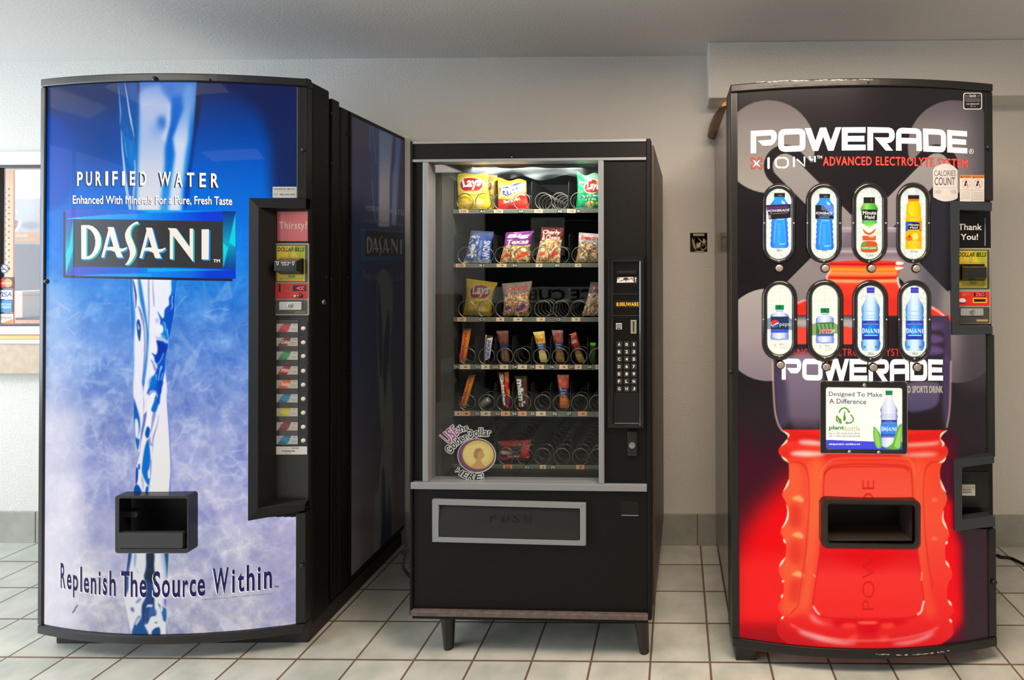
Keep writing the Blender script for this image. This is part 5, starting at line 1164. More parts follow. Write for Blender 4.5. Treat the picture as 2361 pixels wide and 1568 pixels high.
tags = [[(1058.6, 1080, '100', 0), (1106, 1117, 'A1', 1), (1139, 1160, '100', 0), (1195, 1206, 'A3', 1), (1232, 1251.5, '100', 0), (1285, 1296, 'A5', 1), (1307.7, 1327.3, '100', 0), (1329, 1337, '70', 1)],
        [(1051, 1073, '100', 0), (1105, 1116, 'B1', 1), (1145, 1168, '', 2), (1182, 1192, 'B3', 1), (1235, 1250.5, '', 2), (1280, 1291, 'B5', 1), (1325.5, 1340, '', 2)],
        [(1054.7, 1074.5, '100', 0), (1105, 1116, 'C1', 1), (1143.7, 1162.4, '', 0), (1183.7, 1204, '', 2), (1237, 1256.7, '', 0), (1282.5, 1293, 'C5', 1), (1318, 1337.6, '', 2)],
        [(1047.6, 1057.4, 'D1', 1), (1060, 1084, '', 2), (1097.4, 1107, 'D2', 1), (1109, 1128.6, '', 2), (1137.5, 1148, 'D3', 1), (1152.6, 1172, '', 2), (1181, 1191.7, 'D4', 1), (1193.5, 1215, '', 2), (1223, 1232.7, 'D5', 1), (1235, 1254, '', 0), (1267.4, 1277, 'D6', 1), (1289.6, 1309, '', 0), (1313.6, 1322.5, 'D7', 1), (1325, 1341, '', 0), (1353.7, 1364, 'D8', 1), (1373, 1381, '', 0)],
        [(1048.5, 1063, '', 2), (1063.6, 1084, '', 3), (1096.5, 1106, 'E2', 1), (1108, 1131, '', 2), (1143.7, 1152.6, 'E3', 1), (1155, 1175.7, '', 3), (1181, 1191, 'E4', 1), (1195, 1214, '', 3), (1223.8, 1232.7, 'E5', 1), (1236, 1258.5, '', 2), (1275, 1285, 'E6', 1), (1308, 1318, 'E7', 1), (1333, 1353.7, '', 3)],
        [(1159.7, 1181, '300', 3), (1211, 1220, 'F3', 1), (1245, 1258.5, '', 2), (1271, 1280, 'F5', 1), (1328, 1347.4, '', 3)]]
tagc = {0: (240, 196, 170), 2: (228, 206, 170), 3: (240, 168, 130)}
divs = [[1139, 1224, 1310], [1136, 1224, 1311], [1138, 1224, 1311], [1094, 1139, 1180, 1224, 1268, 1311, 1354], [1094, 1139, 1180, 1224, 1268, 1314, 1355], [1138, 1228, 1315]]
rcoil = 19.3 / FPX * 2.035
ur0, ur1 = IL + .001, IR - .001
proto_coil = {}
for r in range(6):
    za, zb_ = RS.hit(1200, railY[r][0])[2], RS.hit(1200, railY[r][1])[2]; TRAYZ.append(za)
    tr = G().box(S2, ur0, ur1, .152, .585, za - .006, za - .003).make('tray', M_tray, V2)
    G().box(S2, ur0, ur1, .147, .1515, zb_, za).make('tray_rail', M_rail2, tr, bevel=.001)
    TS = RS.flat(.1465)
    for i, (x0, x1, s, k) in enumerate(tags[r]):
        ya, yb = railY[r][0] + .6, railY[r][1] - 1.0
        ct = Cv(x0, ya, x1, yb, 6, (26, 26, 26) if k == 1 else tagc[k])
        if s: ct.text(s, box_map(x0 + (x1 - x0) * (.06 if k == 1 else .2), ya + (yb - ya) * .16, x1 - (x1 - x0) * (.06 if k == 1 else .2), yb - (yb - ya) * .16), (228, 226, 220) if k == 1 else (96, 70, 60), bold=.03)
        elif k != 1: ct.rect(x0 + (x1 - x0) * .42, ya + (yb - ya) * .3, x0 + (x1 - x0) * .7, yb - (yb - ya) * .3, tuple(q * .55 for q in tagc[k]), blur=.6)
        px_sheet('price_tag' if k != 1 else 'selection_tag', TS, ct, x0, ya, x1, yb, 36, 20, A_paper, tr, off=.0006)
    DIVU.append([])
    for x in [1046] + divs[r]:
        ud, _, zd = RS.hit(x, railY[r][0]); top = RS.hit(x, railY[r][0] - (68 if r in (0, 1, 2) else 64))[2]
        g = G(); w = .0011; DIVU[-1].append((ud, top))
        pf = [(.158, za), (.158, top - .01), (.170, top), (.58, top - .004), (.58, za)]
        v = [S2.P(ud - w, a, b) for a, b in pf] + [S2.P(ud + w, a, b) for a, b in pf]
        g.add(v, [(0, 1, 2, 3, 4), (9, 8, 7, 6, 5)] + [(i, (i + 1) % 5, 5 + (i + 1) % 5, 5 + i) for i in range(5)])
        g.make('divider', M_div, tr)
    for i, x in enumerate(coil_x[r]):
        rr = rcoil * (1.0 if r < 3 else .97); c_ = RS.at(x, railY[r][0] - 20.5 * (rr / rcoil), 0); uc_, zc_ = float((c_ - S2.O) @ S2.ux), za + rr - .001
        if uc_ + rr > ur1: continue
        key = (r < 3, i % 2 if r < 3 else 0)
        if key not in proto_coil:
            turns = 8; q = np.linspace(.12 * math.pi, turns * 2 * math.pi - .2, turns * 26); sgn = -1 if key[1] else 1; fr_ = q / (2 * math.pi); st_ = np.clip(((fr_ + .5) % 1.0 - .44) / .12, 0, 1); dp_ = .156 + .050 * (np.floor(fr_ + .5) - 1 + st_ * st_ * (3 - 2 * st_) + 0 * fr_); dp_ = np.where(fr_ < .5, .156, dp_)
            pth = S2.P(uc_ + sgn * rr * np.sin(q), dp_, zc_ - rr * np.cos(q))
            proto_coil[key] = (G().tube(pth, .0017, 6).make('coil', M_coil, tr, smooth=True), uc_, zc_)
        else:
            p_, u0_, z0_ = proto_coil[key]; o = dup(p_, tr, S2.ux * (uc_ - u0_) + np.array([0, 0, zc_ - z0_]))

# ---- round coin sticker on the glass
GS = S2.flat(.0236)
def band(base, top):
    b, t = np.array(base, float), np.array(top, float); kb, kt = np.linspace(0, 1, len(b)), np.linspace(0, 1, len(t))
    f = lambda a, p, k: np.stack([np.interp(a, k, p[:, 0]), np.interp(a, k, p[:, 1])], -1)
    bs, tsm = smooth(b, False, 8), smooth(t, False, 8); kb, kt = np.linspace(0, 1, len(bs)), np.linspace(0, 1, len(tsm))
    return lambda v: [tuple(x) for x in (f(v[:, 0], bs, kb) * (1 - v[:, 1:2]) + f(v[:, 0], tsm, kt) * v[:, 1:2])]
cs = Cv(1008, 970, 1150, 1114, 3.0, (200, 206, 204)); alpha = np.zeros((cs.h, cs.w)); ms = Cv(1008, 970, 1150, 1114, 3.0, (0, 0, 0))
wds = [('USE', band([(1036, 1024), (1058, 1001)], [(1013, 1004), (1044, 979)]), (140, 60, 120)), ('the', band([(1056, 999), (1080, 992)], [(1051, 982), (1077, 977)]), (30, 38, 38)),
       ('Golden', band([(1040.5, 1048), (1051, 1032), (1063.6, 1021), (1079.6, 1012)], [(1023.6, 1036), (1037, 1019), (1052, 1006), (1074, 997.5)]), (30, 38, 38)),
       ('Dollar', band([(1083, 1011), (1104.6, 1006.5), (1130, 1006)], [(1077, 991), (1104, 986.5), (1133, 988)]), (30, 38, 38)),
       ('HERE!', band([(1049.4, 1087), (1065.4, 1100), (1087, 1106.5), (1115, 1106.5)], [(1057.4, 1078), (1074, 1087.7), (1094, 1092), (1114, 1091)]), (30, 38, 38))]
for s, fn, cl in wds:
    for dx, dy in [(1.5 * math.cos(q), 1.5 * math.sin(q)) for q in np.linspace(0, 2 * math.pi, 10, endpoint=False)]:
        ms.text(s, (lambda f_, ax, ay: (lambda v: [(a + ax, b + ay) for a, b in f_(v)]))(fn, dx, dy), (255, 255, 255), bold=.03)
ms.oval(1099, 1050.3, 44.5, 40, (255, 255, 255))
for s, fn, cl in wds: cs.text(s, fn, cl, bold=.02)
cs.oval(1099, 1050.3, 43, 38.5, (104, 50, 104)); cs.oval(1103, 1049, 38.5, 34.5, (116, 100, 50)); cs.oval(1102.5, 1048.5, 35.5, 32, (190, 172, 100)); cs.oval(1100, 1046, 30, 27, (204, 186, 116), blur=3)
cs.text('LIBERTY', band([(1083, 1028.5), (1103, 1023), (1124, 1032)], [(1081, 1024.5), (1103, 1019), (1127, 1028)]), (160, 140, 80))
cs.fill(smooth([(1094, 1068), (1098, 1060), (1092, 1050), (1096, 1036), (1106, 1033), (1114, 1038), (1115, 1046), (1118, 1050), (1114, 1056), (1110, 1059), (1112, 1068), (1118, 1078), (1086, 1078)]), (172, 142, 90), blur=.8); cs.fill(smooth([(1092, 1052), (1096, 1037), (1106, 1034), (1111, 1038), (1102, 1044), (1100, 1058)]), (146, 116, 70), blur=.8)
M_ = ms.a[..., 0] > 128
px_sheet('coin_sticker', GS, cs, 1009, 972, 1147, 1112, 276, 280, A_paper, V2, off=.0004, label='round gold coin sticker reading USE the Golden Dollar HERE!', inside=lambda x, y: M_[min(ms.h - 1, max(0, int((y - 970) * 3))), min(ms.w - 1, max(0, int((x - 1008) * 3)))])
# ================================================================== red sports drink machine
S3 = Surf((.184, 1.897), (1.087, 1.910), .063)
W3 = S3.W; ZT3, ZB3 = 1.975, .052
V3 = thing('vending_machine', 'black vending machine with glowing red sports drink bottle on its bowed front, rightmost of three', 'vending machine', S3.P(W3 / 2, .35, 0))
P3 = S3.P
M_side3 = mat('side_taupe_gloss', L(118, 102, 92), .28, coat=.3)
G().box(S3, .006, W3 - .006, .170, .735, .075, 1.955).make('cabinet', M_side3, V3, bevel=.006)
G().box(S3, .004, W3 - .004, .128, .169, .06, 1.965).make('hinge_channel', mat('black_enamel_dull', L(16, 15, 15), .5), V3, bevel=.003)
G().box(S3, 0, W3, .022, .127, ZB3, ZT3).make('door', M_black, V3, bevel=.006)
G().box(S3, .012, .082, -.004, .72, 0, .051).make('base_foot', mat('brown_black_metal', L(36, 30, 28), .5), V3, bevel=.003)
G().box(S3, W3 - .09, W3 - .03, .06, .72, 0, .051).make('base_foot', mat('brown_black_metal', L(36, 30, 28), .5), V3, bevel=.003)
G().box(S3, .083, W3 - .091, .10, .70, .012, .0515).make('base_tray', M_dark, V3)
G().bow(S3, 0, W3, -.03, .012, 1.948, ZT3).make('top_rail', mat('black_satin_rail', L(30, 29, 28), .34, .25), V3, bevel=.004)
G().bow(S3, .0, W3, -.03, .012, ZB3, .083).make('bottom_rail', mat('black_satin_rail', L(30, 29, 28), .34, .25), V3, bevel=.004)
uL3, uR3 = S3.hit(1702, 800)[0], S3.hit(2273, 900)[0]
G().bow(S3, -.002, uL3, -.03, .011, .0835, 1.9475, 3).make('side_rail', mat('black_satin_rail', L(30, 29, 28), .34, .25), V3, bevel=.004)
zA = [S3.hit(2270, y)[2] for y in (1222, 1055, 772, 463)]
for a, b in ((zA[0] + .001, .0835), (zA[2], zA[1]), (1.9475, zA[3])):
    lo_, hi_ = min(a, b), max(a, b); G().bow(S3, uR3, W3 + .001, -.03, .008, lo_, hi_, 3).make('side_rail', mat('black_satin_rail', L(30, 29, 28), .34, .25), V3, bevel=.004)
for x, y, r in ((2278, 340, .009), (2002, 190, .004), (2292, 1342, .009), (1684, 857, .008)): screw(S3, x, y, r, V3, off=.011)

# ---- printed front
c = Cv(1690, 190, 2300, 1520, 1.0, (44, 38, 38))
c.rect(1680, 180, 2310, 1530, grad([(190, (46, 40, 41)), (420, (42, 36, 37)), (700, (34, 28, 30)), (950, (42, 34, 36)), (1200, (46, 34, 38)), (1500, (60, 44, 48))]))
cg = grad([(231, (128, 111, 110)), (300, (160, 145, 135)), (445, (186, 172, 156))]); cg2 = grad([(665, (190, 176, 164)), (780, (176, 156, 152)), (880, (146, 128, 132))]); cg3 = grad([(665, (132, 112, 116)), (700, (176, 160, 156)), (880, (104, 90, 94))])
c.oval(1772, 338, 107, 107, cg); c.oval(2200, 338, 107, 107, grad([(231, (104, 90, 94)), (300, (140, 126, 120)), (445, (150, 136, 130))]))
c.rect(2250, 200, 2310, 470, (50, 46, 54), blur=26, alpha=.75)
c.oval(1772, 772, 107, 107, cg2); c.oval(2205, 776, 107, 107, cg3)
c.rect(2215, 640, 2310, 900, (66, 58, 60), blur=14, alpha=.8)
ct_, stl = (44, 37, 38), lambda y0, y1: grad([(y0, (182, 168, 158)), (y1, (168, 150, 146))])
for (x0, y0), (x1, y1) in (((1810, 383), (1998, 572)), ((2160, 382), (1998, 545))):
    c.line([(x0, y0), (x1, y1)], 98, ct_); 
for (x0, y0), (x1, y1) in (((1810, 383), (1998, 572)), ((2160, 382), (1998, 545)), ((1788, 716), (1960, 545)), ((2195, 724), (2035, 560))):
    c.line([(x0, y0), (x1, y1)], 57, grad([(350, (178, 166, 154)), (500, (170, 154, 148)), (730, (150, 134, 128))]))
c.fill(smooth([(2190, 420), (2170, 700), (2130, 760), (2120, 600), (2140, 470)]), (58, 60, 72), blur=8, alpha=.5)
# red glow and dark right edge: print plus uneven backlight, painted in
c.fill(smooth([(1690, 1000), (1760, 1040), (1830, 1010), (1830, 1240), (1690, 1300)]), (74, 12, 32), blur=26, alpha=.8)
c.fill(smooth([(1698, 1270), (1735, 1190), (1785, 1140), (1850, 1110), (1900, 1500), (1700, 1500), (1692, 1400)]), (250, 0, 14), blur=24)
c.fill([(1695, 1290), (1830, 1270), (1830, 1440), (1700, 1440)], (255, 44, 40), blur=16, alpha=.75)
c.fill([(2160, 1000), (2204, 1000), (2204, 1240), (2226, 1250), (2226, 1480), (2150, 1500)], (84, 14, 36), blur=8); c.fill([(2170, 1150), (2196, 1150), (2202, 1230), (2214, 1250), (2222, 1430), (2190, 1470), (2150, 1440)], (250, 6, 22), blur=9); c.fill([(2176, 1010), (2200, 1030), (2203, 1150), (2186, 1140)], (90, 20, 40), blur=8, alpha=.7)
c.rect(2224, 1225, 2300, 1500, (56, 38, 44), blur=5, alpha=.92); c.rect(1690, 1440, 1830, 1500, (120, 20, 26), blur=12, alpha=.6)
# cap and neck
c.rect(1936, 524, 2072, 580, grad([(524, (220, 196, 204)), (532, (176, 150, 160)), (540, (196, 176, 180)), (575, (160, 142, 148)), (580, (210, 192, 190))]))
for i in range(44): c.rect(1940 + i * 3, 536, 1941.4 + i * 3, 571, (96, 78, 86), alpha=.85)
c.fill([(1930, 579), (2076, 579), (2072, 604), (1926, 604)], grad([(579, (214, 190, 188)), (586, (150, 126, 132)), (604, (190, 160, 160))]))
def z9(p): return [(1690 + a / 2.239, 820 + b / 2.239) for a, b in p]
c.fill(smooth([(1926, 603), (2068, 603), (2074, 625), (2068, 640), (2076, 668), (2100, 690), (2150, 706), (2182, 725), (2190, 740), (1788, 740), (1800, 716), (1850, 694), (1890, 676), (1910, 660), (1906, 640), (1912, 620)]), (255, 66, 46))
for y, cl, w in ((609, (200, 20, 16), 4), (614, (255, 120, 80), 2.5), (621, (255, 170, 40), 9), (629, (255, 236, 200), 3), (632, (255, 150, 50), 7), (641, (200, 24, 14), 3.5), (648, (255, 186, 120), 8), (654, (255, 90, 40), 4)):
    c.line([(1912, y), (1990, y + 1.2), (2066, y)], w, cl, blur=1.3, alpha=.9)
for p in ([(2068, 603), (2084, 605), (2078, 611), (2066, 610)], [(2064, 615), (2084, 617), (2068, 623)]): c.fill(smooth(p), (255, 250, 230), blur=.5)
c.line(smooth([(1914, 624), (1906, 640), (1908, 656), (1888, 677), (1846, 696), (1806, 716)], False), 4, (255, 220, 200), blur=1.2); c.line(smooth([(2070, 640), (2074, 660), (2096, 688), (2150, 710), (2186, 736)], False), 4.5, (255, 236, 220), blur=1)
c.fill([(1800, 700), (1850, 700), (1880, 680), (2100, 690), (2180, 728), (1800, 728)], (238, 44, 36), blur=6, alpha=.6)
# label of the bottle
lab = z9([(205, -210), (1110, -205), (1123, -170), (1125, 60), (1123, 240), (1118, 330), (1104, 380), (1090, 400), (660, 420), (260, 400), (245, 380), (222, 330), (212, 240), (206, 60)])
c.fill(lab, grad([(731, (56, 46, 48)), (830, (50, 40, 46)), (1000, (40, 30, 32))]), blur=.8)
Lb = lambda p, cl, b=3, a=1: c.fill(smooth(p), cl, blur=b, alpha=a, clip=lab)
Lb([(1790, 735), (1980, 735), (1960, 760), (1800, 752)], (216, 196, 190), 5, .9)
c.rect(1838, 756, 1976, 794, (255, 76, 54), clip=lab); Lb([(1940, 756), (1960, 756), (1976, 780), (1976, 794)], (255, 76, 54), .5)
c.fill([(1980, 735), (2100, 735), (2100, 830), (1990, 830)], (46, 36, 38), blur=6, clip=lab)
for yy in (752, 782, 808): Lb([(2126, yy - 12), (2166, yy - 8), (2176, yy + 4), (2150, yy + 10), (2126, yy + 4)], (120, 86, 150), 3, .8)
Lb([(2130, 735), (2192, 735), (2190, 830), (2176, 830), (2176, 770)], (84, 64, 100), 3, .7)
Lb([(1784, 830), (1812, 830), (1812, 870), (1826, 960), (1800, 985), (1790, 950)], (92, 76, 104), 5, .75); Lb([(1812, 826), (1890, 826), (1892, 985), (1860, 990), (1826, 984), (1814, 900)], grad([(830, (150, 130, 150)), (960, (118, 100, 116)), (995, (64, 50, 58))]), 5, .95)
Lb([(2092, 886), (2160, 882), (2166, 900), (2162, 930), (2140, 944), (2092, 946)], grad([(880, (110, 96, 116)), (950, (86, 76, 110))]), 2.5, .95); Lb([(2176, 830), (2190, 830), (2190, 950), (2178, 985), (2172, 900)], (86, 70, 110), 4, .7)
c.line(smooth(z9([(206, 30), (208, 150), (216, 280), (232, 350), (252, 385)]), False), 3, (255, 218, 190), blur=1.2, alpha=.85); c.line(smooth(z9([(1124, 30), (1122, 200), (1116, 300), (1104, 370)]), False), 3, (255, 206, 190), blur=1.4, alpha=.8); c.line(smooth(z9([(206, -180), (204, -40), (206, 30)]), False), 2, (210, 190, 190), blur=1, alpha=.7)
# red body with its finger grips
lf = [(250, 382), (280, 400), (283, 420), (275, 440), (245, 468), (235, 490), (245, 515), (280, 548), (288, 572), (288, 640), (280, 665), (258, 700), (255, 725), (275, 760), (283, 790), (282, 840), (270, 865), (250, 890), (247, 920), (268, 955), (274, 985), (270, 1040), (250, 1070), (235, 1100), (240, 1130), (258, 1160), (261, 1210), (250, 1255), (233, 1285), (234, 1315), (258, 1350), (240, 1372), (228, 1405), (240, 1450), (300, 1500)]
rt = [(1105, 385), (1075, 405), (1068, 428), (1085, 450), (1108, 480), (1108, 510), (1085, 545), (1070, 590), (1072, 640), (1085, 680), (1105, 728), (1101, 760), (1085, 800), (1083, 845), (1100, 880), (1117, 918), (1108, 950), (1097, 985), (1098, 1055), (1120, 1095), (1132, 1120), (1128, 1150), (1110, 1180), (1106, 1250), (1128, 1290), (1140, 1322), (1116, 1360), (1136, 1402), (1130, 1450), (1060, 1500)]
body = [tuple(q) for q in smooth(z9(lf), False, 5)] + [tuple(q) for q in smooth(z9([(420, 1520), (700, 1530), (950, 1515)]), False)] + [tuple(q) for q in smooth(z9(rt), False, 5)][::-1]
c.fill(body, grad([(985, (252, 40, 30)), (1060, (255, 72, 44)), (1200, (255, 82, 54)), (1330, (255, 58, 46)), (1420, (250, 40, 38)), (1500, (226, 24, 30))]), blur=.6)
B = lambda p, cl, b=2.0, a=1.0, sm=True: c.fill(smooth(z9(p)) if sm else z9(p), cl, blur=b, alpha=a, clip=body)
B([(250, 380), (660, 424), (1100, 384), (1090, 410), (1080, 436), (900, 446), (660, 450), (300, 440), (280, 415)], (236, 30, 26), 3, .9)
B([(340, 440), (400, 436), (460, 448), (450, 464), (360, 458)], (255, 206, 190), 3, .9); B([(900, 455), (1040, 445), (1070, 440), (1040, 462), (900, 470)], (255, 190, 170), 3, .85)
B([(240, 470), (320, 480), (660, 500), (1000, 482), (1100, 470), (1105, 510), (1000, 530), (660, 540), (340, 530), (260, 530)], (238, 36, 30), 5, .7)
B([(300, 500), (360, 492), (460, 500), (460, 516), (380, 522), (310, 514)], (255, 226, 206), 3.5, .95); B([(880, 510), (1000, 500), (1060, 508), (1000, 522), (880, 520)], (255, 196, 170), 4, .9)
# side grooves
B([(290, 560), (340, 570), (360, 640), (352, 760), (372, 800), (362, 900), (345, 960), (366, 1010), (352, 1100), (335, 1200), (352, 1270), (330, 1340), (262, 1340), (240, 1300), (262, 1200), (240, 1110), (275, 1000), (250, 900), (284, 800), (258, 710)], (255, 104, 56), 6, .75)
for y0 in (742, 930, 1132): B([(305, y0 - 4), (335, y0 - 20), (360, y0 - 6), (362, y0 + 14), (335, y0 + 10)], (255, 178, 110), 2.2, .95); B([(300, y0 + 26), (345, y0 + 40), (358, y0 + 110), (330, y0 + 150), (290, y0 + 120)], (240, 50, 40), 6, .8)
for y0 in (745, 945): B([(1025, y0), (1040, y0 - 10), (1056, y0 + 4), (1036, y0 + 8)], (255, 150, 90), 2.5, .8)
def Ln(p, w, cl, b=1.0, a=.8): c.line(smooth(z9(p), False), w, cl, blur=b, alpha=a, clip=body)
Ln([(300, 548), (360, 560), (388, 620), (395, 760), (385, 900), (370, 1060), (345, 1220), (335, 1290), (300, 1330)], 2.6, (216, 30, 26)); Ln([(390, 548), (400, 640), (400, 900), (380, 1080)], 2, (255, 130, 80), 2, .6)
Ln([(1070, 548), (1010, 560), (985, 640), (985, 800), (1000, 1000), (1030, 1200)], 2.6, (214, 30, 26)); 
B([(400, 560), (460, 545), (450, 800), (425, 1000), (400, 1300), (350, 1330), (345, 1250), (385, 1050), (400, 800)], (255, 122, 62), 8, .65); B([(940, 560), (985, 580), (985, 900), (1010, 1200), (1050, 1330), (990, 1330), (960, 1000), (935, 800)], (255, 104, 60), 8, .55)
# raised grip panel
pan = z9([(500, 575), (540, 566), (660, 560), (860, 566), (905, 580), (922, 620), (940, 900), (985, 1260), (980, 1300), (950, 1340), (860, 1358), (700, 1366), (540, 1358), (440, 1340), (415, 1300), (415, 1255), (450, 1000), (470, 640), (480, 600)])
c.fill(smooth(pan), grad([(1070, (255, 78, 52)), (1140, (255, 88, 66)), (1200, (250, 40, 34)), (1280, (238, 8, 22)), (1330, (255, 52, 46)), (1430, (252, 42, 40))]), blur=1.5, alpha=.9, clip=body)
c.line(smooth(pan), 2.4, (208, 26, 24), blur=1, alpha=.8); Ln([(450, 640), (460, 590), (500, 548), (560, 530), (860, 530), (920, 548), (940, 620)], 2.4, (255, 140, 90), 1.4, .7); Ln([(470, 620), (490, 590), (560, 575), (860, 575), (905, 600)], 2.6, (206, 26, 22), 1.2, .8)
B([(560, 1010), (860, 1010), (760, 1090), (690, 1100), (620, 1070)], (240, 0, 18), 10, .8)
Ln([(415, 1295), (430, 1320), (445, 1335)], 4.5, (255, 190, 170), 1, .95); Ln([(985, 1270), (972, 1320), (955, 1335)], 5, (255, 200, 180), 1, .95); Ln([(415, 1130), (424, 1140)], 4, (255, 150, 90)); Ln([(975, 1120), (972, 1160)], 4, (255, 150, 90))
c.text('POWERADE', lambda v: [(2002 + 0 + (1 - b) * 0 + 28 * (1 - b) - 14, 1407 - 300 * a) for a, b in v], (216, 20, 22), bold=-.01, alpha=.75, blur=.5)
B([(540, 1360), (900, 1360), (940, 1350), (860, 1390), (760, 1400), (740, 1440), (660, 1440), (630, 1400), (540, 1400)], (226, 0, 26), 4, .85); B([(560, 1388), (600, 1380), (640, 1390), (620, 1410), (570, 1404)], (255, 60, 50), 3); B([(760, 1388), (820, 1380), (835, 1396), (790, 1410)], (255, 64, 50), 3); B([(650, 1372), (740, 1372), (735, 1386), (655, 1386)], (255, 96, 60), 2)
B([(600, 1450), (640, 1440), (640, 1470), (600, 1474)], (255, 70, 60), 3, .8); B([(760, 1450), (800, 1446), (800, 1470), (760, 1474)], (255, 70, 60), 3, .8)
Ln([(300, 1390), (380, 1430), (520, 1462), (680, 1472), (860, 1462), (1000, 1430), (1056, 1404)], 5, (255, 120, 110), 2, .7)
B([(340, 1420), (420, 1440), (540, 1470), (640, 1485), (560, 1490), (440, 1470), (360, 1445)], (255, 206, 200), 4, .85); B([(820, 1486), (940, 1466), (1040, 1425), (1000, 1460), (900, 1490)], (255, 196, 190), 4, .85); B([(400, 1330), (460, 1375), (520, 1392), (440, 1385), (400, 1360)], (255, 150, 140), 4, .8)
B([(228, 1380), (300, 1420), (420, 1470), (420, 1520), (230, 1520)], (196, 20, 30), 7, .6)
# dark reflection-like pattern kept out; rims of light on the grips
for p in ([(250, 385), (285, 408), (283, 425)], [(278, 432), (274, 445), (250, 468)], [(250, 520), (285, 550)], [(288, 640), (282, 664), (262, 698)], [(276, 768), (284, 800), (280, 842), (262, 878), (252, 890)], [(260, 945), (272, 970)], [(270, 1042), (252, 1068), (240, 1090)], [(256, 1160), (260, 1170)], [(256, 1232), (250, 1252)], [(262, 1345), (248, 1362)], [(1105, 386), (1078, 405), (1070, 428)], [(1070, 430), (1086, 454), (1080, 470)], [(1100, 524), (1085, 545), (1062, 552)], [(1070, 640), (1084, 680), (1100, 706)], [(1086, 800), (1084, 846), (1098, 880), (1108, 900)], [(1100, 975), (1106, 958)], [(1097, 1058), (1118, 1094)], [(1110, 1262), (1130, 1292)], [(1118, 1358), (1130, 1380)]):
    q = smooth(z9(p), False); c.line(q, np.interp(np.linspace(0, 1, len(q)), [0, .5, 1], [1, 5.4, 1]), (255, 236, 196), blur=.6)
A_lit3 = art('backlit_print_red', emit=.90, rough=.28, coat=.12, base=.05, spec=.08)
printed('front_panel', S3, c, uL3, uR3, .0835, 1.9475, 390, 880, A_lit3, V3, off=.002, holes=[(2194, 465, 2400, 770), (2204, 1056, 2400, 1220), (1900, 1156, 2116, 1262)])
FP3 = [o for o in COL.objects if o.name.startswith('front_panel')][-1]

# ---- big lettering
q3 = lambda p: [(1720 + a / 8.744, 280 + b / 8.744) for a, b in p]
q4_ = lambda p: [(1970 + a / 8.141, 280 + b / 8.141) for a, b in p]
PW = [[q3([(95, 190), (520, 170), (575, 185), (610, 225), (625, 290), (612, 375), (570, 440), (520, 478), (480, 486), (335, 490), (232, 385), (490, 370), (505, 362), (508, 345), (508, 300), (500, 285), (485, 283), (205, 298), (205, 640), (95, 645)])],
      [q3([(650, 290), (660, 230), (690, 185), (730, 160), (790, 153), (1060, 143), (1130, 152), (1175, 185), (1198, 240), (1200, 480), (1188, 545), (1150, 585), (1090, 605), (790, 615), (720, 600), (670, 560), (650, 500)]), q3([(765, 295), (772, 278), (790, 270), (1055, 258), (1075, 265), (1083, 285), (1083, 465), (1075, 485), (1055, 490), (790, 497), (770, 490), (765, 470)])],
      [q3([(1183, 135), (1310, 133), (1400, 390), (1490, 125), (1615, 120), (1710, 385), (1805, 118), (1920, 115), (1765, 590), (1655, 592), (1555, 310), (1455, 595), (1350, 595)])],
      [[(1940.7, 293.5), (1995.8, 293), (1995.8, 306.2), (1954.6, 306.2), (1954.6, 313.4), (1993, 313), (1993, 326.5), (1954.6, 326.5), (1954.6, 333.5), (1996, 333.5), (1996, 346.5), (1940.7, 347)]],
      [q4_([(243, 105), (640, 113), (700, 130), (740, 170), (757, 230), (755, 300), (735, 350), (690, 390), (640, 404), (610, 405), (725, 548), (590, 548), (375, 298), (635, 300), (648, 290), (652, 270), (650, 230), (640, 214), (352, 213), (352, 545), (243, 545)])],
      [q4_([(780, 548), (780, 230), (800, 165), (845, 127), (900, 118), (1160, 128), (1220, 150), (1252, 195), (1260, 250), (1267, 555), (1165, 555), (1163, 420), (885, 415), (885, 550)]), q4_([(882, 228), (1140, 231), (1157, 240), (1161, 260), (1160, 315), (882, 305)])],
      [q4_([(1287, 130), (1600, 148), (1670, 170), (1708, 220), (1720, 280), (1718, 480), (1700, 540), (1660, 575), (1600, 580), (1293, 565)]), q4_([(1387, 243), (1595, 252), (1618, 262), (1625, 285), (1625, 445), (1617, 462), (1595, 468), (1392, 458)])],
      [q4_([(1742, 158), (2115, 185), (2115, 285), (1833, 265), (1833, 322), (2097, 342), (2097, 440), (1837, 425), (1837, 485), (2120, 502), (2120, 602), (1742, 582)])]]
M_lw = lit('lit_ivory', (255, 252, 240), 1.05)
letters(S3, PW, ident, .0036).make('brand_lettering', M_lw, FP3)
def low_map(x, y):
    k = (x - 1730.9) / (2230.4 - 1730.9); X_ = 1802.5 + (x - 1730.9) * .7445; xs_, ts_ = [1730, 1800, 1880, 1960, 2060, 2140, 2231], [302, 297.5, 294, 293, 293.5, 297, 302]
    t0_ = np.interp(x, xs_, ts_); return X_, np.interp(k, [0, .3, .6, 1], [826.5, 827, 828, 828.5]) + (y - t0_) * .945
letters(S3, PW, low_map, .0036).make('bottle_lettering', M_lw, FP3)
def strokes(S, paths, off, n=8):
    g = G()
    for p, w in paths:
        p = np.asarray(p, float); L_, R_ = [], []
        for i in range(len(p)):
            t = p[min(i + 1, len(p) - 1)] - p[max(i - 1, 0)]; t /= np.hypot(*t) + 1e-9; nrm = np.array([-t[1], t[0]]) * w / 2; L_.append(p[i] + nrm); R_.append(p[i] - nrm)
        t0 = p[0] - p[1]; t0 /= np.hypot(*t0); t1 = p[-1] - p[-2]; t1 /= np.hypot(*t1)
        g.pxface(S, [[tuple(q) for q in L_] + [tuple(p[-1] + t1 * w * .4)] + [tuple(q) for q in R_[::-1]] + [tuple(p[0] + t0 * w * .4)]], off)
    return g
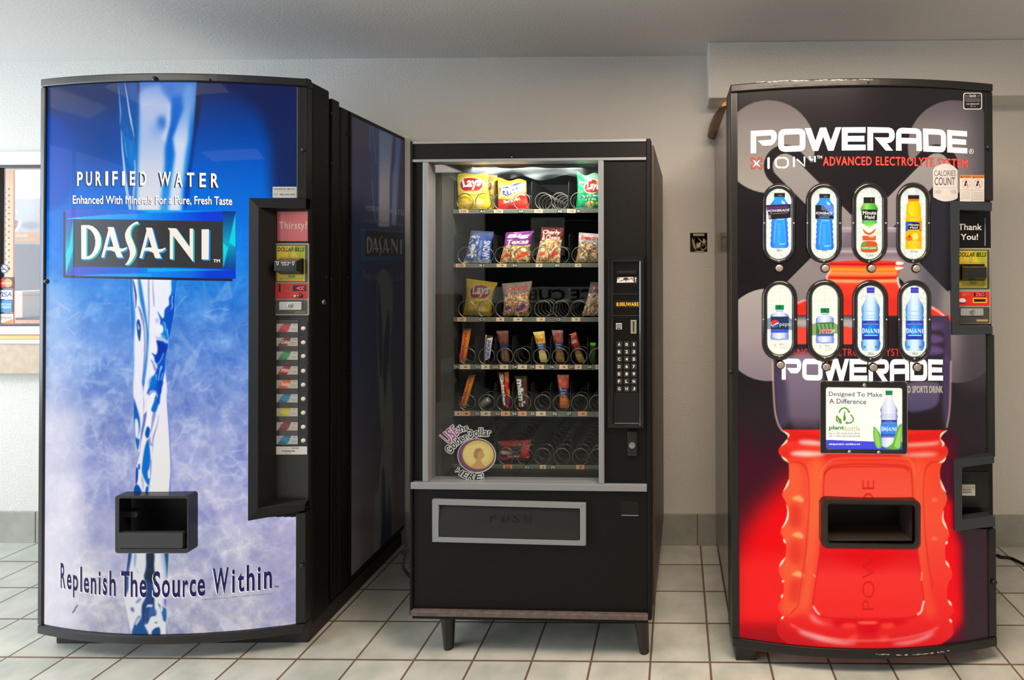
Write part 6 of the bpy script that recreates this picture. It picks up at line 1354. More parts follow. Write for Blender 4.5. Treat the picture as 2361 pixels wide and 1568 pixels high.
ion = [([(1772, 364), (1772, 388)], 5.4), (smooth([(1801, 364), (1794, 364.5), (1789, 369), (1788.5, 375), (1789.5, 381), (1794, 385.5), (1801, 386)], False, 3), 4.6), (smooth([(1804.5, 363.7), (1811, 364.3), (1816, 369), (1816.8, 375), (1816, 381), (1811, 385.8), (1804.5, 386.3)], False, 3), 4.6), ([(1830.5, 362.5), (1830.5, 384)], 4.8), ([(1837.5, 367.5), (1855, 383.2), (1854.8, 362)], 4.4), (smooth([(1866.8, 361), (1867.2, 366), (1870, 368.3), (1874, 368.6)], False, 3), 3.8), ([(1878.8, 360.5), (1878.8, 373)], 4.2)]
g = strokes(S3, ion, .0036); text(g, S3, 'TM', box_map(1883.5, 359, 1895.5, 366), .0036, bold=.02); g.make('product_lettering', M_lw, FP3)
M_red_l = lit('lit_salmon', (255, 104, 84), .95); M_red_d = lit('lit_red_edge', (206, 22, 24), .9)
mol = [(1735.7, 368.5), (1752.6, 368.5), (1736, 384.8), (1752.6, 385)]
def disc(x, y, r, n=20): return [(x + r * math.cos(2 * math.pi * i / n), y + r * math.sin(2 * math.pi * i / n)) for i in range(n)]
g = G(); [g.pxface(S3, [disc(x, y, 5.5)], .003) for x, y in mol]; g.make('molecule_edge', M_red_d, FP3)
g = G(); [g.pxface(S3, [disc(x, y, 4.3)], .0036) for x, y in mol]; g.make('molecule_mark', M_red_l, FP3)
strokes(S3, [([(1737.5, 370), (1751, 383.5)], 2.6), ([(1751, 370), (1737.5, 383.5)], 2.6)], .0042).make('molecule_cross', M_lw, FP3)
ly = lambda x: np.interp(x, [1898, 1950, 2020, 2090, 2150, 2190, 2232], [382, 381.2, 381, 382, 383.5, 385.2, 387.5])
ae = lambda e: (lambda v: [(1898 + 333 * a + 0 * b, float(ly(1898 + 333 * a)) - (20.3 - 1.2 * a) * b) for a, b in v])
g = G(); text(g, S3, 'ADVANCED ELECTROLYTE SYSTEM', ae(0), .0032, bold=.05, space=1.12); g.make('lettering_edge', M_red_d, FP3)
g = G(); text(g, S3, 'ADVANCED ELECTROLYTE SYSTEM', ae(0), .0037, bold=.012, space=1.12); g.make('lettering', M_red_l, FP3)
g = G(); text(g, S3, 'R', box_map(2237.6, 346.3, 2241.6, 351.8), .0036, bold=.01); g.loft(S3, disc(2239.6, 349, 4.6, 24), disc(2239.6, 349, 5.6, 24), [(0, .0036), (1, .0036)]); g.make('registered_mark', M_lw, FP3)
g = G()
text(g, S3, 'ADVANCED ELECTROLYTE SYSTEM', lambda v: [(1784 + 315 * a, 821 - 17 * b) for a, b in v], .0033, bold=.01, space=1.12); g.make('bottle_red_lettering', mat('dim_red_print', tuple(list(np.array(L(226, 56, 44)[:3]) * .3) + [1]), .3, emit=.8, ecol=L(226, 56, 44)), FP3)
g = G(); text(g, S3, 'ION4 FORTIFIED SPORTS DRINK', lambda v: [(2024 + 150 * a, 906 - 16 * b) for a, b in v], .0033, bold=.015, space=1.05); g.make('bottle_small_lettering', lit('lit_cream2', (226, 208, 186), .8), FP3)

# ---- eight selection windows
inn = [[(1767, 435.5, 1824.4, 596.7), (1870.8, 433, 1928.9, 596.7), (1975, 432.8, 2033.3, 597.3), (2077, 433, 2134, 597)], [(1769.5, 657, 1825.6, 817), (1873, 658, 1931, 820), (1978, 659, 2036, 822), (2080.6, 659, 2136, 822)]]
out = [[(1757, 422.8, 1835, 607.6), (1857, 421, 1941.5, 607.6), (1963, 419, 2047, 608), (2065.5, 420, 2146.5, 608)], [(1755.8, 645, 1839, 832), (1858.5, 644, 1945.5, 835), (1964.5, 645, 2048.8, 836), (2068.3, 645, 2148, 836)]]
btn = [[(1795.6, 618), (1901.2, 618.6), (2007.4, 618.6), (2110, 619)], [(1798.3, 840.4), (1903.4, 845), (2011.4, 846), (2112.5, 846)]]
A_lab3 = art('backlit_label', emit=1.0, rough=.3, coat=.2, base=.1, spec=.25)
M_bez = mat('bezel_gloss', L(22, 20, 20), .2, coat=.5)
def bottle_outline(cx, pr): return [(cx - w, y) for y, w in pr] + [(cx + w, y) for y, w in pr[::-1]]
def sportb(cv, cx, top, bot):
    h = bot - top; Y = lambda t: top + h * t
    o = bottle_outline(cx, [(Y(.06), 11), (Y(.10), 12), (Y(.14), 15), (Y(.19), 19.5), (Y(.24), 20.5), (Y(.44), 20), (Y(.455), 18), (Y(.50), 17.5), (Y(.54), 19.5), (Y(.58), 18), (Y(.63), 19.8), (Y(.67), 18.4), (Y(.72), 20.2), (Y(.76), 18.8), (Y(.81), 20.6), (Y(.86), 19.8), (Y(.92), 21), (Y(.97), 20), (Y(1), 14)])
    cv.fill(smooth(o, True, 3), grad([(cx - 22, (20, 110, 226)), (cx - 10, (60, 150, 240)), (cx + 8, (40, 160, 244)), (cx + 22, (40, 90, 220))], 'x'))
    cv.line(smooth([(cx - 8, Y(.50)), (cx - 11, Y(.7)), (cx - 12, Y(.9))], False), 1.6, (130, 200, 250), blur=.6); cv.line(smooth([(cx + 10, Y(.5)), (cx + 13, Y(.75)), (cx + 14, Y(.93))], False), 2, (90, 180, 250), blur=.8)
    cv.line([(cx - 6, Y(.475)), (cx + 10, Y(.475))], 2, (170, 220, 255), blur=.7); cv.line([(cx, Y(.93)), (cx + 12, Y(.925))], 2.2, (190, 230, 255), blur=.6)
    cv.text('POWERADE', lambda v: [(cx - 4 + 6 * (1 - b), Y(.90) - h * .36 * a) for a, b in v], (120, 196, 250), bold=-.01)
    cv.rect(cx - 12.5, top - 1, cx + 12.5, Y(.065), (34, 32, 34)); cv.rect(cx - 2, Y(.03), cx + 6, Y(.045), (150, 150, 150), blur=.5); cv.fill([(cx + 4, Y(.12)), (cx + 13, Y(.16)), (cx + 14, Y(.2)), (cx + 6, Y(.19))], (200, 226, 255), blur=.8)
def waterb(cv, cx, top, bot):
    h = bot - top; Y = lambda t: top + h * t
    o = bottle_outline(cx, [(Y(.09), 8), (Y(.13), 8.5), (Y(.19), 12), (Y(.26), 18), (Y(.31), 20.5), (Y(.37), 21), (Y(.43), 20), (Y(.48), 21.5), (Y(.52), 20), (Y(.82), 20), (Y(.85), 22), (Y(.92), 22), (Y(.97), 20), (Y(1), 15)])
    cv.fill(smooth(o, True, 3), grad([(cx - 22, (40, 110, 190)), (cx - 15, (150, 200, 236)), (cx - 4, (222, 240, 250)), (cx + 6, (214, 234, 250)), (cx + 14, (120, 176, 224)), (cx + 22, (40, 90, 180))], 'x'))
    for t in (.36, .43, .47): cv.line(smooth([(cx - 18, Y(t)), (cx, Y(t + .012)), (cx + 18, Y(t))], False), 1, (120, 180, 226), blur=.6)
    cv.rect(cx - 9, top - 1, cx + 9, Y(.08), (70, 62, 190)); cv.rect(cx - 9, Y(.03), cx + 9, Y(.04), (110, 100, 220)); cv.oval(cx, Y(.95), 9, 5, (214, 236, 250), blur=1.5); cv.oval(cx - 14, Y(.94), 3, 3, (70, 130, 200), blur=1); cv.oval(cx + 13, Y(.94), 3, 3, (60, 120, 200), blur=1)
    cv.rect(cx - 20.5, Y(.52), cx + 20.5, Y(.82), (34, 58, 176)); cv.rect(cx - 20.5, Y(.59), cx + 20.5, Y(.76), grad([(cx - 20, (20, 80, 200)), (cx, (10, 150, 230)), (cx + 20, (30, 80, 210))], 'x'))
    cv.text('purified water', box_map(cx - 8, Y(.54), cx + 12, Y(.557)), (230, 238, 250)); cv.line([(cx - 17, Y(.575)), (cx + 17, Y(.575))], 1.1, (230, 240, 250)); cv.line([(cx - 14, Y(.755)), (cx + 15, Y(.755))], 1.6, (236, 242, 250))
    for lp in lt_all: cv.fill([[(cx - 19 + (a - 186) * 39 / 302, Y(.632) + (b - 511) * .105 * h / 104 * 1.0) for a, b in q] for q in lp], (248, 250, 252))
def jugb(cv, cx, top, bot):
    h = bot - top; Y = lambda t: top + h * t
    o = bottle_outline(cx, [(Y(.10), 7.5), (Y(.20), 8), (Y(.23), 14), (Y(.27), 19), (Y(.32), 21), (Y(.36), 20), (Y(.4), 21), (Y(.62), 20), (Y(.80), 20), (Y(.86), 21), (Y(.95), 20.5), (Y(1), 17)])
    cv.fill(smooth(o, True, 3), grad([(cx - 22, (84, 104, 200)), (cx - 14, (196, 208, 246)), (cx - 2, (232, 238, 252)), (cx + 10, (206, 216, 250)), (cx + 22, (90, 110, 206))], 'x'))
    cv.rect(cx - 20.5, Y(.71), cx + 20.5, Y(.79), (60, 84, 206), blur=.7); cv.line(smooth([(cx - 16, Y(.95)), (cx - 4, Y(.99)), (cx + 12, Y(.97))], False), 2, (110, 130, 180), blur=.8)
    cv.rect(cx - 10, top, cx + 10, Y(.14), (0, 132, 66)); cv.rect(cx - 3, Y(.03), cx + 2, Y(.10), (0, 96, 44)); cv.line([(cx - 8, Y(.175)), (cx + 8, Y(.175))], 1.2, (90, 120, 200))
def juiceb(cv, cx, top, bot, kind):
    h = bot - top; Y = lambda t: top + h * t
    if kind == 0:
        o = bottle_outline(cx, [(Y(.08), 11), (Y(.12), 14), (Y(.18), 19), (Y(.22), 20), (Y(.28), 18.5), (Y(.42), 16.5), (Y(.46), 16)])
        cv.fill(smooth(o, True, 3), grad([(cx - 20, (90, 160, 40)), (cx - 6, (160, 220, 110)), (cx + 6, (90, 190, 60)), (cx + 20, (60, 150, 40))], 'x'))
        cv.rect(cx - 13, top, cx + 13, Y(.105), (34, 34, 32)); cv.rect(cx + 4, Y(.02), cx + 6, Y(.08), (90, 100, 80)); cv.rect(cx - 16.5, Y(.22), cx + 18, Y(.41), (34, 30, 34))
        cv.text('Minute', box_map(cx - 14.5, Y(.245), cx + 16, Y(.31)), (250, 248, 240), bold=.03); cv.text('Maid', box_map(cx - 10, Y(.325), cx + 12, Y(.385)), (250, 248, 240), bold=.03)
        cv.rect(cx - 16, Y(.415), cx + 16.5, Y(.475), (60, 176, 76)); cv.text('APPLE JUICE', box_map(cx - 13, Y(.43), cx + 13, Y(.46)), (200, 240, 190), bold=.02)
        cv.fill(smooth([(cx - 15, Y(.5)), (cx - 12, Y(.485)), (cx + 13, Y(.485)), (cx + 15, Y(.52)), (cx + 12, Y(.62)), (cx, Y(.675)), (cx - 12, Y(.63))]), (226, 90, 40)); cv.fill(smooth([(cx - 14, Y(.48)), (cx + 14, Y(.48)), (cx + 13.5, Y(.56)), (cx, Y(.64)), (cx - 13, Y(.57))]), (250, 248, 226)); cv.oval(cx, Y(.49), 12, 4, (140, 210, 90), blur=1.5); cv.oval(cx, Y(.54), 1, 1.4, (120, 90, 30))
        cv.fill([(cx - 16, Y(.69)), (cx + 16, Y(.69)), (cx + 15, Y(.775)), (cx - 15, Y(.775))], (224, 92, 40)); cv.oval(cx + 5, Y(.70), 7, 2.6, (255, 200, 150), blur=1)
        cv.fill(smooth([(cx - 15, Y(.80)), (cx, Y(.785)), (cx + 15, Y(.80)), (cx + 19, Y(.88)), (cx + 16, Y(.98)), (cx - 16, Y(.98)), (cx - 19, Y(.88))]), (222, 84, 36)); cv.fill(smooth([(cx - 18, Y(.84)), (cx - 12, Y(.80)), (cx - 6, Y(.82)), (cx - 12, Y(.88))]), (80, 176, 70)); cv.fill([(cx - 18.5, Y(.89)), (cx + 18, Y(.88)), (cx + 17, Y(.935)), (cx - 17.5, Y(.935))], (90, 180, 90))
        cv.text('100% apple', box_map(cx - 16, Y(.893), cx + 15, Y(.928)), (244, 250, 230), bold=.02)
    else:
        o = bottle_outline(cx, [(Y(.07), 11), (Y(.13), 13), (Y(.19), 16), (Y(.36), 17.5), (Y(.40), 16), (Y(.43), 18), (Y(.5), 18.5), (Y(.98), 18.5), (Y(1), 17)])
        cv.fill(smooth(o, True, 3), grad([(cx - 18, (240, 176, 0)), (cx - 4, (255, 214, 20)), (cx + 6, (255, 206, 10)), (cx + 18, (244, 170, 0))], 'x'))
        cv.rect(cx - 13, top, cx + 13, Y(.075), (38, 34, 32)); cv.rect(cx - 12, Y(.075), cx + 12, Y(.115), (236, 120, 20), blur=.6); cv.line(smooth([(cx - 8, Y(.2)), (cx - 9, Y(.3)), (cx - 4, Y(.36))], False), 2, (255, 240, 130), blur=1); cv.rect(cx - 18, Y(.395), cx + 18, Y(.43), (250, 190, 0), blur=1)
        cv.rect(cx - 18.5, Y(.49), cx + 18.5, Y(.67), (40, 110, 190)); cv.fill(smooth([(cx + 8, Y(.5)), (cx + 18, Y(.5)), (cx + 18, Y(.66)), (cx + 12, Y(.62))]), (236, 140, 50), blur=1); cv.rect(cx - 13, Y(.51), cx + 13.5, Y(.635), (30, 28, 30)); cv.text('Minute', box_map(cx - 11.5, Y(.53), cx + 12, Y(.57)), (250, 248, 240), bold=.03); cv.text('Maid', box_map(cx - 8, Y(.585), cx + 9, Y(.62)), (250, 248, 240), bold=.03); cv.rect(cx - 13, Y(.64), cx + 13.5, Y(.68), (250, 176, 10))
        cv.oval(cx, Y(.8), 18, 14, (250, 160, 20), blur=2); cv.oval(cx + 3, Y(.77), 9, 10, (255, 210, 20)); cv.oval(cx + 3, Y(.77), 6.5, 7, (255, 232, 110)); cv.oval(cx - 10, Y(.80), 7, 6, (240, 110, 20), blur=1); cv.fill([(cx - 12, Y(.76)), (cx - 9, Y(.745)), (cx - 9, Y(.80))], (30, 60, 20)); cv.fill(smooth([(cx - 12, Y(.86)), (cx + 12, Y(.86)), (cx + 9, Y(.91)), (cx - 10, Y(.91))]), (255, 206, 60), blur=1)
kinds = ['blue sports drink with black wraparound label', 'blue sports drink', 'green apple juice', 'yellow orange juice', 'dark blue cola label', 'green citrus soda label', 'water', 'water']
bez_objs = []
for r in range(2):
    for k in range(4):
        a, b = inn[r][k], out[r][k]; cxp = (a[0] + a[2]) / 2
        ii, oo = stadium(*a), stadium(*b)
        bo = G().loft(S3, ii, oo, [(0, .004), (0, .012), (.12, .018), (.35, .0225), (.65, .0225), (.88, .017), (1, .008), (1, .0)]).make('selection_bezel', M_bez, V3, smooth=True, label='black oval frame around the %s picture' % kinds[r * 4 + k])
        cv = Cv(a[0] - 3, a[1] - 3, a[2] + 3, a[3] + 3, 2.4, (238, 240, 226))
        nz_ = noise2(cv.h, cv.w, 22, 50 + r * 4 + k, 4); 
        if r == 0 or k > 1: cv.a += ((np.clip(np.abs(nz_ - .5) * 9, 0, 1) - .75) * 30)[..., None] * np.array([1, .8, .9])
        else:
            cv.a[:] = (250, 248, 228)
            for (xa, ya, xb, yb) in ((.15, .10, .5, .22), (.5, .04, .95, .2), (.05, .24, .5, .34), (.5, .22, .98, .30), (.0, .36, .4, .44), (.6, .34, 1, .42), (.0, .8, .3, .86), (.8, .72, 1, .78)):
                w_, h_ = a[2] - a[0], a[3] - a[1]; p = [(a[0] + w_ * xa, a[1] + h_ * ya), (a[0] + w_ * xb, a[1] + h_ * ya), (a[0] + w_ * xb, a[1] + h_ * yb), (a[0] + w_ * xa, a[1] + h_ * yb)]
                cv.line(p + [p[0]], .8, (214, 210, 186), blur=.4)
        w_, h_ = a[2] - a[0], a[3] - a[1]
        if r == 0 and k < 2:
            t_, b_ = (446, 572) if k == 0 else (448, 576.5); sportb(cv, cxp + (1.5 if k == 0 else 1.5), t_, b_)
            if k == 0:
                cv.fill([(cxp - 29, 473), (cxp + 28, 470.5), (cxp + 28, 502), (cxp - 22, 506)], (34, 26, 34)); cv.fill([(cxp - 28, 476), (cxp + 22, 474), (cxp + 22, 480), (cxp - 28, 484)], (96, 50, 120), blur=1.5); cv.text('POWERADE', box_map(cxp - 26, 484, cxp + 25, 490, slope=-3), (236, 230, 236), bold=.03, italic=.2); cv.line([(cxp - 26, 493.5), (cxp + 20, 490.5)], 1.3, (150, 140, 150)); cv.rect(cxp - 24, 496, cxp - 18, 504, (150, 150, 150)); cv.line([(cxp + 28, 471), (cxp + 28, 501)], .8, (200, 180, 170))
            else:
                cv.rect(cxp - 20, 473, cxp + 22.5, 504, (28, 28, 36)); cv.fill([(cxp - 2, 473), (cxp + 22.5, 473), (cxp + 22.5, 500), (cxp + 8, 486)], (50, 110, 226)); [cv.line([(cxp - 6, 474 + 3 * q), (cxp + 22, 476 + 4 * q)], .9, (190, 220, 250)) for q in range(4)]; cv.text('POWERADE', box_map(cxp - 18.5, 488.5, cxp + 20, 495), (244, 244, 248), bold=.03, italic=.15); cv.line([(cxp - 12, 498), (cxp + 16, 497)], 1.2, (150, 170, 210)); cv.line([(cxp - 10, 501.5), (cxp + 12, 500.5)], 1, (200, 210, 230))
            cv.text('20oz', box_map(cxp - 5, a[3] - 22, cxp + 7, a[3] - 17), (60, 60, 50))
        elif r == 0: 
            juiceb(cv, cxp + (0 if k == 2 else 1), (455, 450)[k - 2], (583.5, 574)[k - 2], k - 2); cv.text('15.2oz', box_map(cxp - 7, a[3] - 12 - (9 if k == 3 else 0), cxp + 10, a[3] - 6 - (9 if k == 3 else 0)), (90, 90, 80))
        elif k < 2:
            t_ = (703, 710.5)[k]; b_ = (784, 792)[k]; jugb(cv, cxp, t_, b_)
            Y0 = (730, 745)[k]; 
            if k == 0:
                cv.fill([(a[0] - 2, 737), (cxp - 20, 730), (cxp + 20, 730), (a[2] + 2, 738), (a[2] + 2, 761), (cxp + 20, 761), (a[0] - 2, 759)], (48, 78, 120), alpha=.6); cv.rect(cxp - 20, 730, cxp + 21, 760, (36, 52, 84)); cv.oval(cxp - 11, 746.5, 9, 8.8, (240, 240, 244)); cv.fill(smooth([(cxp - 19.5, 746), (cxp - 16, 739), (cxp - 10, 737.5), (cxp - 4, 740), (cxp - 2.5, 743), (cxp - 10, 746), (cxp - 16, 751)]), (226, 54, 50)); cv.fill(smooth([(cxp - 16, 753), (cxp - 10, 749), (cxp - 2.5, 746.5), (cxp - 4, 752), (cxp - 10, 755.3)]), (40, 96, 180)); cv.text('pepsi', box_map(cxp, 743, cxp + 26, 754.5), (244, 246, 250), bold=-.005)
            else:
                cv.fill([(a[0] - 2, 748), (cxp - 18, 744), (cxp + 18, 742), (a[2] + 2, 750), (a[2] + 2, 770), (cxp + 18, 768), (a[0] - 2, 774)], (110, 150, 70), alpha=.8); cv.rect(cxp - 20, 744, cxp + 20, 771, (60, 110, 60)); [cv.fill([(cxp - 18 + 9 * q, 746), (cxp - 12 + 9 * q, 746), (cxp - 8 + 9 * q, 762), (cxp - 13 + 9 * q, 764)], (120, 170, 110), blur=.8) for q in range(4)]; cv.fill([(cxp - 14, 769), (cxp - 8, 760), (cxp + 26, 760), (cxp + 16, 769)], (210, 200, 190)); cv.text('DEW', box_map(cxp - 11, 761, cxp + 18, 768.5), (190, 40, 50), bold=.04, italic=.35); cv.text('MTN', box_map(cxp - 4, 755.5, cxp + 8, 760), (210, 90, 80), bold=.04, italic=.3)
            yb = a[3] - 24; cv.text('300 mL', box_map(cxp, yb - 1, cxp + 11, yb + 2.4), (90, 90, 80)); [cv.line([(cxp, yb + 6 + 2.4 * q), (cxp + 17, yb + 6 + 2.4 * q)], .7, (180, 178, 160)) for q in range(3)]; cv.line([(cxp - 14, yb + 1), (cxp - 7, yb + 1)], .7, (180, 178, 160)); cv.text('1', box_map(cxp - 11, yb + 2, cxp - 9.6, yb + 5.5), (110, 108, 96)); cv.line([(cxp - 14, yb + 8), (cxp - 7, yb + 8)], .7, (180, 178, 160))
        else:
            waterb(cv, cxp + .5, 664, 809); cv.text('20oz', box_map(cxp - 5, a[3] - 9, cxp + 7, a[3] - 4), (60, 60, 50))
        g = G(); nU, nV = 46, 110; ins = inpoly(stadium(a[0] - .8, a[1] - .8, a[2] + .8, a[3] + .8, 20))
        px_sheet('drink_label', S3, cv, a[0] - .8, a[1] - .8, a[2] + .8, a[3] + .8, 84, 230, A_lab3, bo, off=.006, inside=ins, label='lit picture of %s' % kinds[r * 4 + k])
        ym = (514.8, 737)[r]
        for x, y in ((b[0] + 4.5, ym), (b[2] - 4.5, ym), (cxp, a[3] + 5.5)): 
            cc = S3.at(x, y, .0215); G().lathe(cc, -S3.uy, [(.0036, 0), (.0034, .0015), (.002, .0028), (.0006, .003)], 10).make('screw', M_steel, bo, smooth=True)
        x, y = btn[r][k]
        bb = G().lathe(S3.at(x, y, .0), -S3.uy, [(.0158, 0), (.0155, .008), (.0138, .011), (.0132, .009)], 22).make('button_collar', M_bez, V3, smooth=True)
        G().lathe(S3.at(x, y, .0), -S3.uy, [(.0128, .002), (.0126, .011), (.0112, .0138), (.004, .0142)], 22).make('select_button', mat('satin_button', L(176, 162, 156), .3, .5), bb, smooth=True)
# ---- lit sign
bo = G().loft(S3, rrect(1904.5, 893, 2080, 1035, 5, 5, 2.0), rrect(1891, 878, 2092.5, 1046, 5, 5, 2.0), [(0, .004), (0, .014), (.15, .017), (.85, .017), (1, .012), (1, .0)]).make('sign_frame', M_bez, V3)
G().loft(S3, rrect(1891.8, 878.8, 2091.7, 1045.2, 5, 5, 2.0), rrect(1890.6, 877.6, 2092.9, 1046.4, 5, 5, 2.0), [(0, .0168), (.5, .0176), (1, .0160)]).make('sign_edge', M_alu, bo)
for x, y in ((1993, 888), (1958.5, 1042), (2026, 1043.5)): G().lathe(S3.at(x, y, .017), -S3.uy, [(.0065, 0), (.006, .002), (.003, .0042), (.001, .0046)], 12).make('screw', M_steel, bo, smooth=True)
cv = Cv(1900, 888, 2086, 1042, 3, (248, 248, 234))
Z = lambda p: [(1880 + a / 7.842, 860 + b / 7.842) for a, b in p]
cv.fill(Z([(190, 1208), (600, 1225), (1070, 1240), (1580, 1248), (1580, 1400), (190, 1400)]), (70, 74, 214))
cv.text('Designed To Make', box_map(1911, 903, 2034, 916, slope=2.5), (66, 56, 92), bold=.006); cv.text('A Difference', box_map(1912, 919, 1997, 930.5, slope=1.5), (66, 56, 92), bold=.006)
GN = (94, 152, 58)
arc = lambda p, w: cv.line(smooth(Z(p), False), w / 7.842, GN)
arc([(435, 710), (460, 660), (520, 632), (570, 650), (605, 700)], 26); cv.fill(Z([(580, 710), (630, 680), (622, 725)]), GN); arc([(640, 760), (680, 810), (680, 860), (640, 900), (590, 905), (560, 908)], 24); cv.fill(Z([(580, 870), (535, 905), (575, 935)]), GN)
cv.fill(smooth(Z([(388, 765), (420, 800), (465, 840), (475, 910), (430, 912), (380, 870), (368, 820)])), GN); cv.line(Z([(395, 820), (415, 870), (435, 905)]), 1.4, (235, 240, 220)); cv.fill(smooth(Z([(518, 700), (536, 700), (538, 750), (550, 800), (545, 860), (508, 860), (504, 800), (516, 750)])), GN)
cv.text('plant', box_map(1911.4, 981, 1946.5, 993.5), (80, 140, 60), bold=.03); cv.text('bottle', box_map(1948, 982, 1983, 994), (166, 150, 92), bold=-.012); cv.text('Up to 30% made from plants', box_map(1911.2, 997, 1983, 1002.5), (120, 110, 116)); cv.text('Still a 100% recyclable bottle', box_map(1911.2, 1003.5, 1983, 1008.5), (120, 110, 116)); cv.text('redesigned plastic, recyclable as ever', box_map(1910.5, 1021.5, 1984, 1027.5), (244, 244, 252), bold=.03, italic=.1)
o = smooth(Z([(1275, 395), (1395, 395), (1400, 460), (1450, 590), (1485, 670), (1475, 730), (1490, 790), (1478, 850), (1480, 1160), (1450, 1280), (1370, 1340), (1240, 1340), (1185, 1280), (1180, 1160), (1190, 850), (1175, 790), (1190, 730), (1172, 670), (1205, 590), (1262, 460)]), True, 3)
cv.fill(o, grad([(1880 + 1170 / 7.842, (96, 96, 180)), (1880 + 1215 / 7.842, (206, 210, 232)), (1880 + 1330 / 7.842, (240, 242, 246)), (1880 + 1440 / 7.842, (206, 212, 234)), (1880 + 1490 / 7.842, (80, 84, 170))], 'x'))
for yy in (740, 770, 800): cv.line(smooth(Z([(1195, yy), (1330, yy + 12), (1465, yy)]), False), .9, (170, 176, 206))
cv.fill(Z([(1268, 320), (1392, 320), (1392, 400), (1268, 400)]), (30, 130, 76)); cv.fill(Z([(1188, 846), (1476, 846), (1480, 1165), (1186, 1165)]), (52, 62, 172)); cv.fill(smooth(Z([(1195, 920), (1330, 900), (1470, 920), (1470, 1090), (1330, 1110), (1195, 1090)])), (60, 140, 226), blur=1.5); cv.line(Z([(1200, 903), (1470, 903)]), .9, (220, 230, 250)); cv.text('purified water', box_map(2041, 970, 2058, 973), (220, 226, 246))
x0_, x1_ = 1880 + 1197 / 7.842, 1880 + 1472 / 7.842
for lp in lt_all: cv.fill([[(x0_ + (a - 186) * (x1_ - x0_) / 302, 983 + (b - 511) * .125) for a, b in q] for q in lp], (250, 250, 252))
cv.line(Z([(1210, 1142), (1470, 1142)]), .9, (200, 210, 246))
for p, cl in (([(1055, 970), (1130, 1040), (1175, 1110), (1190, 1230), (1200, 1340), (1130, 1365), (1075, 1280), (1048, 1140)], (110, 180, 70)), ([(1070, 1000), (1140, 1120), (1170, 1300), (1130, 1360), (1085, 1250)], (150, 206, 96)), ([(1560, 920), (1480, 1000), (1440, 1120), (1400, 1260), (1300, 1340), (1240, 1345), (1300, 1370), (1520, 1370), (1560, 1180)], (104, 176, 66)), ([(1555, 960), (1500, 1060), (1460, 1200), (1430, 1330), (1520, 1350), (1540, 1180)], (156, 212, 100))): cv.fill(smooth(Z(p)), cl, blur=.5)
px_sheet('lit_sign', S3, cv, 1903.5, 892, 2081.5, 1038, 200, 165, A_lab3, bo, off=.006, inside=inpoly(rrect(1904, 892.5, 2080.5, 1035.5, 5, 6, 2.0)), label='lit sign with a water bottle and green leaves')

# ---- stickers on the front
cv = Cv(2216, 208, 2268, 258, 5, (22, 21, 22)); 
cv.fill([rrect(2221, 213.8, 2264.3, 252.5, 5, 5), rrect(2223, 215.8, 2262.3, 250.5, 4, 5)], (226, 226, 226))
cv.text('Service', box_map(2225, 219, 2233, 222.5), (226, 226, 226)); cv.text('Coca-Cola', box_map(2234.5, 217.5, 2250, 223.5), (240, 240, 240), bold=.03, italic=.35); cv.text(', USA', box_map(2251, 219.5, 2260, 223), (226, 226, 226)); cv.text('Vending Service Department', box_map(2225, 224.8, 2259, 228), (226, 226, 226)); cv.line([(2225, 230.5), (2260, 230.5)], .7, (226, 226, 226)); cv.text('For all your service needs', box_map(2227.5, 232.5, 2258, 235.5), (226, 226, 226)); cv.text('Call: 1-800-655-1899', box_map(2228.5, 238, 2257.5, 241.5), (230, 230, 230), bold=.02); cv.text('Thank you', box_map(2236.5, 244, 2250, 247), (226, 226, 226))
px_sheet('service_sticker', S3, cv, 2220.5, 213.3, 2264.8, 253, 110, 100, A_paper, V3, off=.0045, inside=inpoly(rrect(2220.7, 213.5, 2264.6, 252.8, 5.4, 6)), label='black service sticker with white rounded border')
sh = smooth([(2151, 392), (2158, 384), (2170, 379), (2180, 377.5), (2190, 379), (2201, 385), (2207.5, 392)], False, 3).tolist() + smooth([(2208.5, 456), (2200, 461), (2180, 464.5), (2164, 461), (2151.5, 454)], False, 3).tolist()
cv = Cv(2146, 374, 2213, 468, 4, (208, 206, 208)); cv.text('CALORIES', box_map(2154, 393, 2203.5, 406), (46, 42, 46), bold=-.004); cv.text('COUNT', box_map(2155, 409, 2202, 427), (46, 42, 46), bold=.004); cv.line([(2155.5, 433), (2203, 433)], .5, (120, 118, 120)); cv.text('CHECK THEN CHOOSE', box_map(2155, 438.5, 2204.5, 446.5), (110, 106, 110), bold=-.006); cv.fill(smooth([(2170, 442), (2178, 436), (2190, 440), (2192, 448), (2180, 451), (2172, 449)]), (214, 208, 206), blur=.8)
px_sheet('calories_sticker', S3, cv, 2150.5, 377, 2208.8, 465, 150, 226, A_paper, V3, off=.0045, inside=inpoly(sh), label='white shield shaped sticker reading CALORIES COUNT')
cv = Cv(2208, 398, 2275, 470, 4, (226, 222, 220)); cv.rect(2200, 398, 2280, 411, (226, 130, 50))
cv.text('WARNING', box_map(2221.5, 406, 2239, 409.5), (110, 60, 20), bold=.02); cv.text('ADVERTENCIA', box_map(2248.5, 407, 2268, 410.3), (110, 60, 20), bold=.02); cv.fill([(2215, 410), (2217.5, 405), (2220, 410)], (60, 40, 20)); cv.fill([(2243, 411), (2245.5, 406), (2248, 411)], (60, 40, 20)); cv.rect(2240.4, 398, 2241.6, 470, (180, 176, 176)); cv.line([(2213, 437), (2270, 439.5)], .7, (120, 116, 116))
for cx in (2227.5, 2255): cv.oval(cx, 424, 10, 11, (206, 110, 110)); cv.oval(cx, 424, 9, 10, (228, 224, 222)); cv.fill([(cx - 5, 428), (cx - 1, 416), (cx + 3, 418), (cx - 1, 430)], (40, 32, 34)); cv.line([(cx + 4, 424), (cx + 3, 431)], 1.4, (60, 56, 58)); cv.line([(cx - 6, 417), (cx + 6, 432)], 1, (206, 110, 110))
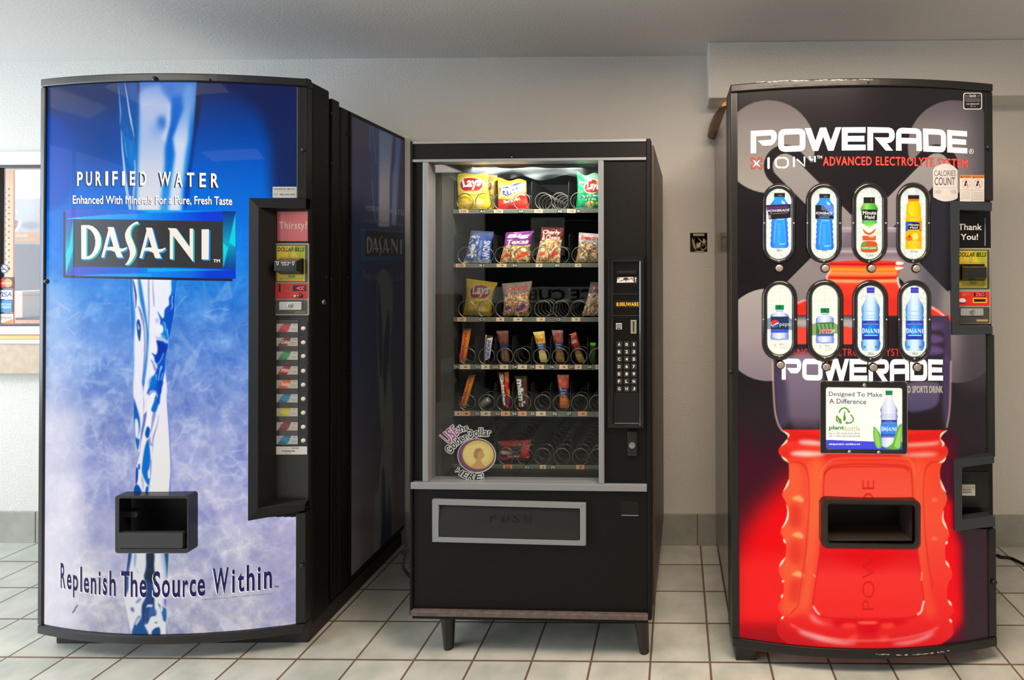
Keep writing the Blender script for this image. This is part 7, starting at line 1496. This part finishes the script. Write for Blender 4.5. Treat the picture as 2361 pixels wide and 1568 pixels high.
for q in range(9): cv.line([(2215, 441 + 2.4 * q), (2215 + (22 if q < 8 else 6), 441.5 + 2.4 * q)], .6, (150, 148, 148)); cv.line([(2243, 443 + 2.2 * q), (2268, 443.5 + 2.2 * q)], .6, (150, 148, 148))
px_sheet('warning_sticker', S3, cv, 2213, 403.5, 2269.5, 464.5, 140, 150, A_paper, V3, off=.0045, label='white and orange warning sticker')

# ---- chipped paint on the rails
rs3 = np.random.RandomState(12)
def chips(S, pts, n, off, w, h, name):
    p = np.array(pts, float); g = G()
    for _ in range(n):
        t_ = rs3.rand() * (len(p) - 1); i_ = int(t_); x, y = p[i_] + (p[min(i_ + 1, len(p) - 1)] - p[i_]) * (t_ - i_); a_, b_ = rs3.uniform(.4, 1) * w, rs3.uniform(.3, 1) * h; y += rs3.uniform(-1, 1) * h * .6
        g.pxface(S, [[(x - a_, y + b_ * rs3.uniform(-.5, .5)), (x - a_ * .3, y - b_), (x + a_ * .6, y - b_ * rs3.uniform(.2, 1)), (x + a_, y + b_ * rs3.uniform(-.3, .6)), (x, y + b_ * rs3.uniform(.2, .9))]], off)
    g.make(name, mat('bare_metal_chip', L(206, 200, 196), .4, .3), V3, kind='stuff')
chips(S3, [(1745, 190), (1800, 187.5), (1860, 185.5), (1920, 184), (1990, 183.5), (2015, 184)], 46, .0307, 7, 1.1, 'paint_chips')
chips(S3, [(2016, 1509), (2060, 1510), (2090, 1510), (2120, 1509), (2160, 1505), (2190, 1500)], 40, .0307, 4.5, 1.6, 'paint_chips')
# ---- delivery opening
F3 = S3.flat(float(S3.front(S3.hit(2008, 1208)[0])) - .022)
o_i, i_i = rrect(1893, 1150, 2123, 1265, 16, 6, 3.0), rrect(1909, 1163, 2109, 1251, 6, 6, 3.0)
g = G(); g.loft(F3, i_i, o_i, [(0, -.03), (0, .0), (.2, .004), (.75, .004), (1, -.004)])
n = len(o_i); pts = [F3.at(x, y, -.004) for x, y in o_i]; pk = [p + F3.uy * .06 for p in pts]; g.add(pts + pk, [(i, (i + 1) % n, n + (i + 1) % n, n + i) for i in range(n)])
po = g.make('delivery_port', mat('port_black', L(24, 22, 22), .3, coat=.2), V3)
uA, uB = F3.hit(1907, 1208)[0], F3.hit(2111, 1208)[0]; zA_, zB_ = F3.hit(2008, 1257)[2], F3.hit(2008, 1162)[2]; dF = F3.d0
g = G(); v = [P3(uA, dF + .028, zA_), P3(uB, dF + .028, zA_), P3(uB, dF + .028, zB_), P3(uA, dF + .028, zB_), P3(uA + .02, dF + .20, zA_ + .03), P3(uB - .02, dF + .20, zA_ + .03), P3(uB - .02, dF + .20, zB_), P3(uA + .02, dF + .20, zB_)]
g.add(v, [(4, 5, 6, 7), (0, 1, 5, 4), (3, 7, 6, 2), (0, 4, 7, 3), (1, 2, 6, 5)]); 
rc = g.make('delivery_recess', mat('recess_brown', L(52, 46, 42), .4), po)
dg_ = S3.flat(dF + .12); g = G()
for i in range(6): zz = zA_ + .065 + i * .011; g.tube([P3(uA + .02, dF + .15, zz), P3(uB - .10, dF + .15, zz)], .0016, 6)
for i in range(26): uu = uA + .024 + i * (uB - uA - .13) / 25; g.tube([P3(uu, dF + .152, zA_ + .062), P3(uu, dF + .152, zA_ + .125)], .0011, 5)
g.make('grille', mat('grille_dark', L(120, 112, 106), .35, .6), po); G().box(S3, uA + .02, uB - .095, dF + .13, dF + .147, zA_ + .046, zA_ + .054).make('shelf_bar', M_black2, po)
# ---- control column and lower box, framed by square bars
M_bar = mat('blue_black_bar', L(40, 45, 50), .28, coat=.25)
def barS(S, x0, y0, x1, y1, o0, o1, name, dy=0.0): return G().pxplate(S, [(x0, y0), (x1, y0 + dy), (x1, y1 + dy), (x0, y1)], o0, o1).make(name, M_bar, V3, bevel=.002)
FC = S3.flat(float(S3.front(S3.hit(2200, 620)[0])) - .004)
G().box(S3, S3.hit(2205, 620)[0], W3 - .003, .004, .021, .10, 1.66).make('control_backing', M_black2, V3)
G().pxplate(FC, [(2191, 463), (2288, 466.5), (2288, 486.5), (2213, 484), (2212, 751), (2289, 752), (2290, 770), (2196, 773)], -.02, .012).make('control_frame', M_bar, V3, bevel=.002)
FD = S3.flat(float(S3.front(S3.hit(2210, 1140)[0])) - .004)
G().pxplate(FD, [(2200, 1061), (2293, 1051.5), (2293, 1068), (2219, 1078), (2219, 1198), (2288, 1190), (2294, 1194), (2294, 1214), (2202, 1225)], -.02, .014).make('lower_frame', M_bar, V3, bevel=.002)
CB = S3.flat(.0035)
ty = pxbox(CB, 2206, 500, 2273, 568, 0, .003, M_black2, V3, 'thank_you_sign', 2)
g = G(); sg = S3.flat(.0003)
text(g, sg, 'Thank', box_map(2209.5, 516, 2264, 530.5), 0, bold=.012); text(g, sg, 'You!', box_map(2215, 539, 2255, 553), 0, bold=.012); g.make('lettering', mat('white_print_lit', L(214, 206, 200), .5, emit=.25), ty)
pxbox(S3.flat(.0004), 2270.3, 503, 2272.5, 567, 0, .001, mat('blue_edge', L(110, 130, 150), .3), ty, 'edge')
pl_, bill, a, b_, X, Y = coin_unit(CB, V3, 2199, 572, 2284.5, 747)
SS3 = CB.flat(CB.d0 - .035)
a = [CB.at(2216, 612, .012), CB.at(2273, 612, .012), CB.at(2273, 646, .012), CB.at(2216, 646, .012)]
b_ = [SS3.at(2222, 617, 0), SS3.at(2275.5, 617, 0), SS3.at(2275.5, 640, 0), SS3.at(2222, 640, 0)]
G().hexa([b_[3], b_[2], b_[1], b_[0], a[3], a[2], a[1], a[0]]).make('bill_slot_housing', mat('slot_gloss', L(20, 20, 20), .18, coat=.4), pl_, bevel=.002)
pxbox(SS3, 2226, 630, 2273, 636, 0, .0008, M_dark, pl_, 'bill_slot')
pxbox(CB, 2203, 673, 2281.5, 704.5, .0042, .0052, mat('bright_red_panel', L(206, 30, 22), .35, coat=.3), pl_, 'red_panel', 2)
pxbox(CB, 2246, 674.5, 2272, 684, .0054, .0062, M_dark, pl_, 'display')
g = G(); text(g, CB, 'ZEO', box_map(2249, 675.5, 2270, 683), .0066, bold=.02); g.make('display_digits', mat('red_digits', L(255, 50, 60), .4, emit=2.2, ecol=L(255, 40, 60)), pl_)
pxbox(CB, 2243, 686.5, 2276, 699, .0054, .0064, mat('yellow_frame', L(230, 160, 40), .4), pl_, 'coin_slot_frame', 2); pxbox(CB, 2246, 689.5, 2272.5, 695.5, .0066, .0074, M_dark, pl_, 'coin_slot')
G().pxplate(CB, smooth([(2212, 690), (2222, 688), (2227, 693), (2224, 697), (2212, 696)]).tolist(), .0054, .010).make('coin_return_lever', M_white, pl_)
g = G(); text(g, CB, 'DEPOSIT BILLS', box_map(2219, 677, 2237, 679), .0056, bold=.02); text(g, CB, 'FIRST', box_map(2219, 680, 2227, 682), .0056, bold=.02); g.make('small_print', mat('gold_print2', L(236, 150, 40), .5), pl_)
pxbox(CB, 2203, 708, 2281.5, 745, .0042, .0052, mat('dark_grey_inset', L(62, 62, 60), .45), pl_, 'inset', 2)
pxbox(CB, 2215, 711, 2267.5, 728, .0054, .008, mat('satin_steel', L(196, 196, 194), .3, .7), pl_, 'lock_plate', 1.5, .0006)
G().lathe(CB.at(2241, 719, .008), -CB.uy, [(.0088, 0), (.0085, .003), (.0062, .0035), (.0058, .0012), (.003, .0012), (.003, .004), (.001, .0042)], 20).make('lock', M_steel, pl_)
pxbox(CB, 2252, 736.5, 2278, 741.5, .0054, .006, mat('gold_print', L(170, 150, 80), .4), pl_, 'maker_badge')
# lower box
pxbox(CB, 2219, 1088, 2279, 1170, 0, .002, mat('box_black', L(14, 13, 13), .35), V3, 'lower_panel', 0, .0008)
pxbox(S3.flat(.0012), 2221, 1095, 2237, 1114, 0, .001, M_dark, V3, 'lower_hatch')
cv = Cv(2214, 1114, 2252, 1146, 5, (214, 210, 204)); cv.text('COCA COLA USA', box_map(2219.5, 1123, 2247.5, 1126), (70, 68, 66))
rs2 = np.random.RandomState(8)
for ya, yb, xb in ((1128, 1131, 2239), (1133.5, 1136.5, 2240)):
    x_ = 2219.5
    while x_ < xb: w_ = rs2.choice([.5, .8, 1.1]); cv.rect(x_, ya, x_ + w_, yb, (60, 58, 58)); x_ += w_ + .5
px_sheet('asset_sticker', S3.flat(.001), cv, 2217, 1117, 2248.5, 1143, 80, 60, A_paper, V3, off=.0008, label='white barcode sticker')
# ================================================================== snacks on the trays
A_bag = art('wrapper_print', rough=.28, coat=.4)
A_film = art('film_wrapper', rough=.18, coat=.6)
def bag(name, label, cat, row, quad, paint, d=.182, th=.020, wr=.003, seal=(.06, .05), film=False, group=None, seed=1, narrow=.08, jag=0.0, pull=True):
    """pillow pack standing on a tray; quad = its corner pixels TL, TR, BR, BL; paint draws on a 100 x 100 sheet"""
    BS = S2.flat(d); TL, TR, BR, BL = [np.array(q, float) for q in quad]; zt = TRAYZ[row] + .0014
    nu, nv = 58, 72; cv = Cv(0, 0, 100, 100, 2.4, (200, 200, 200)); paint(cv)
    s, t = np.meshgrid(np.linspace(0, 1, nu), np.linspace(0, 1, nv))
    px_ = ((TL + (TR - TL) * s[..., None]) * (1 - t[..., None]) + (BL + (BR - BL) * s[..., None]) * t[..., None])
    inset = narrow * np.sin(np.pi * t) ** 2 * (s - .5) * -1
    px_ = px_ + inset[..., None] * (TR - TL) + np.stack([0 * t, jag * np.sin(s * 9 + seed) * (1 - t)], -1)
    B0 = np.array([[BS.at(x, y) for x, y in r] for r in px_])
    if pull:
        bot = B0[-1, :, 2].mean(); top = B0[0, :, 2].max(); k = (top - zt) / (top - bot); B0[..., 2] = np.maximum(zt, top - (top - B0[..., 2]) * k)
    uu = (B0 - S2.O) @ S2.ux; um = uu[-1].mean(); top_d = DIVU[row][0][1] + .004
    lo = max([a for a, _ in DIVU[row] if a < um], default=IL) + .004; hi = min([a for a, _ in DIVU[row] if a > um] + [IR]) - .004
    low_ = B0[..., 2] < top_d; nu_ = np.where(low_, np.clip(uu, lo, hi), np.clip(uu, IL + .004, IR - .004)); B0 = B0 + (nu_ - uu)[..., None] * S2.ux
    prof = (np.clip(1 - np.abs(2 * s - 1) ** 2.2, 0, 1) ** .6) * np.clip(np.minimum(t / .22, (1 - t) / .16), 0, 1) ** .6
    w1_ = noise2(nv, nu, 12, seed * 3 + 1, 3) - .5; w2_ = noise2(nv, nu, 20, seed * 5 + 2, 2) - .5
    front = B0 - S2.uy * (prof * th * .5 + (w1_ * wr * 1.6 + np.abs(w2_) * wr) * np.clip(prof + .35, 0, 1))[..., None]
    back = B0 + S2.uy * (prof * th * .5 + .0006)[..., None]
    col = cv.get(s * 100, t * 100); T = thing(name, label, cat, (*B0[-1, nu // 2, :2], zt), group)
    j0, j1 = int(seal[0] * (nv - 1)), nv - 1 - int(seal[1] * (nv - 1)); m = A_film if film else A_bag
    for nm, a, b in (('wrapper', j0, j1), ('top_seal', 0, j0), ('bottom_seal', j1, nv - 1)):
        if b <= a: continue
        g = G(); n_ = b - a + 1; fr_, bk_ = front[a:b + 1], back[a:b + 1]
        ix = np.arange(nu * n_).reshape(n_, nu); q = np.stack([ix[1:, :-1], ix[1:, 1:], ix[:-1, 1:], ix[:-1, :-1]], -1).reshape(-1, 4).tolist(); o_ = nu * n_
        f = q + [[i + o_ for i in r[::-1]] for r in q]
        ring = list(ix[0]) + list(ix[1:, -1]) + list(ix[-1, ::-1][1:]) + list(ix[::-1, 0][1:-1])
        f += [(ring[i], ring[(i + 1) % len(ring)], ring[(i + 1) % len(ring)] + o_, ring[i] + o_) for i in range(len(ring))]
        g.add(np.concatenate([fr_.reshape(-1, 3), bk_.reshape(-1, 3)]), f); c2 = col[a:b + 1].reshape(-1, 3)
        g.make(nm, m, T, smooth=True, cols=np.concatenate([c2, c2]))
    return T
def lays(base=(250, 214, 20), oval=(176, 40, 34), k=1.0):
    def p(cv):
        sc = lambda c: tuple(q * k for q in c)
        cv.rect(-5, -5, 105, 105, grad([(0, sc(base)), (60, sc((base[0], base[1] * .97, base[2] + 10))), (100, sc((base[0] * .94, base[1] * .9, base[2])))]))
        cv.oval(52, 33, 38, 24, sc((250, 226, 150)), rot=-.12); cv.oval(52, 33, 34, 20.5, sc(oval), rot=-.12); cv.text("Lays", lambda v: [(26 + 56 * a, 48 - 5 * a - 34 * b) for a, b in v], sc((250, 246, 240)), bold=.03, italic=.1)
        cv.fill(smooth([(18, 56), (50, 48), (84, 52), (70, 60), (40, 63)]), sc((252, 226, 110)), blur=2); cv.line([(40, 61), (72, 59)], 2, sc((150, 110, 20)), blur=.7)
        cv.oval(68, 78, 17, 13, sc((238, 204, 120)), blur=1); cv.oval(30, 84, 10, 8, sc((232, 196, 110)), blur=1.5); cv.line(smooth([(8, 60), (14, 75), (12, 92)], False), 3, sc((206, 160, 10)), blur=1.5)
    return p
def fritos(cv):
    cv.rect(-5, -5, 105, 105, (250, 176, 40)); cv.rect(-5, 66, 105, 105, (226, 40, 30)); cv.fill(smooth([(0, 70), (40, 62), (70, 50), (105, 30), (105, 105), (0, 105)]), (228, 44, 32)); cv.fill(smooth([(-5, 52), (40, 50), (80, 30), (105, 22), (105, 34), (60, 62), (-5, 66)]), (252, 206, 90), blur=1.5)
    cv.fill(smooth([(10, 34), (45, 20), (90, 14), (94, 30), (60, 46), (20, 56)]), (40, 40, 120), blur=.8); cv.text('Fritos', lambda v: [(12 + 80 * a, 54 - 16 * a - 30 * b) for a, b in v], (246, 240, 236), bold=.04, italic=.15); cv.text('The ORIGINAL', lambda v: [(22 + 56 * a, 80 - 10 * a - 9 * b) for a, b in v], (250, 230, 210), bold=.03, italic=.1); cv.oval(24, 57, 6, 4, (240, 200, 90))
def greenl(cv):
    cv.rect(-5, -5, 105, 105, (10, 142, 90)); cv.fill(smooth([(20, 0), (40, 20), (70, 25), (105, 14), (105, 0)]), (150, 210, 170), blur=2); cv.oval(62, 38, 34, 20, (240, 220, 170)); cv.oval(62, 38, 31, 17.5, (160, 44, 36)); cv.text("Lays", lambda v: [(40 + 46 * a, 50 - 24 * b) for a, b in v], (248, 244, 238), bold=.03, italic=.1); cv.fill([(70, 26), (105, 20), (105, 40), (86, 36)], (240, 200, 60), blur=2)
    cv.text('Sour Cream', lambda v: [(24 + 60 * a, 66 - 7 * b) for a, b in v], (220, 240, 226), bold=.02); cv.text('& Onion', lambda v: [(36 + 40 * a, 76 - 7 * b) for a, b in v], (220, 240, 226), bold=.02); cv.oval(52, 86, 16, 9, (226, 190, 116)); cv.oval(78, 84, 10, 4, (120, 180, 60), blur=1)
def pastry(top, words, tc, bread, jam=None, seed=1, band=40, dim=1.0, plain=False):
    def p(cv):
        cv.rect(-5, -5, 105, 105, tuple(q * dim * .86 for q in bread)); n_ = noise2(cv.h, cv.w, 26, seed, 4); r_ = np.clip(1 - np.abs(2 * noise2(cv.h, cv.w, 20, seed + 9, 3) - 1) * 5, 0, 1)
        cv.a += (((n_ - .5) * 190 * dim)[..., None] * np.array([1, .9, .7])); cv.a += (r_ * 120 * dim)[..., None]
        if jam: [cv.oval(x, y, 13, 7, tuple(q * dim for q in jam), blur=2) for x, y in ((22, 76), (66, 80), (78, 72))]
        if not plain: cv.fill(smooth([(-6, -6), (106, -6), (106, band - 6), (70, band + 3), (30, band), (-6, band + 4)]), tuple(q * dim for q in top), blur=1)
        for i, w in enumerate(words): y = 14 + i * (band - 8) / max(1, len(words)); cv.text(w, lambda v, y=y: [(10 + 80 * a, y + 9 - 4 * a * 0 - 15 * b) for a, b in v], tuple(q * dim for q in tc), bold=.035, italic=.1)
        for x, y, l in ((8, 50, 20), (60, 92, 22), (20, 88, 14), (70, 60, 16)): cv.line(smooth([(x, y), (x + l * .5, y - 8), (x + l, y - 4)], False), 2, (240 * dim, 238 * dim, 232 * dim), blur=.7)  # white ridges and streaks: sheen of the clear film, painted on
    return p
def blueb(cv):
    cv.rect(-5, -5, 105, 105, (56, 82, 160)); n_ = noise2(cv.h, cv.w, 16, 4, 3); cv.a = np.where((n_ > .52)[..., None] & (cv.X[None, :, None] < 46), 214.0, cv.a); cv.rect(-5, -5, 105, 16, (70, 84, 120), blur=3); cv.rect(44, 22, 100, 105, (60, 90, 180), alpha=.7)
    cv.text('SNOWY', lambda v: [(68 + 26 * b, 30 + 62 * a) for a, b in v], (226, 232, 246), bold=.03); [cv.line([(50 + 4 * q, 30), (50 + 4 * q, 92)], 1.4, (180, 196, 234)) for q in range(4)]; cv.rect(-5, 92, 105, 105, (216, 220, 232), blur=3)
def stick(c0, c1, word, wc, ang=0):
    def p(cv):
        cv.rect(-5, -5, 105, 105, grad([(0, (90, 50, 30)), (25, c0), (60, c0), (100, c1)])); cv.rect(70, -5, 105, 105, tuple(q * .75 for q in c0), alpha=.5, blur=6)
        cv.text(word, lambda v: [(22 + 50 * (1 - b), 88 - 76 * a) for a, b in v], wc, bold=.04); cv.rect(-5, 90, 105, 105, (214, 60, 40)); cv.rect(60, 90, 100, 96, (60, 130, 60))
    return p
def snick(cv):
    cv.rect(-5, -5, 105, 105, (62, 40, 36)); cv.rect(-5, -5, 20, 105, (206, 204, 206), blur=2); cv.rect(20, -5, 28, 105, (110, 40, 50), blur=1); cv.fill([(34, 12), (100, 6), (96, 84), (30, 92)], (226, 226, 236)); cv.text('SNICKERS', lambda v: [(40 + 44 * b * 0 + 46 * b, 14 + 72 * a) for a, b in v], (60, 60, 150), bold=.05, italic=.2)
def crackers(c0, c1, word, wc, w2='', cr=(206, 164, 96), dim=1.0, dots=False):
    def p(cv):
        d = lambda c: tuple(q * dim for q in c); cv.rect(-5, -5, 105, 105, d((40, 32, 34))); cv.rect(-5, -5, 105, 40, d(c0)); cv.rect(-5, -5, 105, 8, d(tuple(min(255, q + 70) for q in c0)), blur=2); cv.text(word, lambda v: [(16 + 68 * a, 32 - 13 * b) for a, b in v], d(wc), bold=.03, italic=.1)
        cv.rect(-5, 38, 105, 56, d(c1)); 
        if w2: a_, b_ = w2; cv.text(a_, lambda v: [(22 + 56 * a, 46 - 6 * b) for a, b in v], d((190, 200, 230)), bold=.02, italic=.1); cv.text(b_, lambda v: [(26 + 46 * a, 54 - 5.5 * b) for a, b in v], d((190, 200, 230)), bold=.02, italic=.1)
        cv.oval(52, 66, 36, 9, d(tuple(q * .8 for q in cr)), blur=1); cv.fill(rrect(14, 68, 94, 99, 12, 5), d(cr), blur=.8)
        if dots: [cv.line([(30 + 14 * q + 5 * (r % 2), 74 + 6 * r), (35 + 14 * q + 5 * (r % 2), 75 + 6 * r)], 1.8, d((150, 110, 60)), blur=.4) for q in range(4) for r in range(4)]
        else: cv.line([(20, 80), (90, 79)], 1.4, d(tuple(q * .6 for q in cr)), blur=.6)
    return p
def skit(cv):
    cv.rect(-5, -5, 105, 105, (116, 22, 26)); cv.fill([(60, -5), (105, -5), (105, 30), (70, 26)], (230, 120, 40), blur=3); cv.fill(smooth([(60, 30), (90, 36), (96, 70), (76, 60)]), (226, 40, 30), blur=3); cv.fill([(86, 50), (105, 46), (105, 62), (90, 64)], (240, 190, 50), blur=2); cv.oval(84, 80, 12, 6, (110, 40, 110), blur=2); cv.oval(60, 94, 12, 5, (236, 130, 50), blur=1.5)
    cv.text('Skittles', lambda v: [(14 + 42 * b, 6 + 86 * a) for a, b in v], (236, 234, 236), bold=.05)
def mms(cv):
    cv.rect(-5, -5, 105, 105, (50, 28, 26)); cv.rect(76, -5, 105, 105, (84, 44, 36), blur=8); cv.text("m&m's", lambda v: [(16 + 58 * b, 10 + 84 * a) for a, b in v], (226, 226, 226), bold=.05); cv.oval(66, 50, 10, 5, (40, 120, 50), blur=1); cv.oval(30, 88, 8, 4, (150, 30, 30), blur=1)
GA, GB = 'snack packs on the upper trays', 'sweets on the narrow-lane trays'
bag('chip_bag', 'bright yellow potato chip bag at the front of the top tray', 'snack', 0, [(1043, 402), (1126, 398), (1134, 480), (1057, 482)], lays(), th=.03, seed=2, jag=2)
bag('chip_bag', 'second yellow potato chip bag tucked behind the front yellow bag on the top tray', 'snack', 0, [(1085, 402), (1147, 404), (1140, 480), (1080, 480)], lays(k=.9), d=.231, th=.02, seed=3)
bag('chip_bag', 'red and orange corn chip bag on the top tray', 'snack', 0, [(1144, 412), (1213, 416), (1222, 482), (1147, 482)], fritos, th=.028, seed=4, jag=3)
bag('chip_bag', 'green chip bag cut off by the frame at the right end of the top tray', 'snack', 0, [(1330, 398), (1393, 404), (1391, 480), (1328, 480)], greenl, th=.028, seed=5, jag=4)
bag('pastry_pack', 'blue and white snack bag at the left of the second tray', 'snack', 1, [(1086, 531), (1139, 534), (1133, 605), (1068, 605)], blueb, seed=6, th=.022)
bag('pastry_pack', 'purple topped cinnamon roll pack on the second tray', 'snack', 1, [(1166, 536), (1231, 532), (1222, 606), (1151, 607)], pastry((130, 50, 140), ['Big', 'Texas'], (236, 226, 236), (196, 150, 96), (214, 74, 40), 21, 42), seed=7, film=True)
bag('pastry_pack', 'dark red topped cherry and cheese pastry on the second tray', 'snack', 1, [(1249, 523), (1301, 525), (1291, 606), (1234, 606)], pastry((112, 30, 30), ['Cherry', '& Cheese'], (226, 200, 190), (204, 158, 100), (216, 70, 46), 22, 34), seed=8, film=True)
bag('pastry_pack', 'clear bag of pale brown pastry at the right end of the second tray', 'snack', 1, [(1335, 536), (1394, 540), (1392, 606), (1326, 606)], pastry((190, 180, 176), ['', 'Svenhards'][1:], (186, 40, 40), (170, 124, 80), None, 23, 30), seed=9, film=True)
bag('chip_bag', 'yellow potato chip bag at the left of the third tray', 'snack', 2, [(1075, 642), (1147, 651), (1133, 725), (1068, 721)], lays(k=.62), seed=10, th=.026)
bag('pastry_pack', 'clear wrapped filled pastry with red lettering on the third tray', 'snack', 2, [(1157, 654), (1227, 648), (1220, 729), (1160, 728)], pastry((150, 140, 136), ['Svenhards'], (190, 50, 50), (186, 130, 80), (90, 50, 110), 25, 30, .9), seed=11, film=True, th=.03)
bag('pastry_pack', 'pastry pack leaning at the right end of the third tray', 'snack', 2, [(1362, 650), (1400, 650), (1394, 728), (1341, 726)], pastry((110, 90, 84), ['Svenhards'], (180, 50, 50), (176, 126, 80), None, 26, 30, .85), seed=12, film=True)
bag('candy_roll', 'orange fruit chew stick leaning at the left of the fourth tray', 'sweet', 3, [(1068, 756), (1087, 757), (1073, 836), (1058, 835)], stick((250, 150, 30), (226, 60, 40), 'Starburst', (190, 40, 20)), th=.016, wr=.001, seed=13, narrow=0, group=None)
bag('chocolate_bar', 'brown chocolate bar with blue lettering standing on the fourth tray', 'sweet', 3, [(1119, 772), (1137, 774), (1129, 835), (1116, 835)], snick, th=.016, wr=.001, seed=14, narrow=0)
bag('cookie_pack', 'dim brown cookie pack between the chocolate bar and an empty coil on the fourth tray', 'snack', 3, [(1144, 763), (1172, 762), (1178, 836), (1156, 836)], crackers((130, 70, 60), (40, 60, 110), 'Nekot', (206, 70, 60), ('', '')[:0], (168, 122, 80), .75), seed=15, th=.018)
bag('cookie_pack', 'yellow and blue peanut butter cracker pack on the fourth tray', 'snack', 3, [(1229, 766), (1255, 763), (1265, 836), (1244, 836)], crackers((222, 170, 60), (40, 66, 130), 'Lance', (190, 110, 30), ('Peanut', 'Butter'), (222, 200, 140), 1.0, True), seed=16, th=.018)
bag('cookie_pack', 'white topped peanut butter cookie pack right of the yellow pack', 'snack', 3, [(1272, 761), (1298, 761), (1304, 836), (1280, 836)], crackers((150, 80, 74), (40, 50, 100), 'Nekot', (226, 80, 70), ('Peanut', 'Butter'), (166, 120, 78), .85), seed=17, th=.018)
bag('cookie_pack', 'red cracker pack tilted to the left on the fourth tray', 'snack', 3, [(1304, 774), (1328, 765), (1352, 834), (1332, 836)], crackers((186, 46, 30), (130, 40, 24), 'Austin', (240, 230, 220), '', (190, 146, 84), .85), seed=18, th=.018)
bag('gum_pack', 'small bright green gum pack at the right end of the fourth tray', 'sweet', 3, [(1360, 790), (1374, 790), (1374, 836), (1360, 836)], lambda cv: (cv.rect(-5, -5, 105, 105, (58, 84, 36)), cv.rect(-5, -5, 105, 14, (140, 226, 40)), cv.line([(30, 30), (30, 90)], 6, (100, 140, 60)), cv.line([(60, 40), (62, 90)], 8, (40, 60, 24))), th=.012, wr=.0006, seed=19, narrow=0)
bag('candy_roll', 'orange fruit chew stick leaning at the left of the fifth tray', 'sweet', 4, [(1081, 862), (1097, 864), (1073, 942), (1059, 940)], stick((248, 156, 40), (230, 120, 40), 'Starburst', (176, 44, 20)), th=.016, wr=.001, seed=20, narrow=0)
bag('candy_bag', 'red candy pack with white vertical lettering on the fifth tray', 'sweet', 4, [(1147, 857), (1173, 857), (1179, 941), (1160, 941)], skit, seed=21, th=.018)
bag('candy_bag', 'dark brown chocolate candy pack right of the red candy pack', 'sweet', 4, [(1186, 866), (1215, 866), (1221, 943), (1194, 943)], mms, seed=22, th=.018)
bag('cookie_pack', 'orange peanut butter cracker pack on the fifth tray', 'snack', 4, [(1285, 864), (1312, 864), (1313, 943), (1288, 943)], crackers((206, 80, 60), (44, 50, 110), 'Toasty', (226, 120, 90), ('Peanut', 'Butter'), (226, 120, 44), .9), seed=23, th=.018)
bag('candy_bag', 'crumpled red and silver pack lying on the bottom tray', 'sweet', 5, [(1146, 1018), (1226, 1014), (1224, 1064), (1148, 1069)], lambda cv: (cv.rect(-5, -5, 105, 105, (120, 24, 24)), cv.fill([(0, 40), (50, 46), (100, 20), (100, 34), (50, 62), (0, 58)], (190, 190, 196), blur=3), cv.rect(-5, -5, 10, 105, (80, 84, 90), blur=4), cv.fill([(44, 30), (74, 6), (78, 60), (50, 90)], (46, 44, 46), blur=3), cv.text('Twizzler', box_map(30, 62, 70, 76), (214, 206, 204), bold=.03, italic=.1), cv.oval(86, 50, 12, 24, (190, 36, 30), blur=4)), seed=24, th=.03, wr=.006)
t0, t1 = S2.flat(.19).at(1108, 932, 0), S2.flat(.185).at(1127, 918, 0); zt = TRAYZ[4] - .0029
rr = .0135; low_ = min(t0[2], t1[2]) - rr * .82; t0[2] += zt - low_; t1[2] += zt - low_
T = thing('mint_roll', 'silver foil mint roll tipped over in its coil on the fifth tray', 'sweet', (t0[0], t0[1], zt))
ax = (t1 - t0) / np.linalg.norm(t1 - t0); Ln_ = float(np.linalg.norm(t1 - t0))
G().lathe(t0, ax, [(rr * .9, -.0), (rr, .002), (rr, Ln_ - .002), (rr * .9, Ln_)], 20).make('roll', mat('foil_grey', L(150, 148, 146), .35, .5), T, smooth=True); G().lathe(t1, ax, [(rr * .9, .0002), (rr * .85, .002), (rr * .3, .0026)], 20).make('end_fold', mat('foil_end', L(196, 194, 190), .3, .6), T, smooth=True)
